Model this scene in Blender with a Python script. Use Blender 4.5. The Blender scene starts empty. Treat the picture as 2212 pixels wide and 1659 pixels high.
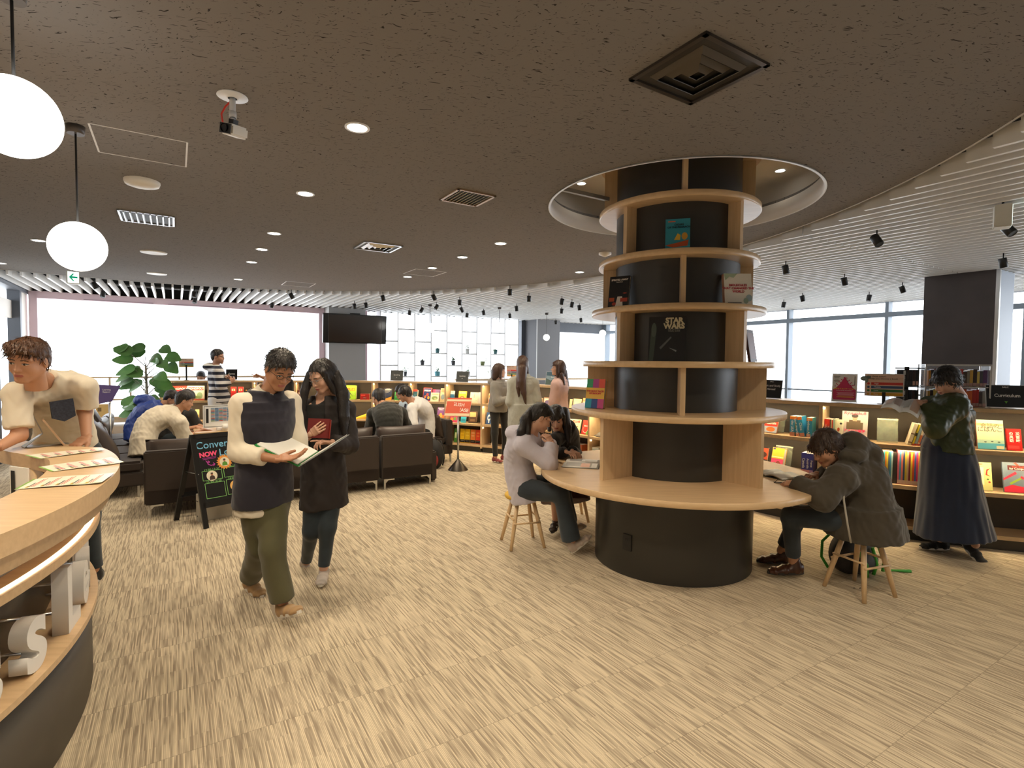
import bpy, bmesh, math, random
import numpy as np
from mathutils import Vector, Matrix

C = bpy.context.scene.collection
SC = bpy.context.scene
PI = math.pi
R = math.radians
random.seed(7)

# ------------------------------------------------------------------ camera, light, exposure
EYE = 1.6
cam_d = bpy.data.cameras.new('camera')
cam = bpy.data.objects.new('camera', cam_d)
C.objects.link(cam)
cam_d.sensor_fit = 'HORIZONTAL'
cam_d.sensor_width = 36.0
cam_d.lens = 36.0 * 1156.2 / 2212.0
cam_d.clip_start = 0.05
cam_d.clip_end = 200
_p, _r = R(2.226), R(0.503)
_F = Vector((0, math.cos(_p), -math.sin(_p)))
_U0 = Vector((0, math.sin(_p), math.cos(_p)))
_R0 = Vector((1, 0, 0))
_Rt = _R0 * math.cos(_r) + _U0 * math.sin(_r)
_Up = -_R0 * math.sin(_r) + _U0 * math.cos(_r)
cam.matrix_world = Matrix(((_Rt.x, _Up.x, -_F.x, 0), (_Rt.y, _Up.y, -_F.y, 0), (_Rt.z, _Up.z, -_F.z, EYE), (0, 0, 0, 1)))
SC.camera = cam

SC.view_settings.view_transform = 'Standard'
SC.view_settings.look = 'None'
SC.view_settings.exposure = 0.0
SC.view_settings.gamma = 1.0
SC.view_settings.use_curve_mapping = False
try:
    SC.cycles.use_denoising = True
    SC.cycles.max_bounces = 8
    SC.cycles.diffuse_bounces = 5
    SC.cycles.glossy_bounces = 3
    SC.cycles.transmission_bounces = 4
    SC.cycles.transparent_max_bounces = 8
    SC.cycles.sample_clamp_indirect = 6.0
    SC.cycles.caustics_reflective = False
    SC.cycles.caustics_refractive = False
except Exception:
    pass

world = bpy.data.worlds.new('overcast sky')
SC.world = world
world.use_nodes = True
_bg = world.node_tree.nodes['Background']
_bg.inputs[0].default_value = (0.88, 0.94, 1.0, 1)
_bg.inputs[1].default_value = 5.5

# building axes: A runs along the slats and the carpet ribs, B across them
TH = R(32.2)
AX = Vector((-math.sin(TH), math.cos(TH), 0))
BX = Vector((math.cos(TH), math.sin(TH), 0))


def AB(a, b, z=0.0):
    return AX * a + BX * b + Vector((0, 0, z))


def area_light(name, loc, direction, sx, sy, power, col, spread=180, shape='RECTANGLE'):
    l = bpy.data.lights.new(name, 'AREA')
    l.shape = shape
    l.size = sx
    if shape == 'RECTANGLE':
        l.size_y = sy
    l.energy = power
    l.color = col
    l.spread = R(spread)
    o = bpy.data.objects.new(name, l)
    C.objects.link(o)
    o.location = loc
    o.rotation_euler = Vector(direction).to_track_quat('-Z', 'Y').to_euler()
    return o


# the windows, as portals: they only guide the sampling of the bright overcast sky outside
for nm, loc, dr, sx, sy in (('portal_left_window', AB(13.32, 0.4, 1.62), -AX, 5.2, 2.25), ('portal_lattice', AB(13.32, 6.3, 1.62), -AX, 4.7, 2.4),
                            ('portal_back_window', AB(13.32, 10.5, 1.6), -AX, 2.3, 2.2), ('portal_right_window', AB(3.2, 11.93, 1.7), -BX, 20.0, 2.2),
                            ('portal_left_glass', AB(11.3, -2.47, 1.45), BX, 3.4, 2.6)):
    o_ = area_light(nm, loc, dr, sx, sy, 1.0, (1, 1, 1))
    o_.data.cycles.is_portal = True


# ------------------------------------------------------------------ materials
MATS = {}


def mat(name, col, rough=0.6, metal=0.0, emit=None, estr=0.0, spec=None, alpha=None, trans=None, noise=None, sheen=None, coat=None):
    """noise = (scale, amount, (sx,sy,sz)) gives slow colour variation over the surface"""
    if name in MATS:
        return MATS[name]
    m = bpy.data.materials.new(name)
    m.use_nodes = True
    nt = m.node_tree
    b = nt.nodes['Principled BSDF']
    b.inputs['Base Color'].default_value = (col[0], col[1], col[2], 1)
    b.inputs['Roughness'].default_value = rough
    b.inputs['Metallic'].default_value = metal
    if spec is not None:
        b.inputs['Specular IOR Level'].default_value = spec
    if emit is not None:
        b.inputs['Emission Color'].default_value = (emit[0], emit[1], emit[2], 1)
        b.inputs['Emission Strength'].default_value = estr
    if alpha is not None:
        b.inputs['Alpha'].default_value = alpha
    if trans is not None:
        b.inputs['Transmission Weight'].default_value = trans
        b.inputs['IOR'].default_value = 1.2
    if sheen is not None:
        b.inputs['Sheen Weight'].default_value = sheen
    if coat is not None:
        b.inputs['Coat Weight'].default_value = coat
    if noise:
        sc, am, st = noise
        tc = nt.nodes.new('ShaderNodeTexCoord')
        mp = nt.nodes.new('ShaderNodeMapping')
        mp.inputs['Scale'].default_value = st
        nz = nt.nodes.new('ShaderNodeTexNoise')
        nz.inputs['Scale'].default_value = sc
        nz.inputs['Detail'].default_value = 4
        rp = nt.nodes.new('ShaderNodeMix')
        rp.data_type = 'RGBA'
        nt.links.new(tc.outputs['Object'], mp.inputs[0])
        nt.links.new(mp.outputs[0], nz.inputs['Vector'])
        nt.links.new(nz.outputs['Fac'], rp.inputs[0])
        rp.inputs[6].default_value = (col[0] * (1 - am), col[1] * (1 - am), col[2] * (1 - am), 1)
        rp.inputs[7].default_value = (min(1, col[0] * (1 + am)), min(1, col[1] * (1 + am)), min(1, col[2] * (1 + am)), 1)
        nt.links.new(rp.outputs[2], b.inputs['Base Color'])
    MATS[name] = m
    return m


def nd(nt, t, **kw):
    n = nt.nodes.new(t)
    for k, v in kw.items():
        if k.startswith('i_'):
            n.inputs[int(k[2:])].default_value = v
        else:
            setattr(n, k, v)
    return n


def math_n(nt, op, a, b=None, c=None):
    n = nt.nodes.new('ShaderNodeMath')
    n.operation = op
    for i, v in enumerate((a, b, c)):
        if v is None:
            continue
        if hasattr(v, 'is_output'):
            nt.links.new(v, n.inputs[i])
        else:
            n.inputs[i].default_value = v
    return n.outputs[0]


def make_carpet():
    m = bpy.data.materials.new('ribbed carpet tile')
    m.use_nodes = True
    nt = m.node_tree
    b = nt.nodes['Principled BSDF']
    b.inputs['Roughness'].default_value = 0.95
    b.inputs['Specular IOR Level'].default_value = 0.1
    tc = nd(nt, 'ShaderNodeTexCoord')
    mp = nd(nt, 'ShaderNodeMapping', vector_type='POINT')
    mp.inputs['Rotation'].default_value = (0, 0, -TH)
    nt.links.new(tc.outputs['Object'], mp.inputs[0])
    sp = nd(nt, 'ShaderNodeSeparateXYZ')
    nt.links.new(mp.outputs[0], sp.inputs[0])
    bb, aa = sp.outputs[0], sp.outputs[1]      # across, along
    tile = 0.5
    ia = math_n(nt, 'FLOOR', math_n(nt, 'DIVIDE', aa, tile))
    rib = math_n(nt, 'DIVIDE', bb, 0.0062)
    ir = math_n(nt, 'FLOOR', rib)
    # dashes: noise very long along A, one value per rib, shuffled from tile to tile
    cb = nd(nt, 'ShaderNodeCombineXYZ')
    nt.links.new(math_n(nt, 'MULTIPLY', ir, 1.37), cb.inputs[0])
    nt.links.new(math_n(nt, 'MULTIPLY', aa, 4.5), cb.inputs[1])
    nt.links.new(math_n(nt, 'MULTIPLY', ia, 17.31), cb.inputs[2])
    nz = nd(nt, 'ShaderNodeTexNoise')
    nz.inputs['Scale'].default_value = 1.0
    nz.inputs['Detail'].default_value = 1.0
    nt.links.new(cb.outputs[0], nz.inputs['Vector'])
    cb2 = nd(nt, 'ShaderNodeCombineXYZ')
    nt.links.new(ir, cb2.inputs[0])
    nt.links.new(ia, cb2.inputs[1])
    nt.links.new(math_n(nt, 'FLOOR', math_n(nt, 'MULTIPLY', aa, 5.0)), cb2.inputs[2])
    wn = nd(nt, 'ShaderNodeTexWhiteNoise', noise_dimensions='3D')
    nt.links.new(cb2.outputs[0], wn.inputs['Vector'])
    v = math_n(nt, 'ADD', math_n(nt, 'MULTIPLY', nz.outputs['Fac'], 0.85), math_n(nt, 'MULTIPLY', wn.outputs[0], 0.15))
    ramp = nd(nt, 'ShaderNodeValToRGB')
    e = ramp.color_ramp.elements
    e[0].position = 0.36
    e[0].color = (0.31, 0.25, 0.185, 1)
    e[1].position = 0.60
    e[1].color = (0.70, 0.60, 0.435, 1)
    x = ramp.color_ramp.elements.new(0.47)
    x.color = (0.49, 0.41, 0.30, 1)
    nt.links.new(v, ramp.inputs[0])
    # the gap between two ribs is darker
    fr = math_n(nt, 'FRACT', rib)
    gap = math_n(nt, 'LESS_THAN', fr, 0.42)
    cb3 = nd(nt, 'ShaderNodeMix', data_type='RGBA')
    nt.links.new(math_n(nt, 'MULTIPLY', gap, 0.55), cb3.inputs[0])
    nt.links.new(ramp.outputs[0], cb3.inputs[6])
    cb3.inputs[7].default_value = (0.32, 0.26, 0.185, 1)
    # seam
    fa = math_n(nt, 'FRACT', math_n(nt, 'DIVIDE', aa, tile))
    seam = math_n(nt, 'MULTIPLY', math_n(nt, 'LESS_THAN', fa, 0.006), 0.5)
    cb4 = nd(nt, 'ShaderNodeMix', data_type='RGBA')
    nt.links.new(seam, cb4.inputs[0])
    nt.links.new(cb3.outputs[2], cb4.inputs[6])
    cb4.inputs[7].default_value = (0.2, 0.16, 0.12, 1)
    nt.links.new(cb4.outputs[2], b.inputs['Base Color'])
    bp = nd(nt, 'ShaderNodeBump')
    bp.inputs['Strength'].default_value = 0.25
    bp.inputs['Distance'].default_value = 0.003
    nt.links.new(fr, bp.inputs['Height'])
    nt.links.new(bp.outputs[0], b.inputs['Normal'])
    return m


def make_ceiling():
    m = bpy.data.materials.new('grey rock wool ceiling')
    m.use_nodes = True
    nt = m.node_tree
    b = nt.nodes['Principled BSDF']
    b.inputs['Roughness'].default_value = 0.95
    b.inputs['Specular IOR Level'].default_value = 0.1
    tc = nd(nt, 'ShaderNodeTexCoord')
    mp = nd(nt, 'ShaderNodeMapping')
    mp.inputs['Rotation'].default_value = (0, 0, R(20))
    mp.inputs['Scale'].default_value = (34, 110, 1)
    nt.links.new(tc.outputs['Object'], mp.inputs[0])
    wz = nd(nt, 'ShaderNodeTexNoise')
    wz.inputs['Scale'].default_value = 9.0
    wz.inputs['Detail'].default_value = 2.0
    nt.links.new(tc.outputs['Object'], wz.inputs['Vector'])
    ad = nd(nt, 'ShaderNodeVectorMath', operation='MULTIPLY_ADD')
    nt.links.new(wz.outputs['Color'], ad.inputs[0])
    ad.inputs[1].default_value = (5, 12, 0)
    nt.links.new(mp.outputs[0], ad.inputs[2])
    nz = nd(nt, 'ShaderNodeTexNoise')
    nz.inputs['Scale'].default_value = 1.0
    nz.inputs['Detail'].default_value = 2.5
    nz.inputs['Roughness'].default_value = 0.6
    nt.links.new(ad.outputs[0], nz.inputs['Vector'])
    ramp = nd(nt, 'ShaderNodeValToRGB')
    e = ramp.color_ramp.elements
    e[0].position = 0.335
    e[0].color = (0.035, 0.031, 0.028, 1)
    e[1].position = 0.385
    e[1].color = (0.205, 0.192, 0.182, 1)
    nt.links.new(nz.outputs['Fac'], ramp.inputs[0])
    nt.links.new(ramp.outputs[0], b.inputs['Base Color'])
    return m


def make_wood(name, c1, c2, scale=(1.2, 1.2, 14), rough=0.34):
    m = bpy.data.materials.new(name)
    m.use_nodes = True
    nt = m.node_tree
    b = nt.nodes['Principled BSDF']
    b.inputs['Roughness'].default_value = rough
    tc = nd(nt, 'ShaderNodeTexCoord')
    mp = nd(nt, 'ShaderNodeMapping')
    mp.inputs['Scale'].default_value = scale
    nt.links.new(tc.outputs['Object'], mp.inputs[0])
    nz = nd(nt, 'ShaderNodeTexNoise')
    nz.inputs['Scale'].default_value = 3.0
    nz.inputs['Detail'].default_value = 5.0
    nt.links.new(mp.outputs[0], nz.inputs['Vector'])
    ramp = nd(nt, 'ShaderNodeValToRGB')
    e = ramp.color_ramp.elements
    e[0].position = 0.3
    e[0].color = (*c1, 1)
    e[1].position = 0.7
    e[1].color = (*c2, 1)
    nt.links.new(nz.outputs['Fac'], ramp.inputs[0])
    nt.links.new(ramp.outputs[0], b.inputs['Base Color'])
    MATS[name] = m
    return m


CARPET = make_carpet()
CEIL = make_ceiling()
MAPLE = make_wood('pale maple', (0.60, 0.41, 0.225), (0.70, 0.50, 0.29), (1.5, 14, 14))
MAPLE_V = make_wood('pale maple upright', (0.58, 0.41, 0.235), (0.68, 0.50, 0.30), (14, 14, 1.2))
BEECH = make_wood('beech', (0.62, 0.42, 0.22), (0.72, 0.52, 0.30), (20, 20, 2), 0.4)
BLACKLAM = mat('black laminate', (0.028, 0.026, 0.022), 0.38)
DARKBACK = mat('dark brown back panel', (0.050, 0.042, 0.032), 0.6)
WHITE = mat('white paint', (0.80, 0.80, 0.80), 0.5)
WARMWHITE = mat('warm white paint', (0.74, 0.70, 0.64), 0.6)
BLACK = mat('black', (0.012, 0.012, 0.012), 0.5)
BLACKMETAL = mat('black metal', (0.02, 0.019, 0.018), 0.35, 0.4)
CHROME = mat('brushed steel', (0.62, 0.62, 0.62), 0.28, 1.0)
GREYMETAL = mat('dark grey window frame', (0.09, 0.10, 0.12), 0.45)
PAPER = mat('white paper', (0.86, 0.86, 0.84), 0.55)
BULB = mat('lamp glow', (1, 1, 1), 0.5, emit=(1.0, 0.93, 0.80), estr=14.0)
GLOBE = mat('globe glow', (1, 1, 1), 0.5, emit=(1.0, 0.95, 0.86), estr=5.0)
LED = mat('warm strip light', (1, 1, 1), 0.5, emit=(1.0, 0.80, 0.50), estr=20.0)


# ------------------------------------------------------------------ mesh helpers
class MB:
    """collects shapes; build() links them as ONE mesh object"""

    def __init__(self):
        self.v = []
        self.f = []
        self.m = []
        self.s = []
        self.mi = 0

    def add(self, vs, fs, smooth=False, mi=None):
        k = len(self.v)
        self.v.extend([tuple(p) for p in vs])
        for q in fs:
            self.f.append(tuple(i + k for i in q))
            self.m.append(self.mi if mi is None else mi)
            self.s.append(smooth)
        return self

    def box(self, c, s, rot=None, mi=None):
        hx, hy, hz = s[0] / 2, s[1] / 2, s[2] / 2
        P = [Vector((x, y, z)) for z in (-hz, hz) for y in (-hy, hy) for x in (-hx, hx)]
        if rot is not None:
            P = [rot @ p for p in P]
        P = [p + Vector(c) for p in P]
        self.add(P, [(0, 2, 3, 1), (4, 5, 7, 6), (0, 1, 5, 4), (2, 6, 7, 3), (0, 4, 6, 2), (1, 3, 7, 5)], mi=mi)
        return self

    def bar(self, p0, p1, w, h, up=(0, 0, 1), mi=None):
        """box from p0 to p1, width w (sideways), height h (along up)"""
        p0, p1 = Vector(p0), Vector(p1)
        d = (p1 - p0)
        L = d.length
        d.normalize()
        u = Vector(up)
        s = d.cross(u)
        if s.length < 1e-5:
            s = d.cross(Vector((1, 0, 0)))
        s.normalize()
        u = s.cross(d)
        M = Matrix((s, d, u)).transposed()
        return self.box((p0 + p1) / 2, (w, L, h), M, mi)

    def tube(self, pts, r, n=10, cap=True, mi=None, smooth=True):
        pts = [Vector(p) for p in pts]
        rs = r if isinstance(r, (list, tuple)) else [r] * len(pts)
        V = []
        u = None
        for i, p in enumerate(pts):
            if i == 0:
                d = pts[1] - pts[0]
            elif i == len(pts) - 1:
                d = pts[-1] - pts[-2]
            else:
                d = (pts[i + 1] - pts[i]).normalized() + (pts[i] - pts[i - 1]).normalized()
            d.normalize()
            if u is None:
                u = Vector((0, 0, 1)) if abs(d.z) < 0.9 else Vector((1, 0, 0))
            u = (u - d * u.dot(d)).normalized()
            s = d.cross(u)
            for k in range(n):
                a = 2 * PI * k / n
                V.append(p + (u * math.cos(a) + s * math.sin(a)) * rs[i])
        F = []
        for i in range(len(pts) - 1):
            for k in range(n):
                F.append((i * n + k, i * n + (k + 1) % n, (i + 1) * n + (k + 1) % n, (i + 1) * n + k))
        self.add(V, F, smooth, mi)
        if cap:
            k = len(self.v) - len(V)
            self.f.append(tuple(k + j for j in range(n))[::-1]); self.m.append(self.mi if mi is None else mi); self.s.append(False)
            self.f.append(tuple(k + (len(pts) - 1) * n + j for j in range(n))); self.m.append(self.mi if mi is None else mi); self.s.append(False)
        return self

    def lathe(self, prof, c=(0, 0, 0), n=32, a0=0.0, a1=2 * PI, mi=None, smooth=True, M=None, close=False):
        """prof = [(r,z)...] turned about the z axis through c"""
        full = abs(a1 - a0 - 2 * PI) < 1e-6
        cols = n if full else n + 1
        V = []
        for k in range(cols):
            a = a0 + (a1 - a0) * k / n
            for (r, z) in prof:
                p = Vector((r * math.cos(a), r * math.sin(a), z))
                if M is not None:
                    p = M @ p
                V.append(p + Vector(c))
        m = len(prof)
        F = []
        for k in range(n):
            k2 = (k + 1) % cols
            rng = range(m) if close else range(m - 1)
            for j in rng:
                j2 = (j + 1) % m
                F.append((k * m + j, k2 * m + j, k2 * m + j2, k * m + j2))
        self.add(V, F, smooth, mi)
        if close and not full:
            k0 = len(self.v) - len(V)
            self.f.append(tuple(k0 + j for j in range(m))); self.m.append(self.mi if mi is None else mi); self.s.append(False)
            self.f.append(tuple(k0 + n * m + j for j in range(m))[::-1]); self.m.append(self.mi if mi is None else mi); self.s.append(False)
        return self

    def cyl(self, c, r, z0, z1, n=24, mi=None, r2=None):
        r2 = r if r2 is None else r2
        self.lathe([(0, z0), (r, z0)], c, n, mi=mi, smooth=False)
        self.lathe([(r, z0), (r2, z1)], c, n, mi=mi, smooth=True)
        self.lathe([(r2, z1), (0, z1)], c, n, mi=mi, smooth=False)
        return self

    def sphere(self, c, r, n=20, m=12, mi=None, M=None):
        r = (r, r, r) if not isinstance(r, (tuple, list)) else r
        V, F = [], []
        for j in range(m + 1):
            t = PI * j / m
            for k in range(n):
                a = 2 * PI * k / n
                p = Vector((r[0] * math.sin(t) * math.cos(a), r[1] * math.sin(t) * math.sin(a), r[2] * math.cos(t)))
                if M is not None:
                    p = M @ p
                V.append(p + Vector(c))
        for j in range(m):
            for k in range(n):
                F.append((j * n + k, (j + 1) * n + k, (j + 1) * n + (k + 1) % n, j * n + (k + 1) % n))
        self.add(V, F, True, mi)
        return self

    def prism(self, poly, z0, z1, mi=None):
        """poly = [(x,y)...] extruded from z0 to z1"""
        n = len(poly)
        V = [(x, y, z0) for x, y in poly] + [(x, y, z1) for x, y in poly]
        F = [tuple(range(n))[::-1], tuple(range(n, 2 * n))]
        F += [(i, (i + 1) % n, n + (i + 1) % n, n + i) for i in range(n)]
        self.add(V, F, False, mi)
        return self

    def quad(self, a, b, c, d, mi=None):
        self.add([a, b, c, d], [(0, 1, 2, 3)], False, mi)
        return self

    def xf(self, M):
        self.v = [tuple(M @ Vector(p)) for p in self.v]
        return self

    def build(self, name, mats, parent=None, off=None, bevel=0.0, loc=None):
        me = bpy.data.meshes.new(name)
        v = self.v
        if off is not None:
            v = [(p[0] - off[0], p[1] - off[1], p[2] - off[2]) for p in v]
        me.from_pydata(v, [], self.f)
        if not isinstance(mats, (list, tuple)):
            mats = [mats]
        for m in mats:
            me.materials.append(m)
        me.polygons.foreach_set('material_index', self.m)
        me.polygons.foreach_set('use_smooth', self.s)
        me.update()
        bm = bmesh.new()
        bm.from_mesh(me)
        bmesh.ops.remove_doubles(bm, verts=bm.verts, dist=1e-5)
        bmesh.ops.recalc_face_normals(bm, faces=bm.faces)
        if bevel > 0:
            es = [e for e in bm.edges if len(e.link_faces) == 2 and e.calc_face_angle(0) > 0.6]
            if es:
                bmesh.ops.bevel(bm, geom=es, offset=bevel, segments=2, affect='EDGES', clamp_overlap=True)
        bm.to_mesh(me)
        bm.free()
        o = bpy.data.objects.new(name, me)
        C.objects.link(o)
        if parent is not None:
            o.parent = parent
        if loc is not None:
            o.location = loc
        return o


def tag(o, label=None, cat=None, group=None, kind=None):
    if label: o['label'] = label
    if cat: o['category'] = cat
    if group: o['group'] = group
    if kind: o['kind'] = kind
    return o


def thing(name, label, cat, loc=(0, 0, 0), rz=0.0, group=None):
    o = bpy.data.objects.new(name, None)
    o.empty_display_size = 0.1
    C.objects.link(o)
    o.location = loc
    o.rotation_euler = (0, 0, rz)
    return tag(o, label, cat, group)


def copy_tree(o, parent=None):
    c = o.copy()
    C.objects.link(c)
    c.parent = parent
    for ch in list(o.children):
        copy_tree(ch, c)
    return c


_TXT = {}


def text_mesh(s, size=0.1, ext=0.0, align='CENTER', bold=0.0, spacing=1.0, line=1.0):
    """mesh of a piece of lettering in the xy plane, centred"""
    key = (s, size, ext, align, bold, spacing, line)
    if key in _TXT:
        return _TXT[key]
    cu = bpy.data.curves.new('lettering', 'FONT')
    cu.body = s
    cu.size = size
    cu.extrude = ext
    cu.offset = bold
    cu.align_x = align
    cu.align_y = 'CENTER'
    cu.space_character = spacing
    cu.space_line = line
    cu.resolution_u = 3 if size < 0.2 else 8
    o = bpy.data.objects.new('t', cu)
    C.objects.link(o)
    dg = bpy.context.evaluated_depsgraph_get()
    me = bpy.data.meshes.new_from_object(o.evaluated_get(dg))
    bpy.data.objects.remove(o)
    _TXT[key] = me
    return me


def lettering(s, size, m, parent, mtx, name='lettering', ext=0.0004, **kw):
    """put lettering on a face: mtx maps xy plane (z out) to the place"""
    me = text_mesh(s, size, ext, **kw).copy()
    me.materials.clear()
    me.materials.append(m)
    o = bpy.data.objects.new(name, me)
    C.objects.link(o)
    o.parent = parent
    o.matrix_local = mtx
    return o


def frame_mtx(o, x, y, z):
    """matrix with origin o and axes x, y, z"""
    x, y, z = Vector(x).normalized(), Vector(y).normalized(), Vector(z).normalized()
    return Matrix(((x.x, y.x, z.x, o[0]), (x.y, y.y, z.y, o[1]), (x.z, y.z, z.z, o[2]), (0, 0, 0, 1)))
# ------------------------------------------------------------------ the room
CC = Vector((-3.015, 4.103, 0))      # centre of the round grey ceiling and of the curved bookcase
CR = 5.76
ZC = 2.896
COL = Vector((1.334, 4.407, 0))      # the round column


def ab_poly(pts):
    return [tuple(AB(a, b)[:2]) for a, b in pts]


floor = MB()
floor.prism(ab_poly([(-7, -7), (14.5, -7), (14.5, 13), (-7, 13)]), -0.1, 0.0)
tag(floor.build('floor', CARPET), kind='structure')

# round grey ceiling with the round recess around the column
def ring_ceiling():
    bm = bmesh.new()
    n1, n2 = 160, 96
    outer = [bm.verts.new((CC.x + CR * math.cos(2 * PI * k / n1), CC.y + CR * math.sin(2 * PI * k / n1), ZC)) for k in range(n1)]
    inner = [bm.verts.new((COL.x + 1.05 * math.cos(2 * PI * k / n2), COL.y + 1.05 * math.sin(2 * PI * k / n2), ZC)) for k in range(n2)]
    eo = [bm.edges.new((outer[k], outer[(k + 1) % n1])) for k in range(n1)]
    ei = [bm.edges.new((inner[k], inner[(k + 1) % n2])) for k in range(n2)]
    bmesh.ops.triangle_fill(bm, edges=eo + ei, use_beauty=True)
    fs = list(bm.faces)
    r = bmesh.ops.extrude_face_region(bm, geom=fs)
    vs = [g for g in r['geom'] if isinstance(g, bmesh.types.BMVert)]
    bmesh.ops.translate(bm, verts=vs, vec=(0, 0, 0.16))
    bmesh.ops.recalc_face_normals(bm, faces=bm.faces)
    me = bpy.data.meshes.new('ceiling')
    bm.to_mesh(me)
    bm.free()
    me.materials.append(CEIL)
    o = bpy.data.objects.new('ceiling', me)
    C.objects.link(o)
    return o


tag(ring_ceiling(), kind='structure')
t = MB()
t.lathe([(CR, ZC - 0.004), (CR + 0.012, ZC - 0.004), (CR + 0.012, ZC + 0.02), (CR, ZC + 0.02)], CC, 160, close=True)
tag(t.build('trim_1', mat('thin edge bead', (0.55, 0.53, 0.5), 0.5)), kind='structure')
# dark plenum above everything
t = MB()
t.prism(ab_poly([(-7, -7), (14.0, -7), (14.0, 12.5), (-7, 12.5)]), 3.75, 3.85)
tag(t.build('ceiling_upper', mat('plenum black', (0.02, 0.02, 0.02), 0.9)), kind='structure')

# white slats around the grey ceiling: bottoms at 2.84 m, one every 14.65 cm along B
SLAT = mat('white slat', (0.80, 0.79, 0.77), 0.45)
sl = MB()
ccA, ccB = CC.dot(AX), CC.dot(BX)
k = -20
b = -1.042 - 0.1465 * 9
rc = CR + 0.06
while b < 11.65:
    d = b - ccB
    spans = []
    if abs(d) < rc:
        h = math.sqrt(rc * rc - d * d)
        spans.append((ccA + h, 13.1))
        if ccA - h > -6.5:
            spans.append((-6.5, ccA - h))
    else:
        spans.append((-6.5, 13.1))
    for a0, a1 in spans:
        cuts = [a0] + [c for c in (-1.1, 2.9, 6.9, 10.9) if a0 + 0.05 < c < a1 - 0.05] + [a1]
        for i in range(len(cuts) - 1):
            s0 = cuts[i] + (0.006 if i else 0)
            s1 = cuts[i + 1] - (0.006 if i < len(cuts) - 2 else 0)
            sl.bar(AB(s0, b, 2.895), AB(s1, b, 2.895), 0.03, 0.11)
    b += 0.1465
tag(sl.build('trim_2', SLAT), kind='structure')
# carrier rails above the slats
t = MB()
for a in (11.2, 12.2, 9.6, 7.4, 5.0, 3.4, 1.0):
    t.bar(AB(a, -2.2, 2.97), AB(a, 11.6, 2.97), 0.03, 0.03)
tag(t.build('trim_3', mat('grey rail', (0.30, 0.30, 0.30), 0.5)), kind='structure')

# recess around the column
rec = MB()
rec.lathe([(1.05, ZC - 0.006), (1.03, ZC - 0.006), (1.03, ZC + 0.13), (1.06, ZC + 0.13)], COL, 96, mi=0)
rec.lathe([(1.19, ZC + 0.13), (1.19, 3.27)], COL, 96, mi=0)
rec.lathe([(1.05, ZC + 0.125), (1.19, ZC + 0.125)], COL, 96, mi=0)
rec.lathe([(0.3, 3.27), (1.19, 3.27)], COL, 96, mi=0)
rec.lathe([(1.05, ZC - 0.008), (1.035, ZC - 0.008), (1.035, ZC + 0.012), (1.05, ZC + 0.012)], COL, 96, mi=1)
tag(rec.build('ceiling_recess', [WARMWHITE, WHITE]), kind='structure')
led = MB()
led.lathe([(1.10, ZC + 0.135), (1.17, ZC + 0.135)], COL, 96)
tag(led.build('trim_4', mat('recess strip light', (1, 1, 1), 0.5, emit=(1.0, 0.80, 0.52), estr=22.0)), kind='structure')

# walls with their windows --------------------------------------------------
WALLG = mat('grey wall', (0.42, 0.41, 0.40), 0.8)
PINK = mat('pale pink blind housing', (0.80, 0.62, 0.68), 0.6)
GLASS = mat('clear pane', (0.9, 0.95, 1.0), 0.02, alpha=0.08)
FROST = mat('white roller blind', (0.95, 0.95, 0.95), 0.7)


def wall_box(name, a0, a1, b0, b1, z0, z1, m):
    w = MB()
    w.prism(ab_poly([(a0, b0), (a1, b0), (a1, b1), (a0, b1)]), z0, z1)
    return tag(w.build(name, m), kind='structure')


# back wall, along B at a = 13.1
wall_box('wall_back', 13.1, 13.3, -2.3, 11.9, 0.0, 0.45, WARMWHITE)
wall_box('wall_back_top', 13.1, 13.3, -2.3, 11.9, 2.85, 3.76, mat('dark upper wall', (0.05, 0.05, 0.05), 0.8))
w = MB()
for (b0, b1) in ((-2.25, -2.13), (2.86, 2.98), (3.9, 4.0)):
    w.prism(ab_poly([(13.02, b0), (13.3, b0), (13.3, b1), (13.02, b1)]), 0.45, 2.85, mi=0)
w.prism(ab_poly([(13.0, -2.13), (13.3, -2.13), (13.3, 2.86), (13.0, 2.86)]), 2.72, 2.85, mi=0)
for b0 in (-0.9, 0.45, 1.75):
    w.prism(ab_poly([(12.97, b0 - 0.55), (13.0, b0 - 0.55), (13.0, b0 + 0.55), (12.97, b0 + 0.55)]), 2.725, 2.745, mi=1)
w.prism(ab_poly([(13.05, -2.13), (13.25, -2.13), (13.25, 2.86), (13.05, 2.86)]), 0.45, 0.50, mi=2)
tag(w.build('window_1', [PINK, mat('pink slot', (0.45, 0.33, 0.38), 0.6), WHITE]), kind='structure')
# pillar that carries the screen
wall_box('wall_pillar_screen', 12.62, 13.1, 2.99, 3.83, 0.0, 2.95, mat('pale grey pillar', (0.46, 0.455, 0.45), 0.75))
# lattice of white boxes in front of the glass, b 4.0 .. 8.5
lat = MB()
fins = [4.25 + 0.4443 * i for i in range(10)]
for i, bb in enumerate(fins):
    lat.prism(ab_poly([(12.78, bb - 0.013), (13.1, bb - 0.013), (13.1, bb + 0.013), (12.78, bb + 0.013)]), 0.0, 2.84)
for i in range(9):
    zs = (0.62, 1.25, 1.85, 2.44) if i % 2 else (0.93, 1.535, 2.135)
    for z in zs:
        lat.prism(ab_poly([(12.79, fins[i] + 0.013), (13.1, fins[i] + 0.013), (13.1, fins[i + 1] - 0.013), (12.79, fins[i + 1] - 0.013)]), z - 0.03, z)
tag(lat.build('trim_5', mat('white lattice', (0.82, 0.83, 0.85), 0.5)), kind='structure')
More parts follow.
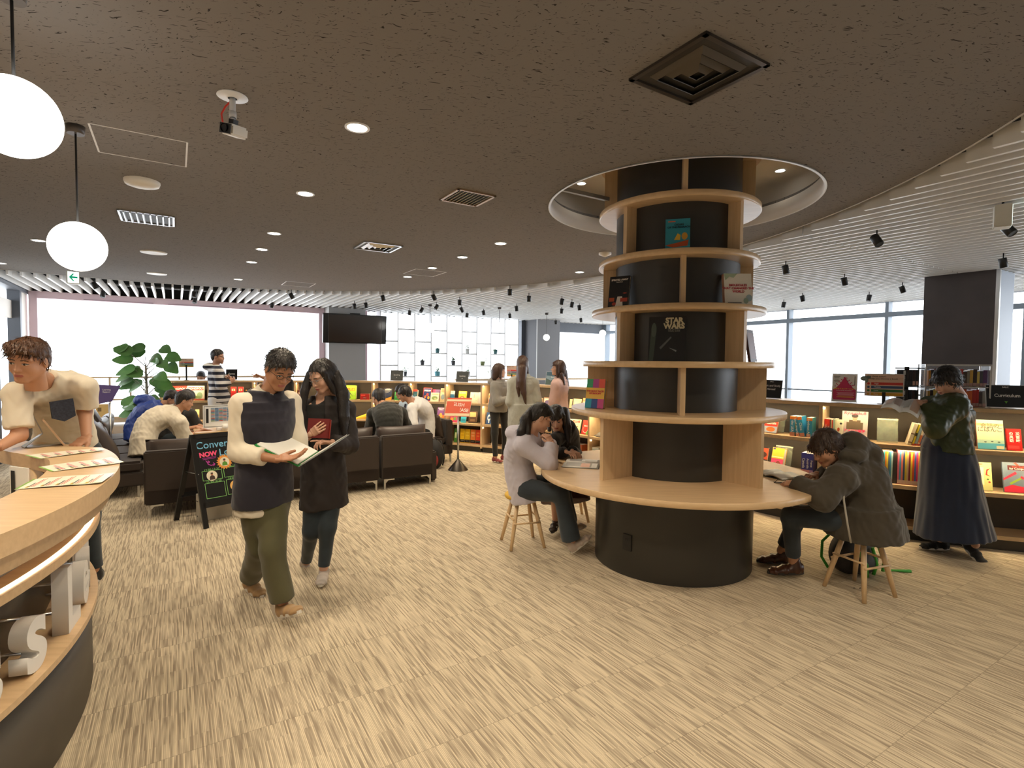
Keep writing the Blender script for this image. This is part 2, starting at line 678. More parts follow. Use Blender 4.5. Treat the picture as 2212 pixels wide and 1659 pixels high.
# grey corner pillar
cp = MB()
cp.prism(ab_poly([(12.43, 8.64), (13.1, 8.64), (13.1, 9.45), (12.43, 9.45)]), 0.0, 2.9, mi=0)
cp.prism(ab_poly([(12.418, 8.628), (12.43, 8.628), (12.43, 8.65), (12.418, 8.65)]), 0.0, 2.9, mi=1)
tag(cp.build('wall_pillar_corner', [mat('slate grey cladding', (0.22, 0.22, 0.235), 0.7), WHITE]), kind='structure')
w = MB()
w.prism(ab_poly([(13.0, 9.45), (13.2, 9.45), (13.2, 11.7), (13.0, 11.7)]), 2.56, 2.9)
w.prism(ab_poly([(13.0, 8.5), (13.2, 8.5), (13.2, 8.64), (13.0, 8.64)]), 0.4, 2.9)
w.prism(ab_poly([(13.1, 9.45), (13.2, 9.45), (13.2, 11.7), (13.1, 11.7)]), 0.45, 0.5)
tag(w.build('window_2', GREYMETAL), kind='structure')

# right wall, along A at b = 11.7
wall_box('wall_right', -6.8, 13.3, 11.7, 11.9, 0.0, 0.6, WARMWHITE)
wall_box('wall_right_top', -6.8, 13.3, 11.7, 11.9, 2.85, 3.76, MATS['dark upper wall'])
w = MB()
w.prism(ab_poly([(-6.8, 11.62), (13.1, 11.62), (13.1, 11.8), (-6.8, 11.8)]), 2.555, 2.645)
for a in (12.9, 10.9, 8.9, 6.9, 4.932, 2.93, 0.93, -1.07, -3.07, -5.07):
    w.prism(ab_poly([(a - 0.03, 11.63), (a + 0.03, 11.63), (a + 0.03, 11.8), (a - 0.03, 11.8)]), 0.6, 2.9)
w.prism(ab_poly([(-6.8, 11.66), (13.1, 11.66), (13.1, 11.76), (-6.8, 11.76)]), 1.06, 1.09)
tag(w.build('window_3', mat('blue grey window bar', (0.20, 0.24, 0.29), 0.45)), kind='structure')
# dark brown pillar by the right window
cp = MB()
cp.prism(ab_poly([(2.53, 8.87), (3.305, 8.87), (3.305, 9.42), (2.53, 9.42)]), 0.0, 2.95, mi=0)
cp.prism(ab_poly([(2.50, 8.90), (2.53, 8.90), (2.53, 9.42), (2.50, 9.42)]), 0.0, 2.95, mi=1)
cp.prism(ab_poly([(2.49, 8.865), (2.53, 8.865), (2.53, 8.90), (2.49, 8.90)]), 0.0, 2.95, mi=2)
tag(cp.build('wall_pillar_brown', [mat('dark brown steel cladding', (0.060, 0.045, 0.042), 0.55, noise=(3, 0.35, (1, 1, 1))), mat('pale blue grey side', (0.40, 0.45, 0.54), 0.5), CHROME]), kind='structure')

# far-left wall, along A at b = -2.25
wall_box('wall_left', -6.8, 9.6, -2.45, -2.25, 0.0, 3.76, WARMWHITE)
w = MB()
w.prism(ab_poly([(9.6, -2.45), (13.1, -2.45), (13.1, -2.25), (9.6, -2.25)]), 2.78, 3.76, mi=0)
for a in (9.65, 10.98, 12.45):
    w.prism(ab_poly([(a - 0.06, -2.42), (a + 0.06, -2.42), (a + 0.06, -2.25), (a - 0.06, -2.25)]), 0, 2.78, mi=0)
w.prism(ab_poly([(12.5, -2.40), (13.1, -2.40), (13.1, -2.28), (12.5, -2.28)]), 0, 2.78, mi=1)
w.prism(ab_poly([(11.04, -2.36), (11.45, -2.36), (11.45, -2.34), (11.04, -2.34)]), 0.1, 2.78, mi=2)
w.prism(ab_poly([(11.5, -2.40), (12.4, -2.40), (12.4, -2.36), (11.5, -2.36)]), 2.3, 2.6, mi=1)
w.prism(ab_poly([(9.7, -2.42), (12.5, -2.42), (12.5, -2.30), (9.7, -2.30)]), 0, 0.12, mi=0)
win4 = tag(w.build('window_4', [GREYMETAL, WARMWHITE, mat('pale lettered glass', (0.62, 0.67, 0.76), 0.3)]), kind='structure')
lettering('S 2 A', 0.24, WHITE, win4, frame_mtx(AB(11.25, -2.335, 1.95), (0, 0, 1), -AX, BX), bold=0.003)
# wall behind the camera
wall_box('wall_front', -6.8, -6.6, -2.45, 11.9, 0.0, 3.76, WARMWHITE)
# ------------------------------------------------------------------ the round column of shelves
PHI0 = math.atan2(-COL.y, -COL.x) + R(5)      # towards the entrance side


def column():
    t = thing('round_bookcase', 'tall round maple bookcase wrapped around a black column under the ceiling recess', 'bookcase', COL)
    d = MB()
    d.lathe([(0.622, 0.0), (0.622, 0.70)], (0, 0, 0), 96)
    d.build('base', BLACKLAM, t)
    d = MB()
    d.lathe([(0.483, 0.73), (0.483, 3.27)], (0, 0, 0), 96)
    d.build('drum', BLACKLAM, t)

    def disc(name, r, z0, z1, m=MAPLE):
        q = MB()
        e = 0.004
        q.lathe([(0.3, z0), (r - e, z0), (r, z0 + e), (r, z1 - e), (r - e, z1), (0.3, z1)], (0, 0, 0), 128, smooth=False)
        q.lathe([(r, z0 + e), (r, z1 - e)], (0, 0, 0), 128, smooth=True)
        return q.build(name, m, t)
    disc('table_top', 1.085, 0.687, 0.731)
    for (r, z0) in ((0.836, 1.200), (0.744, 1.578), (0.676, 1.989), (0.625, 2.380), (0.625, 2.785), (0.625, 3.207)):
        disc('shelf', r, z0, z0 + 0.045)
    lv = [(0.731, 1.200, 0.79, 45), (1.245, 1.578, 0.705, 0), (1.623, 1.989, 0.635, 45), (2.034, 2.380, 0.585, 0),
          (2.425, 2.785, 0.585, 45), (2.830, 3.207, 0.585, 0)]
    for z0, z1, ro, off in lv:
        for k in range(4):
            a = PHI0 + R(off + 90 * k)
            dr = Vector((math.cos(a), math.sin(a), 0))
            q = MB()
            q.bar(dr * 0.47 + Vector((0, 0, (z0 + z1) / 2)), dr * ro + Vector((0, 0, (z0 + z1) / 2)), 0.034, z1 - z0)
            q.build('divider', MAPLE_V, t)
    # wall socket in the base
    a = PHI0 - R(35)
    dr = Vector((math.cos(a), math.sin(a), 0))
    sd = Vector((-dr.y, dr.x, 0))
    q = MB()
    c = dr * 0.626 + Vector((0, 0, 0.26))
    q.bar(c - Vector((0, 0, 0.06)), c + Vector((0, 0, 0.06)), 0.075, 0.012, up=dr)
    for dz in (-0.025, 0.025):
        for ds in (-0.008, 0.008):
            cc = c + dr * 0.007 + sd * ds + Vector((0, 0, dz))
            q.bar(cc - Vector((0, 0, 0.008)), cc + Vector((0, 0, 0.008)), 0.003, 0.003, up=dr)
    q.build('power_socket', BLACK, t)
    return t


column()
# ------------------------------------------------------------------ things on the ceiling
def spot_light(name, loc, direction, power, col=(1.0, 0.84, 0.62), ang=95, blend=0.6, size=0.05):
    l = bpy.data.lights.new(name, 'SPOT')
    l.energy = power
    l.color = col
    l.spot_size = R(ang)
    l.spot_blend = blend
    l.shadow_soft_size = size
    o = bpy.data.objects.new(name, l)
    C.objects.link(o)
    o.location = loc
    o.rotation_euler = Vector(direction).to_track_quat('-Z', 'Y').to_euler()
    return o


def make_downlight(r=0.055):
    t = thing('downlight', 'x', 'ceiling light', (0, 0, ZC))
    q = MB()
    q.lathe([(r + 0.012, -0.001), (r + 0.012, -0.006), (r, -0.006), (r - 0.004, 0.0)], (0, 0, 0), 32, close=False)
    q.build('trim_ring', WHITE, t)
    q = MB()
    q.lathe([(0.0, -0.0045), (r, -0.0045)], (0, 0, 0), 32, smooth=False)
    q.build('lens', BULB, t)
    return t


rows = {0.87: 'left row of downlights, nearest the sofas', 3.0: 'middle row of downlights', 4.86: 'right row'}
DL = []
ords = ['first', 'second', 'third', 'fourth', 'fifth', 'sixth', 'seventh', 'eighth']
spots = []
a_left = [3.01, 4.40, 5.93, 6.85, 7.81, 9.57]
for i, a in enumerate(a_left):
    spots.append((a, 0.87, 'round recessed downlight, %s from the entrance in the row over the walking couple' % ords[i]))
for i, a in enumerate([5.02, 5.93, 6.84, 7.76]):
    spots.append((a, 3.0, 'round recessed downlight, %s from the entrance in the row left of the column' % ords[i]))
spots.append((5.944, 4.855, 'round recessed downlight close to the left side of the column, by the slats'))
spots.append((7.755, -1.244, 'round recessed downlight beside the far globe pendant'))
spots.append((9.885, -1.987, 'round recessed downlight at the far left edge of the grey ceiling'))
dl0 = make_downlight()
for i, (a, b, lab) in enumerate(spots):
    o = dl0 if i == 0 else copy_tree(dl0)
    p = AB(a, b, ZC)
    o.location = p
    tag(o, lab, 'ceiling light', 'downlights in the grey ceiling')
    spot_light('downlight_beam', p + Vector((0, 0, -0.03)), (0, 0, -1), 70, ang=130)
# more of the same rows behind the viewer, lights only
for a, b in ((0.6, 0.87), (-0.9, 0.87), (0.6, 3.0), (-0.9, 3.0), (3.6, -1.2), (1.5, -1.2), (1.8, 0.1)):
    spot_light('downlight_beam', AB(a, b, ZC - 0.03), (0, 0, -1), 80, ang=135)

# two small downlights inside the recess
for (x, y, lab) in ((0.627, 5.02, 'small lit downlight in the recess left of the column top'), (2.28, 4.65, 'small lit downlight in the recess right of the column top')):
    o = copy_tree(dl0)
    o.location = (x, y, 3.27)
    o.scale = (0.7, 0.7, 1)
    tag(o, lab, 'ceiling light', 'downlights in the recess')

# globe pendants
def pendant(x, y, zc, lab, ztop=ZC, r=0.135, dz=0.0):
    t = thing('globe_pendant', lab, 'pendant light', (x, y, ztop), group='globe pendants')
    q = MB(); q.cyl((0, 0, 0), 0.04, -0.045, 0.0, 20, r2=0.044); q.build('canopy', mat('dark bronze', (0.07, 0.055, 0.045), 0.4), t)
    q = MB(); q.tube([(0, 0, -0.04), (0, 0, zc + r - ztop)], 0.0035 if r < 0.1 else 0.005, 8); q.build('cord', BLACK, t)
    q = MB(); q.sphere((0, 0, zc - ztop), r, 40, 24); q.build('globe', GLOBE, t)
    return t


pendant(-2.438, 3.026, 2.231, 'white glowing globe pendant over the reception counter, the farther and lower in view')
pendant(-1.76, 1.92, 2.45, 'white glowing globe pendant cut by the left edge of the view, the nearer one')
# ------------------------------------------------------------------ the long curved bookcase
CTRL = [(-6.2, 9.4), (-5.35, 9.78), (-4.5, 10.02), (-3.6, 10.17), (-2.75, 10.2), (-1.95, 10.08), (-1.07, 9.76), (-.29, 9.38), (.5, 8.83),
        (1.16, 8.1), (1.72, 7.25), (2.2, 6.5), (2.62, 5.83), (3.02, 5.36), (3.63, 4.91), (4.43, 4.56), (5.3, 4.36), (6.2, 4.3)]


def _catmull(P, n=40):
    P = [np.array(p, float) for p in P]
    P = [2 * P[0] - P[1]] + P + [2 * P[-1] - P[-2]]
    out = []
    for i in range(1, len(P) - 2):
        for k in range(n):
            t = k / n
            a, b, c, d = P[i - 1:i + 3]
            out.append(.5 * ((2 * b) + (-a + c) * t + (2 * a - 5 * b + 4 * c - d) * t * t + (-a + 3 * b - 3 * c + d) * t ** 3))
    out.append(P[-2])
    return np.array(out)


CV = _catmull(CTRL)
CS = np.r_[0, np.cumsum(np.hypot(*np.diff(CV, axis=0).T))]
_T = np.gradient(CV, axis=0)
_T /= np.hypot(*_T.T)[:, None]


def front(s, d=0.0):
    """point at arc length s on the shelf front, d metres back into the shelf; tangent; facing"""
    x, y = np.interp(s, CS, CV[:, 0]), np.interp(s, CS, CV[:, 1])
    t = Vector((np.interp(s, CS, _T[:, 0]), np.interp(s, CS, _T[:, 1]), 0)).normalized()
    n = Vector((t.y, -t.x, 0))
    return Vector((x, y, 0)) - n * d, t, n


def strip(s0, s1, d0, d1, z0, z1, step=0.06):
    """curved slab following the bookcase between depths d0 and d1"""
    m = max(2, int((s1 - s0) / step))
    q = MB()
    V = []
    for i in range(m + 1):
        s = s0 + (s1 - s0) * i / m
        a, _, _ = front(s, d0)
        b, _, _ = front(s, d1)
        V += [(a.x, a.y, z0), (b.x, b.y, z0), (b.x, b.y, z1), (a.x, a.y, z1)]
    F = [(0, 1, 2, 3), (4 * m + 3, 4 * m + 2, 4 * m + 1, 4 * m)]
    for i in range(m):
        for j in range(4):
            k = (j + 1) % 4
            F.append((4 * i + j, 4 * i + k, 4 * i + 4 + k, 4 * i + 4 + j))
    q.add(V, F)
    return q


SHZ = {0: 1.24, 1: 0.87, 2: 0.50, 3: 0.13}
DEP = 0.32
top = strip(0.0, 14.8, -0.012, DEP + 0.02, 1.205, 1.24)
tag(top.build('long_worktop', MAPLE), 'long curved maple top board running along all the low bookcases', 'worktop')

BAYS = [0.0, .735, 1.47, 2.205, 2.925, 3.646, 4.385, 5.14, 5.888, 6.62, 7.36, 8.14, 8.85, 9.60, 10.5, 11.52, 12.52, 13.62, 14.8]
BAYLAB = ['curved maple bookcase bay holding the two white and red board game boxes',
          'curved maple bookcase bay behind the striped hoodie with red tins on its upper shelf',
          'curved maple bookcase bay behind the man in the dark vest, left part',
          'curved maple bookcase bay with a small dark red box, between the walking couple',
          'curved maple bookcase bay holding the lime green and the low red game boxes',
          'curved maple bookcase bay behind the man in the black shirt with a navy book',
          'curved maple bookcase bay behind the sofa holding the speech and debate books',
          'curved maple bookcase bay behind the orange standing sign',
          'curved maple bookcase bay behind the girl in the grey hoodie',
          'curved maple bookcase bay mostly hidden by the woman in the long grey coat',
          'curved maple bookcase bay behind the girl in the pink top',
          'curved maple bookcase bay holding the grey cloth cap, just left of the column',
          'curved maple bookcase bay hidden behind the left half of the column',
          'curved maple bookcase bay hidden behind the middle of the column',
          'curved maple bookcase bay right of the column holding blue and orange travel guides',
          'curved maple bookcase bay with the magazine and the long rows of thin readers',
          'curved maple bookcase bay at the right edge under the curriculum sign',
          'curved maple bookcase bay past the right edge beyond the curriculum sign']
for i in range(len(BAYS) - 1):
    s0, s1 = BAYS[i], BAYS[i + 1]
    p, t_, n_ = front((s0 + s1) / 2, 0.16)
    u = thing('bookcase_unit', BAYLAB[i], 'bookcase', p, group='curved bookcase bays')
    w = 0.034

    def upright(s, side):
        a, t, n = front(s)
        q = MB()
        q.bar(a + t * (w / 2 * side) + Vector((0, 0, 0.637)), a - n * DEP + t * (w / 2 * side) + Vector((0, 0, 0.637)), w - .0006, 1.134)
        return q
    upright(s0, 1).build('side_panel', MAPLE_V, u, off=p)
    if i == len(BAYS) - 2:
        upright(s1, -1).build('side_panel', MAPLE_V, u, off=p)
    for L in (1, 2, 3):
        strip(s0 + w + .0008, s1 - .0012, 0.004, DEP - .0135, SHZ[L] - 0.035, SHZ[L]).build('shelf', MAPLE, u, off=p)
    strip(s0 + w + .0008, s1 - .0012, DEP - 0.012, DEP, 0.0, 1.2045).build('back_panel', DARKBACK, u, off=p)
    strip(s0 + w + .0008, s1 - .0012, 0.03, 0.05, 0.0, 0.094).build('kick_board', mat('dark kick board', (0.03, 0.026, 0.02), 0.5), u, off=p)
    # warm strip lights on the inner face of the upright and below the front edge of each shelf
    for za, zb in ((0.90, 1.19), (0.53, 0.82), (0.16, 0.45)):
        a, t, n = front(s0, 0.035)
        q = MB()
        q.bar(a + t * (w + 0.003) + Vector((0, 0, zb - 0.02)), a + t * (w + 0.003) + Vector((0, 0, zb)), 0.02, 0.006, up=n)
        q.build('strip_light', LED, u, off=p)
        if 0.5 < zb:
            strip(s0 + w + 0.03, s1 - 0.03, 0.03, 0.045, zb + 0.0135, zb + 0.016).build('strip_light', mat('soft shelf strip', (1, 1, 1), 0.5, emit=(1.0, 0.78, 0.45), estr=110.0), u, off=p)


# ------------------------------------------------------------------ books
def rgb(h):
    c = [int(h[i:i + 2], 16) / 255 for i in (0, 2, 4)]
    return tuple(x / 12.92 if x <= 0.04045 else ((x + 0.055) / 1.055) ** 2.4 for x in c)


def cm(h, rough=0.4):
    return mat('print ' + h, rgb(h), rough)


PAGES = mat('book pages', (0.78, 0.72, 0.60), 0.8)


def cover_book(root_M, w, h, th, col, marks=(), texts=(), label='', group=None, name='book', cat='book', parent=None, spine=None, stand=False):
    """a book seen from its cover. root_M maps x=right, y=up, z=out of the cover; origin at bottom centre of the cover plane.
    marks=(x0,y0,x1,y1,colour) in cover fractions, or ('o',cx,cy,rx,ry,colour); texts=(string,size,x,y,colour)"""
    t = thing(name, label, cat, root_M.translation, group=group)
    t.matrix_world = root_M
    c = cm(col)
    q = MB()
    q.box((0, h / 2, -0.0015), (w, h, 0.003))
    q.box((0, h / 2, -th + 0.0015), (w, h, 0.003))
    q.box((-w / 2 + 0.0015, h / 2, -th / 2), (0.003, h, th - 0.006), mi=1)
    q.build('cover', [c, cm(spine) if spine else c], t)
    q = MB()
    q.box((0.001, h / 2, -th / 2), (w - 0.008, h - 0.008, th - 0.0065))
    q.build('pages', PAGES, t)
    if marks:
        q = MB()
        ml = []
        lv = 0.0006
        for mk in marks:
            col_ = mk[-1]
            m_ = cm(col_)
            if m_ not in ml:
                ml.append(m_)
            k = ml.index(m_)
            if mk[0] == 'o':
                cx, cy, rx, ry = mk[1:5]
                P = [((cx - .5) * w + rx * w * math.cos(2 * PI * j / 20), cy * h + ry * h * math.sin(2 * PI * j / 20)) for j in range(20)]
            elif mk[0] == 'p':
                P = [((x - .5) * w, y * h) for x, y in mk[1]]
            else:
                x0, y0, x1, y1 = mk[0:4]
                P = [((x0 - .5) * w, y0 * h), ((x1 - .5) * w, y0 * h), ((x1 - .5) * w, y1 * h), ((x0 - .5) * w, y1 * h)]
            q.prism(P, lv * 0.3, lv, mi=k)
            lv += 0.00025
        q.build('cover_print', ml, t)
    for tx in texts:
        s, sz, x, y, col_ = tx[:5]
        kw = tx[5] if len(tx) > 5 else {}
        lettering(s, sz, cm(col_), t, Matrix.Translation(((x - .5) * w, y * h, 0.0022)), **kw)
    return t


def shelf_frame(s, d, z, lean=14, yaw=0):
    p, t, n = front(s, d)
    r = Matrix.Rotation(R(yaw), 3, 'Z')
    t, n = r @ t, r @ n
    y = Vector((0, 0, 1)) * math.cos(R(lean)) - n * math.sin(R(lean))
    zz = n * math.cos(R(lean)) + Vector((0, 0, 1)) * math.sin(R(lean))
    # keep the lowest back edge on the shelf
    return frame_mtx((p.x, p.y, z + 0.001), t, y, zz)


def fb(lv, s, w, h, col, marks=(), texts=(), label='', th=0.018, d=0.09, lean=14, yaw=0, **kw):
    M = shelf_frame(s, d, SHZ[lv], lean, yaw)
    M = Matrix.Translation((0, 0, th * math.sin(R(lean)))) @ M
    return cover_book(M, w, h, th, col, marks, texts, label, **kw)


# boxes of games and books, left to right
G1 = 'game boxes on the upper shelf'
fb(1, .269, .262, .262, 'c8382c', [(0.02, .05, .98, .55, 'd9d2c0'), (.05, .68, .95, .92, 'b3261f')], [('MONOPOLY', .052, .5, .8, 'f5f0e6', dict(bold=.001))], 'red board game box with white title band beside the white one', th=.05, lean=6, name='game_box', cat='game box', group=G1)
fb(1, .544, .270, .262, 'efe8d6', [(.05, .70, .95, .9, 'd93a2b'), ('o', .3, .4, .16, .16, 'c2613f'), ('o', .72, .32, .17, .24, '9cb88f'), (0.0, 0.0, 1, .1, 'b4563f'), ('o', .5, .22, .3, .1, '8fa56b')], [('MONOPOLY', .044, .5, .8, 'f5f0e6', dict(bold=.001))], 'white board game box with red title and green picture', th=.05, lean=6, name='game_box', cat='game box', group=G1)
for s_, lab in ((1.144, 'left stack'), (1.262, 'right stack')):
    for j, up in enumerate(('lower', 'upper')):
        fb(1, s_, .088, .118, 'd0302a', [(.2, .35, .8, .7, 'f2e6d2'), ('o', .5, .52, .2, .14, 'c97a2a')], [], 'small red tin with pale emblem, %s one in the %s behind the striped hoodie' % (up, lab), th=.06, lean=0, name='game_tin', cat='game tin', group='red tins').location.z += j * 0.124
fb(1, 1.376, .10, .22, '2a211d', [('o', .3, .8, .12, .05, 'd8a23c'), ('o', .7, .6, .12, .05, 'd8a23c'), ('o', .4, .35, .12, .05, 'd8a23c')], [], 'dark narrow game box with golden spots beside the red tins', th=.05, lean=4, name='game_box', cat='game box', group=G1)
fb(1, .027 + .05, .06, .184, 'd8dcb4', [(0.2, .2, .8, .8, '9fb86a')], [], 'pale green narrow box at the left end of the curved bookcase', th=.03, name='game_box', cat='game box', group=G1)
fb(1, 2.3, .102, .175, '5e1f1c', [(.1, .55, .9, .8, 'c9b9a3'), ('o', .5, .3, .25, .14, 'a33c30')], [], 'dark red small box between the man and the woman walking', th=.05, lean=2, name='game_box', cat='game box', group=G1)
fb(2, .56, .06, .206, 'e8d79a', [(.1, .1, .9, .5, 'd8a53c')], [], 'pale yellow book on the middle shelf behind the man in white', lean=10)
fb(1, 3.191, .270, .268, '9fd02a', [(.04, .04, .96, .96, 'a8d838'), (.36, .12, .64, .2, '5d7a1c')], [('APPLES', .075, .5, .72, 'd9331e', dict(bold=.0015)), ('TO', .03, .5, .55, 'd9331e'), ('APPLES', .07, .5, .4, 'c7e86a', dict(bold=.0015))], 'square lime green game box with red lettering', th=.06, lean=5, name='game_box', cat='game box', group=G1)
fb(1, 3.491, .180, .113, 'a11f1c', [(.1, .68, .55, .86, 'e25b4a'), (.3, .1, .7, .5, '7b1512')], [('APPLES', .02, .5, .32, 'f0e6d8')], 'low dark red card game box beside the lime green box', th=.08, lean=0, name='game_box', cat='game box', group=G1)
fb(1, 3.928, .159, .230, '2c3550', [('p', [(0, 0), (1, 0), (1, .28), (0, .05)], 'e9a13b'), (.1, .83, .9, .9, 'c9c2b4'), (.1, .72, .75, .77, 'a9a49a'), (.1, .62, .6, .66, 'a9a49a')], [('LONG', .028, .5, .92, 'e6e0d2')], 'navy textbook with an orange corner on the upper shelf')
fb(1, 4.108, .095, .240, '3c9a4a', [(.1, .75, .9, .92, 'e8efe0'), (.1, .05, .9, .2, '2b6f38')], [], 'green textbook on the upper shelf behind the seated men')
fb(1, 4.469, .088, .205, '2b5f7a', [(0, .82, 1, 1, 'b8352c'), (.2, .3, .8, .6, '3f7e98')], [], 'teal book with a red top on the upper shelf beside the upright', th=.05)
fb(1, 4.713, .175, .252, 'c33a31', [(.06, .04, .94, .96, '26356b'), ('o', .3, .3, .12, .12, 'd87a3a'), ('o', .7, .25, .14, .12, 'd8b04a'), ('o', .55, .48, .14, .12, 'c8473c')], [('SPEECH', .04, .5, .78, 'f4f0e8', dict(bold=.0007))], 'red bordered navy book titled speech')
fb(1, 4.872, .160, .220, 'c94f86', [(.4, 0, 1, 1, '7a5a8c')], [], 'pink and purple book standing behind the cream and green one', d=.14)
fb(1, 4.893, .175, .165, 'e9e3c8', [('o', .5, .38, .36, .22, '7f9a5b'), ('o', .6, .3, .16, .1, 'b7c08a'), (.1, .78, .9, .88, 'c9a86a')], [], 'cream book with a green oval picture on the upper shelf', d=.06)
fb(1, 5.045, .117, .250, 'e3cfa0', [(.1, .7, .9, .95, 'b99768'), ('o', .5, .35, .35, .2, '8ea0a8')], [], 'cream book with a brown top band left of the upright')
fb(1, 5.241, .085, .208, '2f6f9c', [(0, .7, 1, 1, 'e8e4d8')], [('ST', .03, .5, .85, '2b2b2b')], 'small blue and white book just right of an upright')
fb(1, 5.45, .160, .208, 'f0c83a', [('o', .5, .3, .36, .28, 'e07a4a'), ('o', .5, .24, .28, .22, 'f3c9a6'), (.08, .78, .92, .95, 'f6e9c0')], [('英語の絵本', .026, .5, .86, '3a2a1c')], 'yellow book with an orange haired round face above the standing sign')
fb(1, 5.693, .170, .195, 'efe2c2', [('o', .2, .2, .03, .02, '8a6a4a'), ('o', .8, .2, .03, .02, '8a6a4a'), ('o', .2, .8, .03, .02, '8a6a4a')], [('日\n本\n語', .026, .5, .68, '6a4a2a')], 'cream coloured book with small dark characters on the upper shelf')
fb(1, 5.811, .05, .198, 'f3eee0', [], [], 'white book edge against the upright on the upper shelf', lean=8)
fb(1, 6.04, .119, .185, 'e9c9a0', [(.1, .1, .9, .4, 'c65a3a'), (.1, .6, .9, .85, 'd98a4a')], [], 'orange and cream book half hidden by the grey hoodie')
fb(2, 4.764, .160, .220, 'e8ddb8', [(.1, .1, .9, .35, 'cdb98a')], [('SCIENCE', .028, .5, .6, '9a4a3a')], 'cream book behind the man in the white shirt, middle shelf')
fb(2, 4.999, .155, .262, '6b3f7a', [(0, 0, 1, .45, 'e2743c'), ('o', .5, .4, .2, .2, 'f0a04a'), (0.0, .8, 1, .86, '4a2f62')], [('DISCOVER\nDEBATE', .026, .5, .87, 'f4eee2')], 'purple and orange book titled discover debate')
fb(2, 5.283, .160, .210, 'd8437a', [('o', .25, .25, .18, .14, 'e8b83c'), ('o', .65, .3, .2, .16, '5f9a4a'), ('o', .4, .6, .2, .16, '7a4a9c')], [], 'pink multicoloured book under the standing sign')
fb(2, 5.481, .105, .222, '35a6bf', [(.1, .1, .9, .3, '2a7f9a')], [], 'cyan book under the standing sign')
fb(2, 5.672, .150, .212, '4a3524', [(0.1, .5, .9, .9, 'c9a46a'), (.2, .1, .8, .3, '7a5f42')], [], 'dark brown thick book on the middle shelf right of the sign', th=.05, yaw=12)
fb(2, 5.992, .105, .215, '2b4f86', [('o', .55, .55, .32, .26, 'e8ecf0'), ('o', .6, .5, .2, .16, '2b4f86'), (.5, .1, .7, .45, 'e8ecf0')], [], 'blue book with a white swirl left of the grey hoodie')
fb(2, 6.115, .100, .205, 'efe6cc', [(.1, .6, .9, .8, 'cdbd92')], [], 'cream book behind the grey hoodie on the middle shelf')
fb(3, 5.322, .060, .255, '4f8f3a', [(.2, .3, .8, .7, 'd8e4b0')], [], 'green book at the left of the lowest shelf behind the sign', lean=8)
for s_, w_, c_, c2, lab in ((5.465, .092, 'f0c62a', 'e6b31f', 'first yellow reader, beside the green book'), (5.569, .105, 'e9bd24', 'f3d24a', 'second yellow reader, nearer the orange one'), (5.683, .1, 'e8843a', 'f0b27a', 'orange reader between the yellow and the red one'), (5.785, .09, 'dd4a2c', 'e8823a', 'red reader against the upright')):
    fb(3, s_, w_, .255, c_, [(0, .04, 1, .24, '1d1a18'), ('o', .5, .55, .35, .06, c2), ('o', .5, .75, .35, .06, c2)], [('How to be', .014, .5, .16, 'e9e2cf')], lab + ' on the lowest shelf', lean=4, group='readers on the lowest shelf behind the sign')
fb(3, 6.11, .100, .265, 'f0e2c8', [('o', .5, .3, .3, .14, 'c9382c'), ('o', .5, .62, .3, .12, 'c9382c')], [], 'white book with red shapes leaning by the black trousers of the grey hoodie girl')
fb(3, 3.391, .140, .07, 'f0ebe0', [(.1, .2, .9, .8, 'b3202c')], [], 'white box with a red label, lower one, on the lowest shelf by the black shirt', th=.1, lean=0, name='game_box', cat='game box', group=G1)
fb(3, 3.38, .135, .075, 'b3202c', [(.1, .3, .9, .7, 'e8e0d4')], [], 'red box stacked on the white one on the lowest shelf', th=.1, lean=0, name='game_box', cat='game box', group=G1).location.z += 0.073
# yellow folded bag on the middle shelf
q = MB()
q.add([(-.11, -.05, 0), (.10, -.05, 0), (.11, .05, 0), (-.10, .05, 0), (-.08, -.03, .03), (.06, -.03, .075), (.105, .03, .10), (-.03, .03, .05)],
      [(0, 1, 2, 3), (4, 5, 6, 7), (0, 1, 5, 4), (1, 2, 6, 5), (2, 3, 7, 6), (3, 0, 4, 7)], True)
p, t_, n_ = front(3.409, .14)
o = q.build('folded_bag', mat('yellow cloth', (0.85, 0.58, 0.05), 0.8))
o.matrix_world = frame_mtx((p.x, p.y, .5), t_, -n_, (0, 0, 1))
tag(o, 'crumpled yellow cloth bag on the middle shelf', 'bag')

# behind the girls
fb(1, 7.18, .165, .165, '8a6a52', [(.08, .1, .92, .9, 'c9b6a0'), ('o', .5, .5, .3, .2, '6a5a7a'), (.1, .75, .9, .85, 'e8dcc8')], [], 'brown framed book with a purple picture between coat and pink top', th=.02)
fb(1, 7.05, .060, .15, 'd8c49a', [], [], 'tan book half hidden by the long grey coat')
fb(1, 7.675, .067, .18, '3a3230', [(.1, .1, .9, .9, 'e6d8a8')], [], 'pale yellow book in a dark stand beside the pink top', lean=10)
fb(1, 7.802, .140, .175, 'ecd9a4', [(.2, .2, .8, .75, 'f3e6bc'), ('o', .5, .4, .2, .15, 'c9b070')], [], 'pale yellow book second from the pink top on the upper shelf', yaw=10)
fb(1, 7.981, .150, .195, 'e5a05a', [(.08, .05, .92, .72, 'f2dfb4'), (.1, .8, .9, .92, 'd9482f')], [('はじめての', .022, .5, .86, 'f6efe0')], 'orange topped book on the upper shelf left of the column')
fb(2, 7.657, .105, .215, 'efe3bc', [(.1, .1, .9, .3, '4fa8a0'), ('o', .5, .6, .2, .1, '9a5a3a')], [], 'cream and teal book beside the dark trousers of the pink top girl')
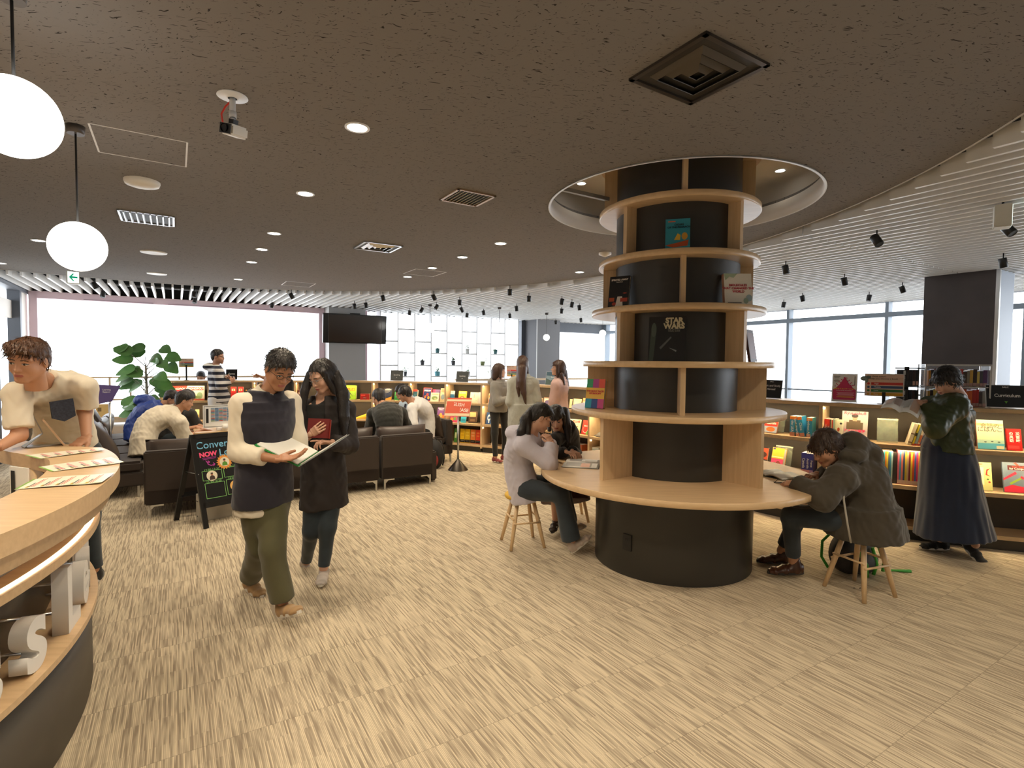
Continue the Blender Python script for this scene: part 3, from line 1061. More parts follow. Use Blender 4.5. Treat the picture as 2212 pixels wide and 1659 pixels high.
fb(2, 7.781, .170, .218, 'f0dfb0', [(.12, .74, .88, .93, 'd2382a'), ('o', .3, .55, .06, .04, '8a5a3a'), ('o', .7, .5, .06, .04, '8a5a3a'), ('o', .4, .3, .06, .04, 'b8603a'), ('o', .72, .22, .06, .04, '8a5a3a')], [('ENGLISH\nGRAMMAR', .02, .5, .85, 'fbeed8')], 'cream book with a red title on the middle shelf by the seated girls', yaw=8)
fb(2, 7.98, .135, .222, 'dd3c22', [('o', .55, .35, .38, .26, 'f3e4d2'), ('o', .55, .38, .34, .24, 'dd3c22'), (.3, .55, .8, .65, 'f3e4d2'), ('p', [(.72, 0), (1, 0), (1, .32), (.8, .2)], '6fae3a')], [('300', .03, .6, .6, 'c8321c')], 'red orange book with a white arc on the middle shelf')
# grey cap on the middle shelf
p, t_, n_ = front(8.30, .14)
q = MB()
q.sphere((0, 0, 0.0), (.095, .085, .075), 24, 12)
q.sphere((-.075, 0, .012), (.06, .07, .012), 20, 8)
q.v = [(x, y, max(z, 0)) for x, y, z in q.v]
o = q.build('cloth_cap', mat('grey cloth', (0.20, 0.18, 0.16), 0.9))
o.matrix_world = frame_mtx((p.x, p.y, .5005), t_, -n_, (0, 0, 1))
tag(o, 'soft grey cloth cap lying on the middle shelf left of the column', 'cap')


def spines(lv, s, items, gname, labf, d=.05, lean=0.0, dep=.15, gap=.0006):
    """upright books side by side; items = (thickness, height, colour, band colour or None, text, text colour)"""
    for k, it in enumerate(items):
        th, h, col, band, tx, tc_ = it[:6]
        ln = it[6] if len(it) > 6 else lean
        p, t, n = front(s + th / 2, d)
        up = Vector((0, 0, 1)) * math.cos(R(ln)) + t * math.sin(R(ln))
        sx = t * math.cos(R(ln)) - Vector((0, 0, 1)) * math.sin(R(ln))
        M = frame_mtx((p.x, p.y, SHZ[lv] + 0.001 + th / 2 * abs(math.sin(R(ln)))), sx, up, n)
        b = thing('book', labf(k, it), 'book', M.translation, group=gname)
        b.matrix_world = M
        q = MB()
        q.box((0, h / 2, -dep / 2), (th, h, dep))
        ml = [cm(col)]
        if band:
            for (y0, y1, bc) in band:
                m_ = cm(bc)
                if m_ not in ml:
                    ml.append(m_)
                q.box((0, (y0 + y1) / 2 * h, 0.0003), (th * 0.98, (y1 - y0) * h, 0.001), mi=ml.index(m_))
        q.build('cover', ml, b)
        q = MB()
        q.box((0, h + 0.0002, -dep / 2 - 0.002), (th * 0.8, 0.001, dep - 0.004))
        q.build('pages', PAGES, b)
        if tx:
            lettering(tx, min(th * 0.8, .034), cm(tc_), b, frame_mtx((0, h * 0.5, 0.0012), (0, -1, 0), (1, 0, 0), (0, 0, 1)), bold=.0003)
        s += th + gap + (it[7] if len(it) > 7 else 0)


# lowest shelf rows left of the column
spines(3, 7.60, [(.075, .215, 'd8b48a', [(0, .5, 'd2402f')], '', ''), (.075, .215, 'cf4036', [(.55, 1, 'e9c9a0'), (.45, .55, '2b2320')], '', ''), (.075, .212, 'ecd6b0', [(.5, .9, 'd9333f')], '', ''), (.08, .212, 'efdcb8', [(.45, .95, 'e2555a')], '', ''), (.07, .21, 'c9683a', [(.3, .6, '5a3322')], '', '')],
       'thick red and cream books on the lowest shelf', lambda k, it: 'thick %s book on the lowest shelf left of the column' % ['tan and red', 'red and black lined', 'cream and bright red', 'cream and pink', 'rust coloured'][k])
spines(3, 8.19, [(.022, .205, 'e9ecdf', [(0, .16, '4fae9f'), (.5, .53, '8fbfae'), (.8, .83, '8fbfae')], '', '')] * 6,
       'thin white and teal readers', lambda k, it: 'thin white reader with teal bands on the lowest shelf beside the column table')

# travel guides right of the column
fb(1, 11.0, .150, .185, 'e86f36', [(0, 0, 1, .38, 'b9c4cf'), ('o', .55, .2, .32, .14, 'd9772f'), (0, .38, 1, .72, 'd83a26')], [('Australia', .034, .5, .56, 'fbf3e6', dict(bold=.0006))], 'orange travel guide titled Australia in a clear stand beside the column shelf', th=.02, lean=16)
T1 = 'blue travel guides with orange tops'
spines(1, 11.237, [(.048, .205, '3aa3cf', [(.84, 1, 'f08a2c'), (0, .2, 'e79a7a')], 'the USA', 'f6f4ee'), (.016, .19, '20382a', [(.4, .8, '35603c')], '', ''), (.034, .205, '3fa6cf', [(.84, 1, 'f08a2c'), (0, .18, 'e79a7a')], 'South America', 'f6f4ee', -10, .004), (.044, .205, '3fa6cf', [(.84, 1, 'f08a2c'), (0, .18, 'e79a7a')], 'China', 'f6f4ee', -10, .014), (.038, .2, '3a9fca', [(.84, 1, 'f08a2c'), (0, .18, 'e79a7a')], 'Southeast Asia', 'f6f4ee'), (.014, .2, '3a9fca', [(.84, 1, 'f08a2c')], '', '')],
       T1, lambda k, it: ['blue travel guide with orange top titled the USA', 'dark green book pressed against the USA guide', 'leaning blue travel guide titled South America', 'leaning thick blue travel guide titled China', 'blue travel guide with orange top titled Southeast Asia', 'thin blue guide against the upright right of the Southeast Asia guide'][k])
spines(1, 11.56, [(.024, .20, 'd2362a', [(.2, .8, 'd94a3c')], 'LONDON', 'f3e2c8'), (.020, .198, 'cf3a2c', None, 'ENGLISH', 'f3e2c8'), (.008, .196, '2b2a3a', None, '', ''), (.010, .196, 'cdb68a', None, '', ''), (.010, .192, 'c03a2a', None, '', ''), (.016, .20, '9fc0ae', None, '', ''), (.014, .2, 'd8d8b0', None, '', '')],
       'books beside the magazine', lambda k, it: ['broad red spined book nearest the upright', 'second broad red spined book', 'thin dark blue spined book', 'thin tan spined book', 'thin brick red spined book', 'pale teal spined book', 'pale cream spined book'][k] + ' in the short row left of the magazine', d=.07)
fb(1, 11.682, .06, .2, 'e6e2c4', [('o', .4, .5, .2, .1, 'c9603a'), ('o', .7, .8, .2, .05, '3a3a32'), ('o', .6, .2, .15, .05, '5a6a4a')], [], 'cream patterned book leaning in the short row left of the magazine', d=.07, lean=8, yaw=-20)
fb(1, 11.815, .215, .292, 'b7a9a2', [(.0, .0, 1, .2, 'c4c0c4'), (.18, .38, .82, .62, '5a4c38'), (.28, .62, .72, .7, '5a4c38'), (.42, .66, .58, .76, 'c08a6a'), ('o', .5, .8, .11, .085, 'c08a6a'), ('o', .5, .845, .13, .07, '2a201a'), (.2, .02, .72, .14, '8f8a84')],
   [('Ryuugaku8', .042, .5, .93, 'd8344f', dict(bold=.0008)), ('アメリカ留学', .030, .5, .33, 'ee2f6a', dict(bold=.0006)), ('徹底ガイド', .026, .5, .22, 'ee2f6a', dict(bold=.0006))], 'grey magazine with pink title and a standing figure on its cover', th=.006, lean=14, name='magazine', cat='magazine')


def acrylic_stand(lv, s, w, h, label, d=.12, lean=14):
    M = shelf_frame(s, d, SHZ[lv], lean)
    q = MB()
    q.box((0, h / 2, 0), (w, h, .003))
    q.box((0, h - .012, .0022), (w, .010, .002), mi=1)
    q.box((0, .01, .02), (w, .003, .05))
    o = q.build('display_stand', [mat('clear acrylic', (0.55, 0.62, 0.48), 0.05, alpha=0.22), mat('bright acrylic edge', (0.9, 0.75, 0.5), 0.3)])
    o.matrix_world = Matrix.Translation((0, 0, .004)) @ M
    tag(o, label, 'display stand', 'clear acrylic stands')
    return o


acrylic_stand(1, 12.092, .165, .235, 'empty clear acrylic stand right of the magazine')
acrylic_stand(2, 11.10, .18, .235, 'clear acrylic stand behind the yellow travel guide', d=.19)
acrylic_stand(1, 11.03, .17, .2, 'clear acrylic stand behind the orange Australia guide', d=.17)
fb(2, 10.915, .12, .205, '2a1a16', [(0, .35, 1, .95, 'a8431e'), ('o', .5, .6, .4, .16, '3a1f16'), (.1, .05, .9, .2, '1f4a30')], [('USA', .03, .5, .12, 'e6e0d0')], 'dark orange covered guide on the middle shelf against the column table')
fb(2, 11.085, .135, .21, 'f2b02a', [(0, 0, 1, .45, 'd2456a'), ('o', .3, .15, .15, .1, '3f9a5a'), ('o', .6, .22, .18, .12, '8a3a2a'), ('o', .5, .1, .2, .08, '5aaec0'), (.0, .5, 1, .56, 'f6d890'), (.05, .9, .25, .98, '3a2f6a')], [('SOUTHEAST ASIA', .013, .5, .53, 'fff3da')], 'thick yellow travel guide with a crowd picture on the middle shelf', th=.045, lean=12, yaw=-8)
spines(2, 11.36, [(.042, .208, '34357f', [(0, .18, 'c98a8a')], 'Canada', 'f2efe6'), (.036, .205, '34357f', [(0, .18, 'c98a8a')], 'Australia', 'f2efe6'), (.032, .206, '2f3178', [(0, .18, '9a7aa0')], 'France', 'f2efe6')],
       'indigo travel guides', lambda k, it: 'indigo travel guide titled %s on the middle shelf' % it[4] if k < 2 else 'indigo travel guide next to the upright, mostly hidden by the seated man')
spines(2, 11.56, [(.012, .19, c, [(0, .2, 'd8c0a0')], '', '') for c in ('d2402c', '2b2320', 'e9dcc0', '3a5a8a', 'e0622c', 'e8b06a', 'd8442c', 'efd9b0')],
       'thin books before the seated man', lambda k, it: ['red', 'black', 'cream', 'blue', 'orange', 'tan', 'bright red', 'pale cream'][k] + ' thin spined book on the middle shelf in front of the seated face', d=.06)
# leaning group right of the stand
spines(1, 12.245, [(.028, .205, 'f0e2c0', [(.5, .56, '8a6a4a'), (.1, .16, '8a6a4a')], '', '', 14, .006), (.014, .2, 'e8d23c', [(0, .08, 'c03a2a'), (.45, .6, '3a3426')], '', '', 14, .003), (.018, .2, '9fbccb', [(0, .08, 'c03a2a')], '', '', 14, .003), (.018, .2, 'f2e2c4', [(0, .08, 'c03a2a'), (.15, .5, 'e08a5a')], '', '', 14, .003), (.02, .195, '4a67a8', [(0, .08, 'c03a2a'), (.5, .95, 'e8e6f0')], '', '', 14, .003), (.022, .19, '5f9a4f', [(0, .08, 'c03a2a'), (.4, .7, 'e9e2b4')], '', '', 14, .003)],
       'leaning books left of the green jacket', lambda k, it: ['thick cream', 'yellow', 'light blue', 'cream and orange', 'blue and white', 'green'][k] + ' spined book leaning in the group left of the green jacket', d=.06)
# the long rows of thin graded readers
pal = ['f2e6cc', 'e7b89a', 'f0a22c', 'f2c62e', 'cf3f6a', '4a5aa8', 'd2344a', 'e2572c', '3f8f9a', 'e8842c', 'e9c83a', '5a6a78', '3d8fb0', 'b8d0c4']
names = ['cream', 'rose', 'orange', 'golden', 'magenta', 'indigo', 'crimson', 'vermilion', 'teal', 'amber', 'yellow', 'slate', 'blue', 'pale green']
items = [(.0118, .30, c, [(0, .14, 'd8b8a0'), (.0, .02, 'c8321f')], '', '') for c in pal]
spines(2, 11.965, items, 'thin readers left of the black bookend', lambda k, it: names[k] + ' thin reader in the row left of the black bookend behind the seated man', d=.05)
p, t_, n_ = front(12.155, .05)
q = MB()
q.bar(p + t_ * 0 + Vector((0, 0, .503)), p + Vector((0, 0, .795)), .028, .16, up=n_)
q.xf(Matrix.Translation(-n_ * .08))
o = q.build('bookend', mat('black brown board', (0.03, 0.02, 0.016), 0.6))
tag(o, 'black bookend box standing between the two rows of thin readers', 'bookend')
pal2 = ['dd6a7a', '4f8fb5', 'e0786a', '3a4a6a', 'dcc83c', 'c9a878', '7a2434', 'e6c93a', 'd9512c', '4a62a0', 'c9386a', 'e0932c', '6a7268', 'd9304f', 'e2552f', '9fb04a', 'b0303a', 'd23a56', '3f6f9c', 'e0a43c', 'c43a3a', 'd8d0b4', '4a8f6a', 'cf4a6a']
nm2 = ['pink', 'sky blue', 'coral', 'dark blue', 'lemon', 'tan', 'maroon', 'yellow', 'orange red', 'royal blue', 'raspberry', 'amber', 'olive grey', 'scarlet', 'vermilion', 'lime', 'dark red', 'rose', 'steel blue', 'ochre', 'brick', 'ivory', 'green', 'magenta']
items = [(.0138, .315 - .010 * (k > 12), c, [(0, .13, 'd8b8a0'), (.0, .02, 'c8321f')], '', '') for k, c in enumerate(pal2[:21])]
spines(2, 12.175, items, 'thin readers right of the black bookend', lambda k, it: nm2[k] + ' thin reader in the row right of the black bookend', d=.05)
# right end
fb(1, 12.875, .192, .262, 'efe0b0', [(0, .86, 1, 1, '8fb5a8'), (0, .8, 1, .88, 'e9c07a'), (0, .0, 1, .22, '5fb3c8'), (0, .2, 1, .32, 'b9d3b8'), (.7, .02, .97, .12, 'f0d8b0'), ('o', .3, .24, .05, .02, '5a6a5a'), ('o', .55, .26, .05, .02, '5a6a5a'), ('o', .8, .25, .05, .02, '5a6a5a')],
   [('会話の', .046, .5, .79, '4a4436'), ('にほんご', .046, .5, .66, '4a4436')], 'large cream and blue book with Japanese title on conversation', spine='a8352c')
fb(1, 13.047, .105, .190, 'd32520', [(.05, .08, .8, .22, 'e0524a')], [('災\n害\n時', .031, .74, .6, 'f9efe4', dict(bold=.0006)), ('の\n英\n語', .031, .3, .6, 'f9efe4', dict(bold=.0006))], 'bright red book with white Japanese characters on the upper shelf')
fb(2, 12.795, .205, .248, 'dcd98a', [(.05, .2, .72, .82, 'f2eec0'), ('p', [(.78, .55), (.82, .75), (.95, .8), (.86, .7), (.84, .58), (.95, .5)], 'c23a2a'), ('o', .85, .4, .04, .03, '6a8a3a'), ('o', .9, .3, .04, .03, 'c23a2a'), ('o', .3, .92, .1, .02, '5a8a4a'), ('o', .6, .93, .1, .02, 'c23a2a'), (.1, .04, .5, .15, 'e9e4a8')],
   [('LIFE', .036, .38, .62, 'b8402c'), ('STORY', .036, .38, .46, 'b8402c')], 'pale yellow book titled life story with leafy border')
fb(2, 13.085, .200, .262, '6f7f8c', [('p', [(0, .15), (0, 0), (1, 0), (1, .15), (.3, .25)], 'd9344a'), ('p', [(0, .45), (.45, .7), (.5, .62), (0, .38)], 'd9344a'), ('p', [(.2, .3), (.6, .5), (.65, .45), (.25, .25)], '8fae3a'), ('p', [(.5, 1), (.7, .8), (.66, .78), (.4, .98)], 'd9442c'), ('p', [(.6, .5), (1, .3), (1, .38), (.65, .56)], 'd9344a'), (.18, .74, 1, .9, '5a1f1a')],
   [('Basic English', .02, .6, .855, 'd8442c'), ('for Computing', .024, .6, .79, 'f6efe4')], 'grey and red keyboard covered computing book at the right edge')
# ------------------------------------------------------------------ reception counter
CTR = Vector((-4.1, 1.2, 0))
CT = 1.07


def arc_pts(r, a0, a1, n, c=CTR):
    return [(c.x + r * math.cos(a0 + (a1 - a0) * k / n), c.y + r * math.sin(a0 + (a1 - a0) * k / n)) for k in range(n + 1)]


def counter():
    t = thing('reception_counter', 'curved maple reception counter with white letters along its front', 'counter', (CTR.x, CTR.y, 0))
    off = (CTR.x, CTR.y, 0)
    a0, a1 = R(-45), R(68)

    # worktop: outer arc, rounded far end, and the cut-out on the staff side
    def slab(ro, ri, z0, z1, name, m, end=True):
        out = arc_pts(ro, a0, R(51), 60)
        out += [(-2.60, 3.235), (-2.70, 3.29), (-2.85, 3.345), (-3.2, 3.465), (-3.9, 3.71)]
        # staff side: back along the far arm, round the corner, down the near arm
        out += [(-3.92, 3.64), (-2.98, 3.10), (-2.85, 3.025), (-2.64, 2.925), (-2.55, 2.875)]
        out += arc_pts(ri, R(44), a0, 40)
        q = MB()
        q.prism(out, z0, z1)
        return q.build(name, m, t, off=off)
    slab(2.59, 2.31, 0.995, CT, 'worktop', MAPLE)
    r_ = [('upper_band', 2.55, 0.925, 0.975, MAPLE), ('light_shelf', 2.505, 0.80, 0.832, MAPLE), ('letter_ledge', 2.49, 0.415, 0.44, MAPLE)]
    for nm, ro, z0, z1, m in r_:
        q = MB()
        q.lathe([(2.30, z0), (ro, z0), (ro, z1), (2.30, z1)], (0, 0, 0), 80, a0, R(55), close=True, smooth=False)
        q.build(nm, m, t)
    q = MB()
    q.lathe([(2.32, 0.972), (2.50, 0.972), (2.50, 0.997), (2.32, 0.997)], (0, 0, 0), 80, a0, R(55), close=True, smooth=False)
    q.lathe([(2.32, 0.83), (2.40, 0.83), (2.40, 0.93), (2.32, 0.93)], (0, 0, 0), 80, a0, R(55), close=True, smooth=False)
    q.build('shadow_gap', mat('grey metal band', (0.22, 0.20, 0.17), 0.45), t)
    q = MB()
    q.lathe([(2.470, 0.8325), (2.488, 0.8325), (2.488, 0.836), (2.470, 0.836)], (0, 0, 0), 80, a0, R(55), close=True, smooth=False)
    q.build('strip_light', mat('counter strip light', (1, 1, 1), 0.5, emit=(1.0, 0.84, 0.58), estr=5.0), t)
    q = MB()
    q.lathe([(2.26, 0.44), (2.31, 0.44), (2.31, 0.80), (2.26, 0.80)], (0, 0, 0), 80, a0, R(55), close=True, smooth=True)
    q.build('niche_back', mat('brushed dark steel', (0.10, 0.085, 0.07), 0.35, 0.6), t)
    q = MB()
    q.lathe([(2.28, 0.0), (2.463, 0.0), (2.463, 0.415), (2.28, 0.415)], (0, 0, 0), 120, a0, R(55), close=True, smooth=True)
    q.build('plinth', mat('dark taupe laminate', (0.075, 0.065, 0.052), 0.5), t)
    q = MB()
    q.lathe([(2.25, 0.44), (2.26, 0.44), (2.26, 0.994), (2.25, 0.994)], (0, 0, 0), 60, a0, R(50), close=True, smooth=True)
    q.build('inner_panel', MAPLE, t)
    # lower desk on the staff side
    q = MB()
    q.prism([(x - CTR.x, y - CTR.y) for x, y in arc_pts(2.245, a0, R(44), 30) + [(-3.2, 3.05), (-3.6, 2.6), (-3.0, 0.2)]], 0.70, 0.73)
    q.build('inner_desk', MAPLE, t)
    return t


counter()
# letters on the ledge: Access Learning, spaced along the arc
LET = [('c', -1), ('e', 5.2), ('s', 11.6), ('s', 17.9), ('L', 26.2, 1), ('e', 32.3), ('a', 38.2), ('r', 43.0), ('n', 48)]
LETLAB = {-1: 'white solid letter c on the counter ledge, outside the lower left corner', 5.2: 'white solid letter e on the counter ledge below the left edge of the view', 11.6: 'white solid letter s cut by the left edge of the view on the counter ledge',
          17.9: 'white solid letter s standing whole on the counter ledge', 26.2: 'tall white solid capital L on the counter ledge', 32.3: 'white solid letter e right after the capital L', 38.2: 'white solid letter a seen edge on behind the e',
          43.0: 'white solid letter r seen edge on near the counter end', 48: 'last white letter n at the far end of the counter'}
LETM = mat('white letter enamel', (0.82, 0.80, 0.76), 0.4)
for it in LET:
    ch, deg = it[0], it[1]
    a = R(deg)
    rad = Vector((math.cos(a), math.sin(a), 0))
    tan = Vector((-math.sin(a), math.cos(a), 0))
    big = 0.385
    me = text_mesh(ch, big, 0.028, align='CENTER', bold=0.010).copy()
    me.materials.clear()
    me.materials.append(LETM)
    zmin = min(v.co.y for v in me.vertices)
    o = bpy.data.objects.new('sign_letter', me)
    C.objects.link(o)
    p = CTR + rad * 2.43
    o.matrix_world = frame_mtx((p.x, p.y, 0.441 - zmin), tan, (0, 0, 1), rad)
    tag(o, LETLAB[deg], 'letter', 'white letters along the counter front')
    q = MB()
    for dz in (0.07, 0.2):
        q.tube([(0, zmin + dz, -0.02), (0, zmin + dz, -0.2)], 0.006, 8)
    s_ = q.build('standoff', CHROME, o)


# papers on the counter
def sheet(P, label, cols, group='printed sheets on the counter'):
    """P: four corners on the worktop, order near-left, near-right, far-right, far-left"""
    z = CT + 0.0015
    P = [Vector((x, y, z)) for x, y in P]
    t = thing('paper_sheet', label, 'paper', P[0], group=group)
    q = MB()
    n = 10
    V = []
    for j in (0, 1):
        for i in range(n + 1):
            u = i / n
            a = P[0].lerp(P[1], u) if j == 0 else P[3].lerp(P[2], u)
            V.append(a + Vector((0, 0, 0.004 * math.sin(u * PI) + (0.006 * (u - .8) * 5 if u > .8 else 0))))
    m = len(V)
    V2 = [v + Vector((0, 0, 0.0006)) for v in V]
    F = [(i, i + 1, n + 2 + i, n + 1 + i) for i in range(n)] + [(m + i, m + n + 1 + i, m + n + 2 + i, m + i + 1) for i in range(n)]
    F += [(i, m + i, m + i + 1, i + 1) for i in range(n)] + [(n + 1 + i, n + 2 + i, m + n + 2 + i, m + n + 1 + i) for i in range(n)]
    q.add(V + V2, F)
    q.build('page', mat('cream sheet', (0.88, 0.84, 0.68), 0.35), t, off=P[0])
    q = MB()
    ml = [cm(c) for c in cols]
    rnd = random.Random(sum(map(ord, label)))

    def pt(u, v):
        return P[0].lerp(P[1], u).lerp(P[3].lerp(P[2], u), v) + Vector((0, 0, 0.004 * math.sin(u * PI) + (0.006 * (u - .8) * 5 if u > .8 else 0) + 0.0012))

    def patch(u0, v0, u1, v1, mi):
        q.add([pt(u0, v0), pt(u1, v0), pt(u1, v1), pt(u0, v1)], [(0, 1, 2, 3)], mi=mi)
    patch(0.0, 0, 0.03, 1, 0)
    patch(0, 0.0, 1, 0.02, 0)
    for k in range(5):
        u = 0.12 + 0.17 * k
        patch(u, 0.1, u + 0.02, 0.5, 1)
        patch(u + 0.035, 0.1, u + 0.05, 0.82, 2)
        patch(u + 0.065, 0.1, u + 0.075, 0.9, 2)
        patch(u - .02, 0.06, u + 0.015, 0.22, 3)
    q.build('print', ml, t, off=P[0])
    return t


sheet([(-2.008, 2.144), (-1.743, 2.259), (-1.837, 2.464), (-2.101, 2.336)], 'green edged cream sheet nearest the front of the counter', ('7fb04a', '4a4a4a', 'd06a5a', 'c9a62a'))
sheet([(-2.157, 2.495), (-1.979, 2.719), (-2.15, 2.856), (-2.315, 2.601)], 'middle cream sheet jutting over the right end of the counter', ('8fc05a', '4a4a6a', 'd8607a', 'c9b62a'))
sheet([(-2.497, 2.816), (-2.36, 3.088), (-2.446, 3.165), (-2.665, 2.915)], 'cream sheet lying next to the hand of the man at the counter', ('8fc05a', '4a4a6a', 'd8606a', 'c9b62a'))

# small metal stand with a tablet
t = thing('tablet_stand', 'folded grey metal stand holding a tablet on the reception counter', 'stand', (-2.86, 3.26, CT + .001))
q = MB()
q.bar((-.05, -.08, .003), (.05, .10, .003), .085, .004)
q.add([(-.11, -.03, 0), (-.03, -.10, 0), (.02, -.03, .075), (-.05, .05, .075)], [(0, 1, 2, 3)])
q.add([(-.05, .05, .075), (.02, -.03, .075), (-.035, -.065, .24), (-.105, .015, .24)], [(0, 1, 2, 3)])
q.v = q.v[:8] + [p for p in q.v[8:]]
o = q.build('bent_plate', mat('satin grey metal', (0.42, 0.42, 0.42), 0.3, 0.9), t)
o.modifiers.new('thick', 'SOLIDIFY').thickness = 0.003
q = MB()
q.add([(.015, -.02, .17), (.075, .06, .0), (.125, .005, .0), (.065, -.075, .17)], [(0, 1, 2, 3)])
o = q.build('tablet', mat('tablet casing', (0.55, 0.38, 0.24), 0.35), t)
o.modifiers.new('thick', 'SOLIDIFY').thickness = 0.009

# staff desk things
t = thing('monitor', 'grey back of a monitor on the staff desk behind the counter', 'monitor', (-2.95, 2.60, .7305))
q = MB()
q.box((0, 0, .185), (.62, .022, .31), Matrix.Rotation(R(-8), 3, 'Z'))
q.build('casing', mat('grey green panel', (0.42, 0.41, 0.33), 0.25), t, bevel=.004)
q = MB(); q.cyl((0, .0, 0), .09, 0, .008, 24); q.bar((0, 0, .005), (0, 0, .09), .05, .02, up=(0, 1, 0)); q.build('foot', BLACKMETAL, t)
q = MB(); q.prism([(-2.75, 1.95), (-2.10, 1.95), (-2.12, 2.28), (-2.75, 2.28)], .7305, .742)
tag(q.build('desk_mat', mat('green mat', (0.03, 0.16, 0.08), 0.7)), 'dark green mat on the staff desk inside the counter', 'mat')
t = thing('timetable_card', 'small upright timetable card with a black header by the counter end', 'card', (-2.50, 2.70, .7305))
q = MB(); q.box((0, 0, .16), (.15, .006, .32), Matrix.Rotation(R(-20), 3, 'Z')); q.build('card', PAPER, t)
q = MB(); q.box((-.04, -.006 + .012, .2), (.025, .003, .2), Matrix.Rotation(R(-20), 3, 'Z')); q.build('header', BLACK, t)

# ------------------------------------------------------------------ sofas
SOFA = mat('dark brown sofa fabric', (0.034, 0.022, 0.016), 0.75, sheen=0.15, noise=(60, 0.15, (1, 1, 1)))
LEATHER = mat('dark brown leather', (0.050, 0.032, 0.023), 0.42, noise=(12, 0.25, (1, 1, 1)))


def cushion(q, c, s, M=None, puff=0.35, n=14):
    """soft pillow: centre c, size s, rotated by M"""
    V = []
    for side in (1, -1):
        for j in range(n + 1):
            for i in range(n + 1):
                u, v = 2 * i / n - 1, 2 * j / n - 1
                e = (max(0, 1 - abs(u) ** 2.6) * max(0, 1 - abs(v) ** 2.6)) ** puff
                k = 1 - 0.07 * (1 - e)
                wr = 0.02 * math.sin(9 * u + 4 * v) * e
                p = Vector((u * s[0] / 2 * (1 - 0.05 * (1 - abs(v)) * abs(u)), v * s[1] / 2 * (1 - 0.05 * (1 - abs(u)) * abs(v)), side * (s[2] / 2) * (e + wr * 0.6)))
                if M is not None:
                    p = M @ p
                V.append(p + Vector(c))
    m = (n + 1) ** 2
    F = []
    for k in (0, m):
        for j in range(n):
            for i in range(n):
                a = k + j * (n + 1) + i
                F.append((a, a + 1, a + n + 2, a + n + 1))
    q.add(V, F, True)


def chrome_leg(x, y, dx, t, h=0.13):
    """flat angled leg: foot at (x,y), horizontal arm towards +dx in x"""
    q = MB()
    q.box((x, y, h / 2), (0.022, 0.022, h))
    q.box((x + dx * 0.06, y, h - 0.008), (0.13, 0.022, 0.016))
    q.add([(x, y - .011, h - .016), (x + dx * .045, y - .011, h - .016), (x, y - .011, h - .06), (x, y + .011, h - .016), (x + dx * .045, y + .011, h - .016), (x, y + .011, h - .06)], [(0, 1, 2), (3, 4, 5), (1, 2, 5, 4)])
    return q.build('leg', CHROME, t)


def sofa(a, b, w, d, rz, label, seats=1, back=True, h=.675):
    """origin at the back left corner on the floor; x along the back, y towards the seat front"""
    t = thing('sofa', label, 'sofa', AB(a, b), rz, 'dark brown sofas of the lounge')
    q = MB(); q.box((w / 2, d / 2, .21), (w, d, .155)); q.build('base', SOFA, t, bevel=.012)
    q = MB(); q.box((w / 2, .055, .405), (w, .11, h - .13)); q.build('back_frame', SOFA, t, bevel=.014)
    for k in range(seats):
        sw = w / seats
        q = MB(); q.box((sw * (k + .5), d / 2 + .05, .355), (sw - .01, d - .12, .13)); q.build('seat_cushion', SOFA, t, bevel=.03)
        q = MB()
        cushion(q, (sw * (k + .5), .21, .575), (sw * .98, .40, .17), Matrix.Rotation(R(78), 3, 'X'))
        q.build('back_cushion', LEATHER, t)
    for x, dx in ((.04, 1), (w - .04, -1)):
        chrome_leg(x, .02, dx, t)
        chrome_leg(x, d - .06, dx, t)
    return t


sofa(6.47, -.28, .74, .78, TH, 'dark brown sofa section with its back turned, at the left behind the chalkboard')
sofa(6.47, .475, .80, .78, TH, 'dark brown sofa section with its back turned, hidden behind the man walking')
sofa(6.47, 1.29, .85, .78, TH, 'dark brown sofa section with its back turned, behind the woman walking')
sofa(6.47, 2.17, .69, .78, TH, 'dark brown sofa section with its back turned, at the right with three chrome legs')
q = MB(); q.box((0, 0, .2), (.09, .72, .4)); o = q.build('side_block', SOFA, None, bevel=.02); o.matrix_world = Matrix.Translation(AB(6.93, 2.915, .02)) @ Matrix.Rotation(TH, 4, 'Z'); o.name = 'ottoman'; tag(o, 'low dark ottoman edge at the right end of the sofa backs', 'ottoman')
# left sofa, back towards the window side at smaller b; right sofa mirrored
sofa(10.6, -1.12, 1.50, .80, TH - R(90), 'dark brown sofa on the left, the section further from the viewer', seats=2)
sofa(9.05, -1.12, 1.50, .80, TH - R(90), 'dark brown sofa on the left with big leather cushions, under the man in white', seats=2)
sofa(7.78, 3.78, 1.45, .80, TH + R(90), 'dark brown sofa facing left behind the orange sign', seats=2)
# loose leather pillows
def pillow(a, b, z, sx, sy, sz, rx, ry, rz, label, m=LEATHER):
    q = MB()
    cushion(q, (0, 0, 0), (sx, sy, sz))
    o = q.build('throw_pillow', m)
    o.matrix_world = Matrix.Translation(AB(a, b, z)) @ Matrix.Rotation(TH + R(rz), 4, 'Z') @ Matrix.Rotation(R(ry), 4, 'Y') @ Matrix.Rotation(R(rx), 4, 'X')
    return tag(o, label, 'pillow', 'leather throw pillows')


pillow(7.80, -.78, .62, .62, .55, .30, 0, 62, 8, 'large dark leather pillow on the near end of the left sofa')
pillow(8.45, -.93, .66, .60, .55, .24, 0, 66, -6, 'dark leather pillow behind the near one on the left sofa')
pillow(9.3, -.95, .70, .60, .52, .20, 0, 68, 5, 'dark leather pillow peaking up beside the blue jacket')
pillow(8.15, 3.42, .60, .58, .50, .22, 0, -66, 0, 'crumpled brown pillow on the right sofa behind the white shirt')

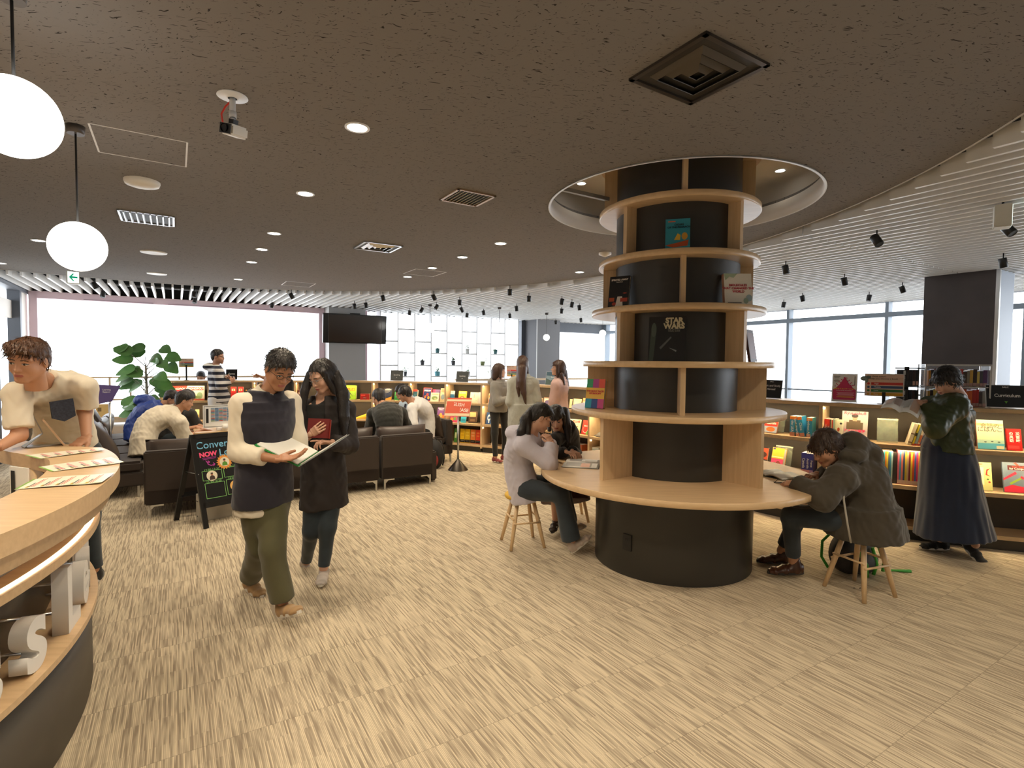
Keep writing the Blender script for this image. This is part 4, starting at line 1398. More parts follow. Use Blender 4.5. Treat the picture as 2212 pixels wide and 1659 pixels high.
# low table in the middle of the lounge
t = thing('lounge_table', 'low pale wooden table in the middle of the lounge sofas', 'table', AB(8.35, .85), TH)
q = MB(); q.box((0, 0, .655), (1.3, .8, .03)); q.build('table_top', MAPLE, t, bevel=.004)
for x in (-.58, .58):
    for y in (-.34, .34):
        q = MB(); q.box((x, y, .32), (.05, .05, .64)); q.build('leg', MAPLE_V, t)
t = thing('timetable_board', 'white framed timetable card with coloured bars on the lounge table', 'sign', (-4.04, 6.98, .672), R(42))
q = MB(); q.box((.21, 0, .19), (.42, .006, .30)); q.build('card', PAPER, t)
q = MB()
for x0, x1, z0, z1 in ((.012, .408, .052, .056), (.012, .408, .324, .328), (.012, .016, .052, .328), (.404, .408, .052, .328)):
    q.box(((x0 + x1) / 2, -.0045, (z0 + z1) / 2), (x1 - x0, .002, z1 - z0))
q.box((.05, -.0045, .20), (.03, .002, .19))
q.build('border', BLACK, t)
q = MB()
cl = ['8aa0b8', 'c98a86', '8fa886', '5f7fa0', 'b85a4a', 'a8a8a8']
for r_ in range(11):
    for c_ in range(6):
        q.box((.115 + c_ * .048, -.0045, .295 - r_ * .0165), (.044, .002, .013), mi=(r_ * 5 + c_ * 3 + r_ * c_) % 6)
q.build('print', [cm(c) for c in cl], t)
q = MB(); q.box((.21, 0, .02), (.10, .06, .04)); q.build('clip_foot', mat('white plastic', (0.8, 0.8, 0.82), 0.3), t, bevel=.004)
for k, (a, b, lab) in enumerate(((8.0, .55, 'white cup left of the timetable card on the lounge table'), (8.05, .85, 'white cup with orange print under the timetable card'), (8.2, 1.05, 'cream paper cup behind the timetable card'))):
    q = MB(); q.lathe([(0, .0), (.028, 0), (.04, .09), (.037, .09), (.026, .005), (0, .005)], (0, 0, 0), 20)
    o = q.build('paper_cup', mat('white cup', (.85, .83, .78), .4), loc=AB(a, b, .671)); tag(o, lab, 'cup', 'cups on the lounge table')
# white bin behind the chalkboard
q = MB(); q.lathe([(0, .1), (.09, .1), (.115, .74), (.10, .74), (.085, .12), (0, .12)], (0, 0, -.1), 28)
o = q.build('waste_bin', mat('white bin', (.8, .78, .72), .5), loc=(-3.62, 6.32, .0)); tag(o, 'white round bin standing behind the sofa back by the chalkboard', 'bin')

# ------------------------------------------------------------------ chalkboard A-frame
t = thing('chalkboard_stand', 'black A-frame chalkboard with conversation lounge written in blue', 'sign', (-2.90, 5.04, 0))
u = Vector((.62, .785, 0)).normalized()
ap = Vector((-.20, .13, .875))
W_ = .56
fr = (ap - Vector((0, 0, 0))).normalized()          # up along the front frame
rear = Vector((-.45, .26, 0))
nrm = u.cross(fr).normalized()
q = MB()
q.bar((0, 0, 0), ap, .045, .022, up=nrm)
q.bar(u * W_, u * W_ + ap, .045, .022, up=nrm)
q.bar(ap - fr * .02, ap - fr * .02 + u * W_, .022, .045, up=fr)
q.bar(fr * .215, fr * .215 + u * W_, .022, .05, up=fr)
q.build('front_frame', BLACKMETAL, t)
q = MB()
q.bar(rear, ap, .045, .022, up=nrm)
q.bar(u * W_ + rear, u * W_ + ap, .045, .022, up=nrm)
q.bar(rear + (ap - rear) * .3, rear + (ap - rear) * .3 + u * W_, .022, .045, up=fr)
q.build('rear_frame', BLACKMETAL, t)
Mb = frame_mtx(fr * .215, u, fr, nrm)
q = MB(); q.box((W_ / 2, .33, 0), (W_ - .03, .67, .006)); q.xf(Mb); q.build('board', mat('chalkboard', (.008, .009, .009), .35), t)
q = MB(); q.tube([Vector(fr * .52) + nrm * .012, rear + (ap - rear) * .58 - u * .0], .004, 6); q.build('brace', CHROME, t)


def chalk(s, sz, x, y, col, rot=0, **kw):
    return lettering(s, sz, mat('chalk ' + col, rgb(col), .8), t, Mb @ Matrix.Translation((x, y, .0045)) @ Matrix.Rotation(R(rot), 4, 'Z'), **kw)


chalk('Conversation', .098, W_ / 2, .580, '7fc4ea', bold=.0006)
chalk('Lounge', .098, .36, .492, '7fc4ea', bold=.0006)
chalk('NOW', .062, .115, .487, 'ff5d8c', 2, bold=.003)
for s_, x, y in (('12:30-13:20', .125, .335), ('13:30-14:00', .32, .345), ('15:30-16:20', .13, .215), ('16:30-17:00', .335, .222)):
    chalk(s_, .030, x, y, '8fd07a')
q = MB()
for x0, x1, y0, y1 in ((.035, .215, .235, .325), (.235, .42, .24, .335), (.045, .225, .06, .205), (.245, .43, .065, .212), (.445, .535, .07, .215), (.44, .53, .245, .335)):
    for a_, b_ in (((x0, y0), (x1, y0)), ((x1, y0), (x1, y1)), ((x1, y1), (x0, y1)), ((x0, y1), (x0, y0))):
        q.bar((*a_, .0045), (*b_, .0045), .004, .001)
q.xf(Mb); q.build('chalk_lines', mat('chalk green', rgb('8fd07a'), .8), t)
q = MB()
q.bar((.055, .452, .0045), (.185, .458, .0045), .004, .001); q.bar((.06, .44, .0045), (.18, .446, .0045), .004, .001)
pts = [(.085, .43), (.10, .40), (.12, .41), (.105, .425), (.10, .39), (.13, .375), (.165, .385)]
for i in range(6): q.bar((*pts[i], .0045), (*pts[i + 1], .0045), .006, .001)
q.bar((.165, .385, .0045), (.148, .40, .0045), .006, .001); q.bar((.165, .385, .0045), (.148, .368, .0045), .006, .001)
q.xf(Mb); q.build('chalk_arrow', mat('chalk magenta', rgb('c84ab0'), .8), t)
q = MB()
for (cx, cy, r_) in ((.255, .395, .060), ):
    P = []
    for k in range(36):
        rr = r_ * (1.0 if k % 2 else 1.28)
        P.append((cx + rr * math.cos(k * PI / 18), cy + rr * math.sin(k * PI / 18)))
    q.prism(P, .004, .006, mi=0)
for (cx, cy, r_, shirt) in ((.255, .395, .046, 2), (.12, .275, .050, 4), (.325, .145, .052, 5)):
    q.prism([(cx + r_ * math.cos(k * PI / 14), cy + r_ * math.sin(k * PI / 14)) for k in range(28)], .006, .0075, mi=1 if shirt != 5 else 6)
    q.prism([(cx - .026, cy - r_ * .8), (cx + .026, cy - r_ * .8), (cx + .022, cy - .008), (cx + .008, cy + .002), (cx - .008, cy + .002), (cx - .022, cy - .008)], .0075, .0085, mi=shirt)
    q.prism([(cx + .010 * math.cos(k * PI / 8), cy + .014 + .013 * math.sin(k * PI / 8)) for k in range(16)], .0075, .009, mi=3)
    q.prism([(cx - .011, cy + .018), (cx + .011, cy + .018), (cx + .009, cy + .030), (cx - .009, cy + .030)], .009, .010, mi=5)
q.xf(Mb); q.build('photo_discs', [cm('f0a04a'), cm('efe4cc'), cm('5f9a3a'), cm('b07a5a'), cm('4a3a36'), cm('2a2a30'), cm('e8b86a')], t)
chalk('JON', .026, .325, .118, 'e8e03a', bold=.001)
# magazine box under it
t = thing('file_box', 'pale grey file box standing on the floor under the chalkboard', 'box', (-3.085, 5.24, 0), math.atan2(.23, .211))
q = MB(); q.box((.155, .043, .135), (.31, .085, .27)); q.build('box', mat('grey card', (.46, .43, .37), .6), t, bevel=.002)
q = MB(); q.box((-.0008, .043, .20), (.002, .05, .008)); q.box((-.0008, .043, .05), (.002, .014, .014)); q.build('finger_slots', BLACK, t)

# ------------------------------------------------------------------ orange standing sign
t = thing('standing_sign', 'orange sign reading English please on a steel post with a cone foot', 'sign', (-.797, 7.95, 0), R(-3))
q = MB(); q.lathe([(0, .0), (.15, 0), (.15, .008), (.03, .145), (.024, .16), (0, .16)], (0, 0, 0), 40); q.build('cone_foot', mat('dark steel', (.16, .14, .12), .3, .9), t)
q = MB(); q.cyl((0, 0, 0), .0155, .155, .81, 16); q.build('post', CHROME, t)
Ms = frame_mtx((0, 0, .94), (1, 0, 0), Vector((0, .30, 1)), Vector((0, -1, .30)))
sk = .035


def skew(P): return [(x + y / .285 * sk, y) for x, y in P]
q = MB()
q.prism(skew([(-.185, -.142), (.185, -.142), (.185, .142), (-.185, .142)]), -.006, 0, mi=0)
for y0, y1, k in ((-.142, -.134, 1), (-.096, .088, 1), (.118, .142, 1), (-.134, -.096, 2), (.088, .118, 2)):
    q.prism(skew([(-.183, y0), (.183, y0), (.183, y1), (-.183, y1)]), 0, .0012, mi=k)
q.xf(Ms); q.build('panel', [mat('sign edge', (.75, .73, .7), .4), cm('e0664a'), cm('f2dcb6')], t)
lettering('ENGLISH', .072, cm('fbf3e6'), t, Ms @ Matrix.Translation((-.045, .040, .0022)) @ Matrix(((1, .2, 0, 0), (0, 1, 0, 0), (0, 0, 1, 0), (0, 0, 0, 1))), bold=.0008)
lettering('PLEASE', .072, cm('fbf3e6'), t, Ms @ Matrix.Translation((.045, -.045, .0022)) @ Matrix(((1, .2, 0, 0), (0, 1, 0, 0), (0, 0, 1, 0), (0, 0, 0, 1))), bold=.0008)

# ------------------------------------------------------------------ stools
def make_stool(x, y, rz, label, seat_m, h=.44, seat=True, spread=.16):
    t = thing('stool', label, 'stool', (x, y, 0), rz, 'wooden stools at the column table')
    q = MB()
    q.lathe([(0, h - .035), (.12, h - .035), (.155, h - .02), (.163, h), (.158, h + .012), (.13, h + .010), (0, h - .002)], (0, 0, 0), 36)
    q.build('seat', seat_m, t)
    for k in range(4):
        a = R(45 + 90 * k)
        top_ = Vector((math.cos(a) * .10, math.sin(a) * .10, h - .03))
        bot = Vector((math.cos(a) * (spread + .055), math.sin(a) * (spread + .055), 0))
        q = MB(); q.tube([bot, bot.lerp(top_, .5), top_], [.014, .019, .017], 8); q.build('leg', BEECH, t)
    for k, zf in ((0, .34), (1, .42), (2, .34), (3, .42)):
        a, b = R(45 + 90 * k), R(135 + 90 * k)
        f = zf
        r_ = (spread + .055) * (1 - f * 1.0) + .10 * f
        z = f * (h - .03) + .08
        q = MB(); q.tube([(math.cos(a) * r_, math.sin(a) * r_, z), (math.cos(b) * r_, math.sin(b) * r_, z)], .008, 8); q.build('stretcher', BEECH, t)
    return t


MUST = mat('mustard felt', (.62, .38, .05), .85)
make_stool(.105, 4.69, R(17), 'wooden stool with a mustard seat under the girl in the lavender hoodie', MUST)
make_stool(.62, 5.48, R(5), 'wooden stool behind the first one under the second seated girl', mat('red brown felt', (.30, .06, .04), .85))
make_stool(2.48, 3.745, R(20), 'wooden stool under the man in the olive parka', MUST)
# ------------------------------------------------------------------ fittings on the grey ceiling
SATIN = mat('satin aluminium', (.55, .53, .50), .3, .9)
DARKV = mat('vent dark', (.03, .028, .025), .5)


def square_diffuser(a, b, s, label, nest=4, frame=SATIN, name='air_diffuser'):
    t = thing(name, label, 'air vent', AB(a, b, ZC), TH, 'square air diffusers')
    q = MB(); q.box((0, 0, -.001), (s - .01, s - .01, .002)); q.build('backing', DARKV, t)
    q = MB()
    w = .022
    for sx, sy, lx, ly in ((0, 1, s, w), (0, -1, s, w), (1, 0, w, s), (-1, 0, w, s)):
        q.box((sx * (s - w) / 2, sy * (s - w) / 2, -.006), (lx, ly, .012))
    q.build('frame', frame, t)
    for k in range(1, nest):
        r_ = s * (1 - k / nest) * .92
        q = MB()
        for i in range(4):
            M = Matrix.Rotation(R(90 * i), 3, 'Z')
            V = [(-r_ / 2, r_ / 2, -.003), (r_ / 2, r_ / 2, -.003), (r_ / 2 - .022, r_ / 2 - .022, -.022), (-r_ / 2 + .022, r_ / 2 - .022, -.022)]
            q.add([M @ Vector(v) for v in V], [(0, 1, 2, 3)])
        o = q.build('louvre', frame, t)
        o.modifiers.new('thick', 'SOLIDIFY').thickness = .0025
    return t


square_diffuser(2.30, 2.86 + .2, .42, 'large dark square air diffuser in the ceiling near the camera side of the column', 4, mat('dark bronze vent', (.10, .085, .07), .35, .7)).location = Vector((.807, 2.416, ZC))
square_diffuser(5.95, 1.95, .43, 'square air diffuser with bright nested frames between the downlight rows', 4)
t = thing('air_grille', 'square slatted air grille with a tan frame in the ceiling', 'air vent', AB(3.785, 1.957, ZC), TH, 'square air diffusers')
q = MB(); q.box((0, 0, -.001), (.31, .31, .002)); q.build('backing', DARKV, t)
q = MB()
for sx, sy, lx, ly in ((0, 1, .33, .02), (0, -1, .33, .02), (1, 0, .02, .33), (-1, 0, .02, .33)):
    q.box((sx * .155, sy * .155, -.006), (lx, ly, .012))
q.build('frame', mat('tan metal', (.40, .27, .16), .35, .5), t)
q = MB()
for k in range(9):
    q.box((-.125 + k * .031, 0, -.006), (.004, .29, .012), Matrix.Rotation(R(25), 3, 'Y'))
q.build('slats', SATIN, t)
t = thing('air_grille', 'oblong air grille with curved chrome blades in the ceiling above the left sofas', 'air vent', AB(5.965, -.195, ZC), TH, 'square air diffusers')
q = MB(); q.box((0, 0, -.001), (.40, .41, .002)); q.build('backing', DARKV, t)
q = MB()
for sx, sy, lx, ly in ((0, 1, .42, .016), (0, -1, .42, .016), (1, 0, .016, .43), (-1, 0, .016, .43)):
    q.box((sx * .202, sy * .207, -.005), (lx, ly, .010))
q.build('frame', CHROME, t)
q = MB()
for k in range(8):
    q.box((-.165 + k * .047, 0, -.009), (.010, .38, .018), Matrix.Rotation(R(30 if k < 4 else -30), 3, 'Y'))
q.build('blades', CHROME, t)


def hatch(a, b, sa, sb, label):
    q = MB()
    w = .006
    for (x, y, lx, ly) in ((0, sa / 2, sb, w), (0, -sa / 2, sb, w), (sb / 2, 0, w * 1.6, sa), (-sb / 2, 0, w * 1.6, sa)):
        q.box((x, y, -.001), (lx, ly, .003))
    o = q.build('access_hatch', mat('white hatch frame', (.72, .70, .68), .5))
    o.matrix_world = Matrix.Translation(AB(a, b, ZC)) @ Matrix.Rotation(TH, 4, 'Z')
    tag(o, label, 'ceiling hatch', 'white framed ceiling hatches')


hatch(4.013, -.152, .48, .463, 'white outlined access hatch in the ceiling beside the far globe')
hatch(7.285, 3.077, .49, .465, 'white outlined access hatch next to the row of warm downlights')
hatch(9.60, 1.776, .51, .455, 'white outlined access hatch close to the far edge of the grey ceiling')

# ceiling speaker / access point discs
for x, y, r_, lab, full in ((-2.694, 3.933, .112, 'white domed disc on the ceiling beyond the near hatch', 1), (-4.327, 6.498, .14, 'flat white speaker ring on the ceiling over the left sofas', 0), (-5.339, 8.083, .13, 'small white round detector near the far left ceiling edge', 0)):
    t = thing('ceiling_disc', lab, 'ceiling fitting', (x, y, ZC), group='white round fittings on the ceiling')
    q = MB()
    if full:
        q.lathe([(r_, 0), (r_, -.012), (r_ * .93, -.030), (r_ * .6, -.042), (0, -.046)], (0, 0, 0), 40)
    else:
        q.lathe([(r_, 0), (r_ * .97, -.008), (r_ * .82, -.010), (r_ * .5, -.007), (0, -.006)], (0, 0, 0), 40)
    q.build('cover', mat('ivory plastic', (.72, .68, .60), .45), t)
t = thing('smoke_detector', 'white faceted detector on the ceiling left of the column top', 'detector', (1.071, 6.295, ZC))
q = MB(); q.lathe([(.072, 0), (.072, -.022), (0, -.052)], (0, 0, 0), 24); q.build('cover', mat('ivory plastic', (.72, .68, .60), .45), t)

# security camera
t = thing('security_camera', 'white and black camera on a short pole with a red cable', 'camera', (-1.383, 2.677, ZC))
q = MB(); q.lathe([(0, 0), (.068, 0), (.070, -.004), (.030, -.005), (.026, -.012), (.020, -.012)], (0, 0, 0), 32); q.build('base_plate', WHITE, t)
q = MB(); q.cyl((0, 0, 0), .014, -.105, -.005, 16); q.cyl((0, 0, 0), .017, -.105, -.075, 16); q.cyl((0, 0, 0), .010, -.128, -.105, 12); q.build('pole', mat('pale grey', (.6, .6, .6), .35), t)
Mc = Matrix.Translation((0, .0, -.165)) @ Matrix.Rotation(R(12), 4, 'Y') @ Matrix.Rotation(R(12), 4, 'X') @ Matrix.Rotation(R(-16), 4, 'Z')
q = MB(); q.box((0, .01, 0), (.074, .11, .054)); q.xf(Mc); q.build('housing', mat('ivory plastic', (.72, .68, .60), .45), t, bevel=.01)
q = MB(); q.box((0, -.046, 0), (.066, .004, .046)); q.box((0, .0, .035), (.03, .03, .03)); q.xf(Mc)
q.build('front_plate', BLACK, t)
q = MB(); q.lathe([(0, 0), (.018, 0), (.020, .01)], (0, 0, 0), 20, M=Matrix.Rotation(R(90), 3, 'X')); q.xf(Mc @ Matrix.Translation((0, -.047, 0))); q.build('lens', mat('lens glass', (.005, .005, .01), .05), t)
q = MB(); q.tube([(-.004, 0, -.02), (-.035, .0, -.05), (-.055, 0, -.085), (-.056, .01, -.115), (-.04, .03, -.15), (-.02, .06, -.165)], .0045, 8); q.build('cable', mat('red cable', (.65, .04, .02), .4), t)

# exit signs
def exit_sign(x, y, z0, z1, rz, label, arrow=True):
    t = thing('exit_sign', label, 'exit sign', (x, y, z1), rz, 'green arrow exit signs')
    h = z1 - z0
    q = MB(); q.box((0, 0, -h / 2), (.10, .045 if False else .14, h)); q.build('housing', mat('cream plastic', (.62, .60, .52), .5), t, bevel=.006)
    q = MB(); q.box((.0515, 0, -h / 2), (.003, .12, h - .02)); q.build('face', mat('lit sign face', (.9, .95, .92), .4, emit=(.85, 1, .93), estr=1.2), t)
    q = MB()
    q.prism([(-.045, 0), (-.005, .05), (.012, .05), (-.015, .012), (.045, .012), (.045, -.012), (-.015, -.012), (.012, -.05), (-.005, -.05)], 0, .001)
    q.xf(frame_mtx((.0535, 0, -h / 2 + .0), (0, 1, 0), (0, 0, 1), (1, 0, 0)))
    q.build('arrow', mat('exit green', (.0, .45, .25), .5, emit=(0, .5, .25), estr=.4), t)
    q = MB(); q.cyl((0, 0, 0), .008, 0, max(.01, 2.95 - z1), 10); q.build('hanger', BLACK, t)
    return t


exit_sign(3.72, 4.12, 2.66, 2.83, R(-58 + 20), 'cream exit sign with a green left arrow hanging from the slats at the right')
exit_sign(-5.96, 7.3, 2.62, 2.79, R(-58 + 10), 'small exit sign seen edge on below the far globe')

# ------------------------------------------------------------------ track spotlights on the slats
def make_spot():
    t = thing('track_spotlight', 'x', 'spotlight', (0, 0, 2.84))
    q = MB(); q.cyl((0, 0, 0), .006, -.06, .02, 8); q.build('stem', BLACKMETAL, t)
    q = MB(); q.lathe([(0, .05), (.036, .05), (.038, .045), (.038, -.052), (.034, -.055), (.032, -.05), (.031, -.03), (0, -.03)], (0, 0, 0), 20)
    b = q.build('head', BLACKMETAL, t)
    b.location = (0, 0, -.09)
    q = MB(); q.lathe([(0, -.052), (.033, -.052)], (0, 0, 0), 20, smooth=False)
    q.build('lamp_face', mat('spot glow', (1, 1, 1), .5, emit=(1, .86, .62), estr=14), b)
    return t


SPW = [  # a, b, tilt, heading, lit, label
    (2.41, 5.44, 35, 200, 0, 'black track spotlight nearest the column on the right slats'),
    (3.73, 6.21, 12, 250, 1, 'lit track spotlight just right of the column, the larger one'),
    (3.79, 7.70, 25, 300, 1, 'lit track spotlight midway between column and brown pillar'),
    (4.47, 9.90, 10, 90, 0, 'dark track spotlight left of the brown pillar, second farthest'),
    (5.14, 9.08, 15, 270, 1, 'lit track spotlight below the vent slot right of the column'),
    (3.70, 9.19, 20, 250, 1, 'lit track spotlight next to the top of the brown pillar'),
    (5.88, 9.76, 10, 90, 0, 'dark track spotlight farthest right of the column shelves'),
    (2.15, 7.72, 12, 260, 1, 'lit track spotlight in front of the top of the pale pillar side'),
    (1.62, 5.9, 40, 200, 0, 'black track spotlight cut by the right edge below the exit sign'),
    (0.95, 4.9, 40, 200, 0, 'black track spotlight cut by the right edge above the exit sign'),
    (9.43, 3.18, 18, 300, 1, 'lit track spotlight above the wall screen at its right'),
    (11.16, 3.16, 10, 270, 1, 'lit track spotlight above the wall screen, the left of the close pair'),
    (10.84, 3.30, 10, 270, 1, 'lit track spotlight above the wall screen, the right of the close pair'),
    (8.77, 3.88, 30, 300, 1, 'lit track spotlight over the first lattice columns, tilted right'),
    (9.22, 4.61, 8, 0, 1, 'lit track spotlight in the slats over the middle of the lattice'),
    (7.41, 4.61, 8, 0, 1, 'lit track spotlight nearest the round ceiling edge left of the column'),
    (7.94, 5.34, 5, 0, 1, 'lit track spotlight over the standing girls'),
    (11.08, 4.61, 35, 130, 0, 'dark tilted track spotlight over the second lattice column'),
    (11.82, 4.62, 8, 90, 0, 'dark track spotlight low over the first lattice column'),
    (10.29, 4.61, 35, 120, 0, 'dark tilted track spotlight over the third lattice column'),
    (10.46, 5.28, 40, 320, 0, 'dark tilted track spotlight over the fourth lattice column'),
    (11.60, 6.00, 8, 90, 1, 'small track spotlight over the fifth lattice column, lower one'),
    (10.78, 6.00, 12, 270, 1, 'small lit track spotlight over the sixth lattice column'),
    (11.07, 6.89, 8, 270, 1, 'lower of two small spotlights over the eighth lattice column'),
    (9.52, 6.09, 8, 270, 1, 'small lit spotlight over the long haired girl'),
    (8.25, 6.56, 10, 100, 0, 'dark spotlight right of the girls near the column shelves'),
    (7.96, 6.09, 15, 130, 0, 'dark tilted spotlight left of the spirited black book shelf'),
    (8.60, 7.03, 8, 270, 1, 'small lit spotlight close to the column shelf edge'),
    (9.39, 7.18, 8, 90, 0, 'tiny dark spotlight over the grey corner pillar'),
    (11.01, 9.06, 8, 270, 1, 'tiny lit spotlight in front of the back window header'),
    (12.0, 8.98, 8, 270, 1, 'tiny lit spotlight over the right edge of the grey corner pillar'),
    (10.92, 0.30, 15, 180, 1, 'lit spotlight over the big left window, upper one of the central pair'),
    (12.0, 0.34, 20, 180, 0, 'black spotlight low over the big left window, lower one of the central pair'),
    (10.09, 1.75, 30, 300, 1, 'lit spotlight right of centre over the big left window'),
    (12.03, 1.71, 15, 100, 0, 'black spotlight hanging low right of centre over the big left window'),
    (10.54, -1.04, 30, 300, 1, 'lit spotlight at the left end of the slats beside the exit sign'),
    (11.90, -1.06, 15, 180, 0, 'black spotlight hanging low at the left end of the big window'),
]
sp0 = make_spot()
for i, (a, b, tilt, hd, lit, lab) in enumerate(SPW):
    o = sp0 if i == 0 else copy_tree(sp0)
    o.location = AB(a, b, 2.84)
    tag(o, lab, 'spotlight', 'track spotlights on the slats')
    hdv = next(c for c in o.children if c.name.startswith('head'))
    hdv.rotation_euler = (R(tilt) * math.cos(R(hd)), R(tilt) * math.sin(R(hd)), 0)
    if not lit:
        for c in list(hdv.children):
            c.data = c.data.copy()
            c.data.materials.clear()
            c.data.materials.append(BLACK)
        continue
for a, b in ((3.73, 6.21), (3.79, 7.7), (2.15, 7.72), (7.41, 4.61), (8.77, 3.88), (10.09, 1.75), (9.43, 3.18), (7.94, 5.34)):
    p = AB(a, b, 2.68)
    q_ = CV[int(np.argmin(np.hypot(CV[:, 0] - p.x, CV[:, 1] - p.y)))]
    spot_light('track_beam', p, Vector((q_[0] - p.x, q_[1] - p.y, -1.9)), 60, (1, .80, .55), 65, .7, .03)

# globe pendants at the back
pendant(.837, 13.196, 2.239, 'small white globe pendant in front of the grey corner pillar', 2.84, .078)
pendant(-1.772, 11.535, 2.34, 'white globe pendant in front of the third lattice column, lost in daylight', 2.84, .10)
pendant(-.293, 11.982, 2.40, 'white globe pendant in front of the sixth lattice column, lost in daylight', 2.84, .10)
pendant(2.2, 13.1, 2.35, 'globe pendant just left of the column shelves before the back window', 2.84, .08)

# ------------------------------------------------------------------ screen on the pillar
t = thing('wall_screen', 'wide black screen on the pale grey pillar showing a dim reflection', 'screen', AB(12.3, 3.5, 2.35), TH)
q = MB(); q.box((0, 0, 0), (1.44, .07, .66), Matrix.Rotation(R(4), 3, 'X')); q.build('casing', mat('gloss black plastic', (.010, .008, .007), .12), t, bevel=.004)
q = MB(); q.box((0, -.036, 0), (1.20, .003, .60)); q.xf(Matrix.Rotation(R(4), 4, 'X')); q.build('panel', mat('dark glass', (.030, .018, .012), .12), t)
q = MB()
for sx in (-1, 1): q.box((sx * .605, -.037, 0), (.006, .004, .62))
q.xf(Matrix.Rotation(R(4), 4, 'X')); q.build('speaker_gap', mat('grey line', (.12, .11, .10), .3), t)
q = MB(); q.box((0, .17, .0), (.3, .30, .3)); q.box((0, .02, .345), (.22, .05, .03)); q.build('bracket', BLACK, t)

# ------------------------------------------------------------------ plants on the lattice
LEAFM = [mat('leaf green', (.10, .20, .05), .5), mat('leaf dark green', (.04, .10, .035), .5), mat('leaf grey green', (.16, .24, .15), .5)]


def leaf(q, base, d, L, w, droop, mi=0, up=Vector((0, 0, 1)), n=5, fold=.25, heart=False):
    d = Vector(d).normalized()
    s = d.cross(up)
    if s.length < 1e-3: s = Vector((1, 0, 0))
    s.normalize()
    V = []
    for i in range(n + 1):
        u = i / n
        ww = (math.sin(PI * min(1, u * .92 + .06)) ** (.6 if heart else 1)) * w
        if heart: ww *= (1 - .45 * u)
        c = Vector(base) + d * L * u + Vector((0, 0, -droop * L * u * u))
        V += [c - s * ww + up * ww * fold, c, c + s * ww + up * ww * fold]
    F = []
    for i in range(n):
        for j in range(2):
            a = 3 * i + j
            F.append((a, a + 1, a + 4, a + 3))
    q.add(V, F, True, mi)


def potted(a, b, z, r, h, pot_m, kind, label, s=1):
    t = thing('potted_plant', label, 'plant', AB(a, b, z), group='small potted plants on the lattice')
    q = MB(); q.lathe([(0, 0), (r * .8, 0), (r, h), (r * .9, h), (r * .85, h * .8), (0, h * .8)], (0, 0, 0), 20); q.build('pot', pot_m, t)
    rnd = random.Random(int(a * 100 + b * 37))
    q = MB()
    n = {'spiky': 16, 'bushy': 34, 'trail': 46, 'fern': 20}[kind]
    for k in range(n):
        az = rnd.uniform(0, 2 * PI)
        el = rnd.uniform(.3, 1.2)
        dv = Vector((math.cos(az) * math.cos(el), math.sin(az) * math.cos(el), math.sin(el)))
        if kind == 'spiky':
            leaf(q, (0, 0, h * .8), dv, rnd.uniform(.10, .2) * s, .012, .5, rnd.choice((0, 2)))
        elif kind == 'fern':
            leaf(q, (0, 0, h * .8), dv, rnd.uniform(.10, .17) * s, .018, .8, 0)
        elif kind == 'bushy':
            c = Vector((0, 0, h * .9)) + dv * rnd.uniform(.02, .11) * s
            leaf(q, c, dv, .05, .020, .4, rnd.choice((0, 1)))
        else:
            c = Vector((rnd.uniform(-.10, .14), rnd.uniform(-.08, .02), h + rnd.uniform(-.16, .10))) * s
            leaf(q, c, dv, .05, .022, .5, rnd.choice((1, 1, 0)))
    if kind in ('bushy', 'trail'):
        for k in range(6):
            az = k
            q.tube([(0, 0, h * .7), (math.cos(az) * .04, math.sin(az) * .04, h + .03), (math.cos(az) * .09 * s, math.sin(az) * .07, h + .05)], .003, 5, mi=1)
    q.build('foliage', LEAFM, t)


TEAL = mat('teal pot', (.05, .14, .15), .4); TURQ = mat('turquoise pot', (.10, .33, .38), .4); DK = mat('charcoal pot', (.05, .05, .055), .5); WP = mat('off white pot', (.55, .54, .50), .5); OLV = mat('olive pot', (.25, .28, .12), .5)
for a, b, z, r, h, m, k, lab in (
        (12.92, 5.82, 1.85, .06, .12, TEAL, 'spiky', 'spiky plant in a dark teal pot on the fourth lattice column'),
        (12.92, 6.70, 1.85, .06, .125, WP, 'bushy', 'plant in an off white pot on the sixth lattice column'),
        (12.92, 7.58, 1.85, .058, .12, TEAL, 'fern', 'fern in a teal pot on the eighth lattice column'),
        (12.92, 5.40, 1.535, .06, .12, DK, 'spiky', 'spiky plant in a charcoal pot on the third lattice column'),
        (12.92, 6.28, 1.535, .06, .12, DK, 'bushy', 'round bushy plant in a charcoal pot on the fifth lattice column'),
        (12.90, 7.16, 1.535, .068, .11, OLV, 'trail', 'trailing ivy in an olive pot on the seventh lattice column'),
        (12.92, 4.94, 1.25, .045, .12, DK, 'bushy', 'plant in a dark pot beside the left speaking sign'),
        (12.92, 5.82, 1.25, .08, .12, TURQ, 'bushy', 'plant in a turquoise pot low on the fourth lattice column'),
        (12.92, 6.72, 1.25, .06, .12, DK, 'bushy', 'plant peeking over the right speaking sign'),
        (12.92, 7.40, 1.25, .06, .12, OLV, 'spiky', 'plant in an olive pot beside the bobbed hair of the girl')):
    potted(a, b, z, r, h, m, k, lab)

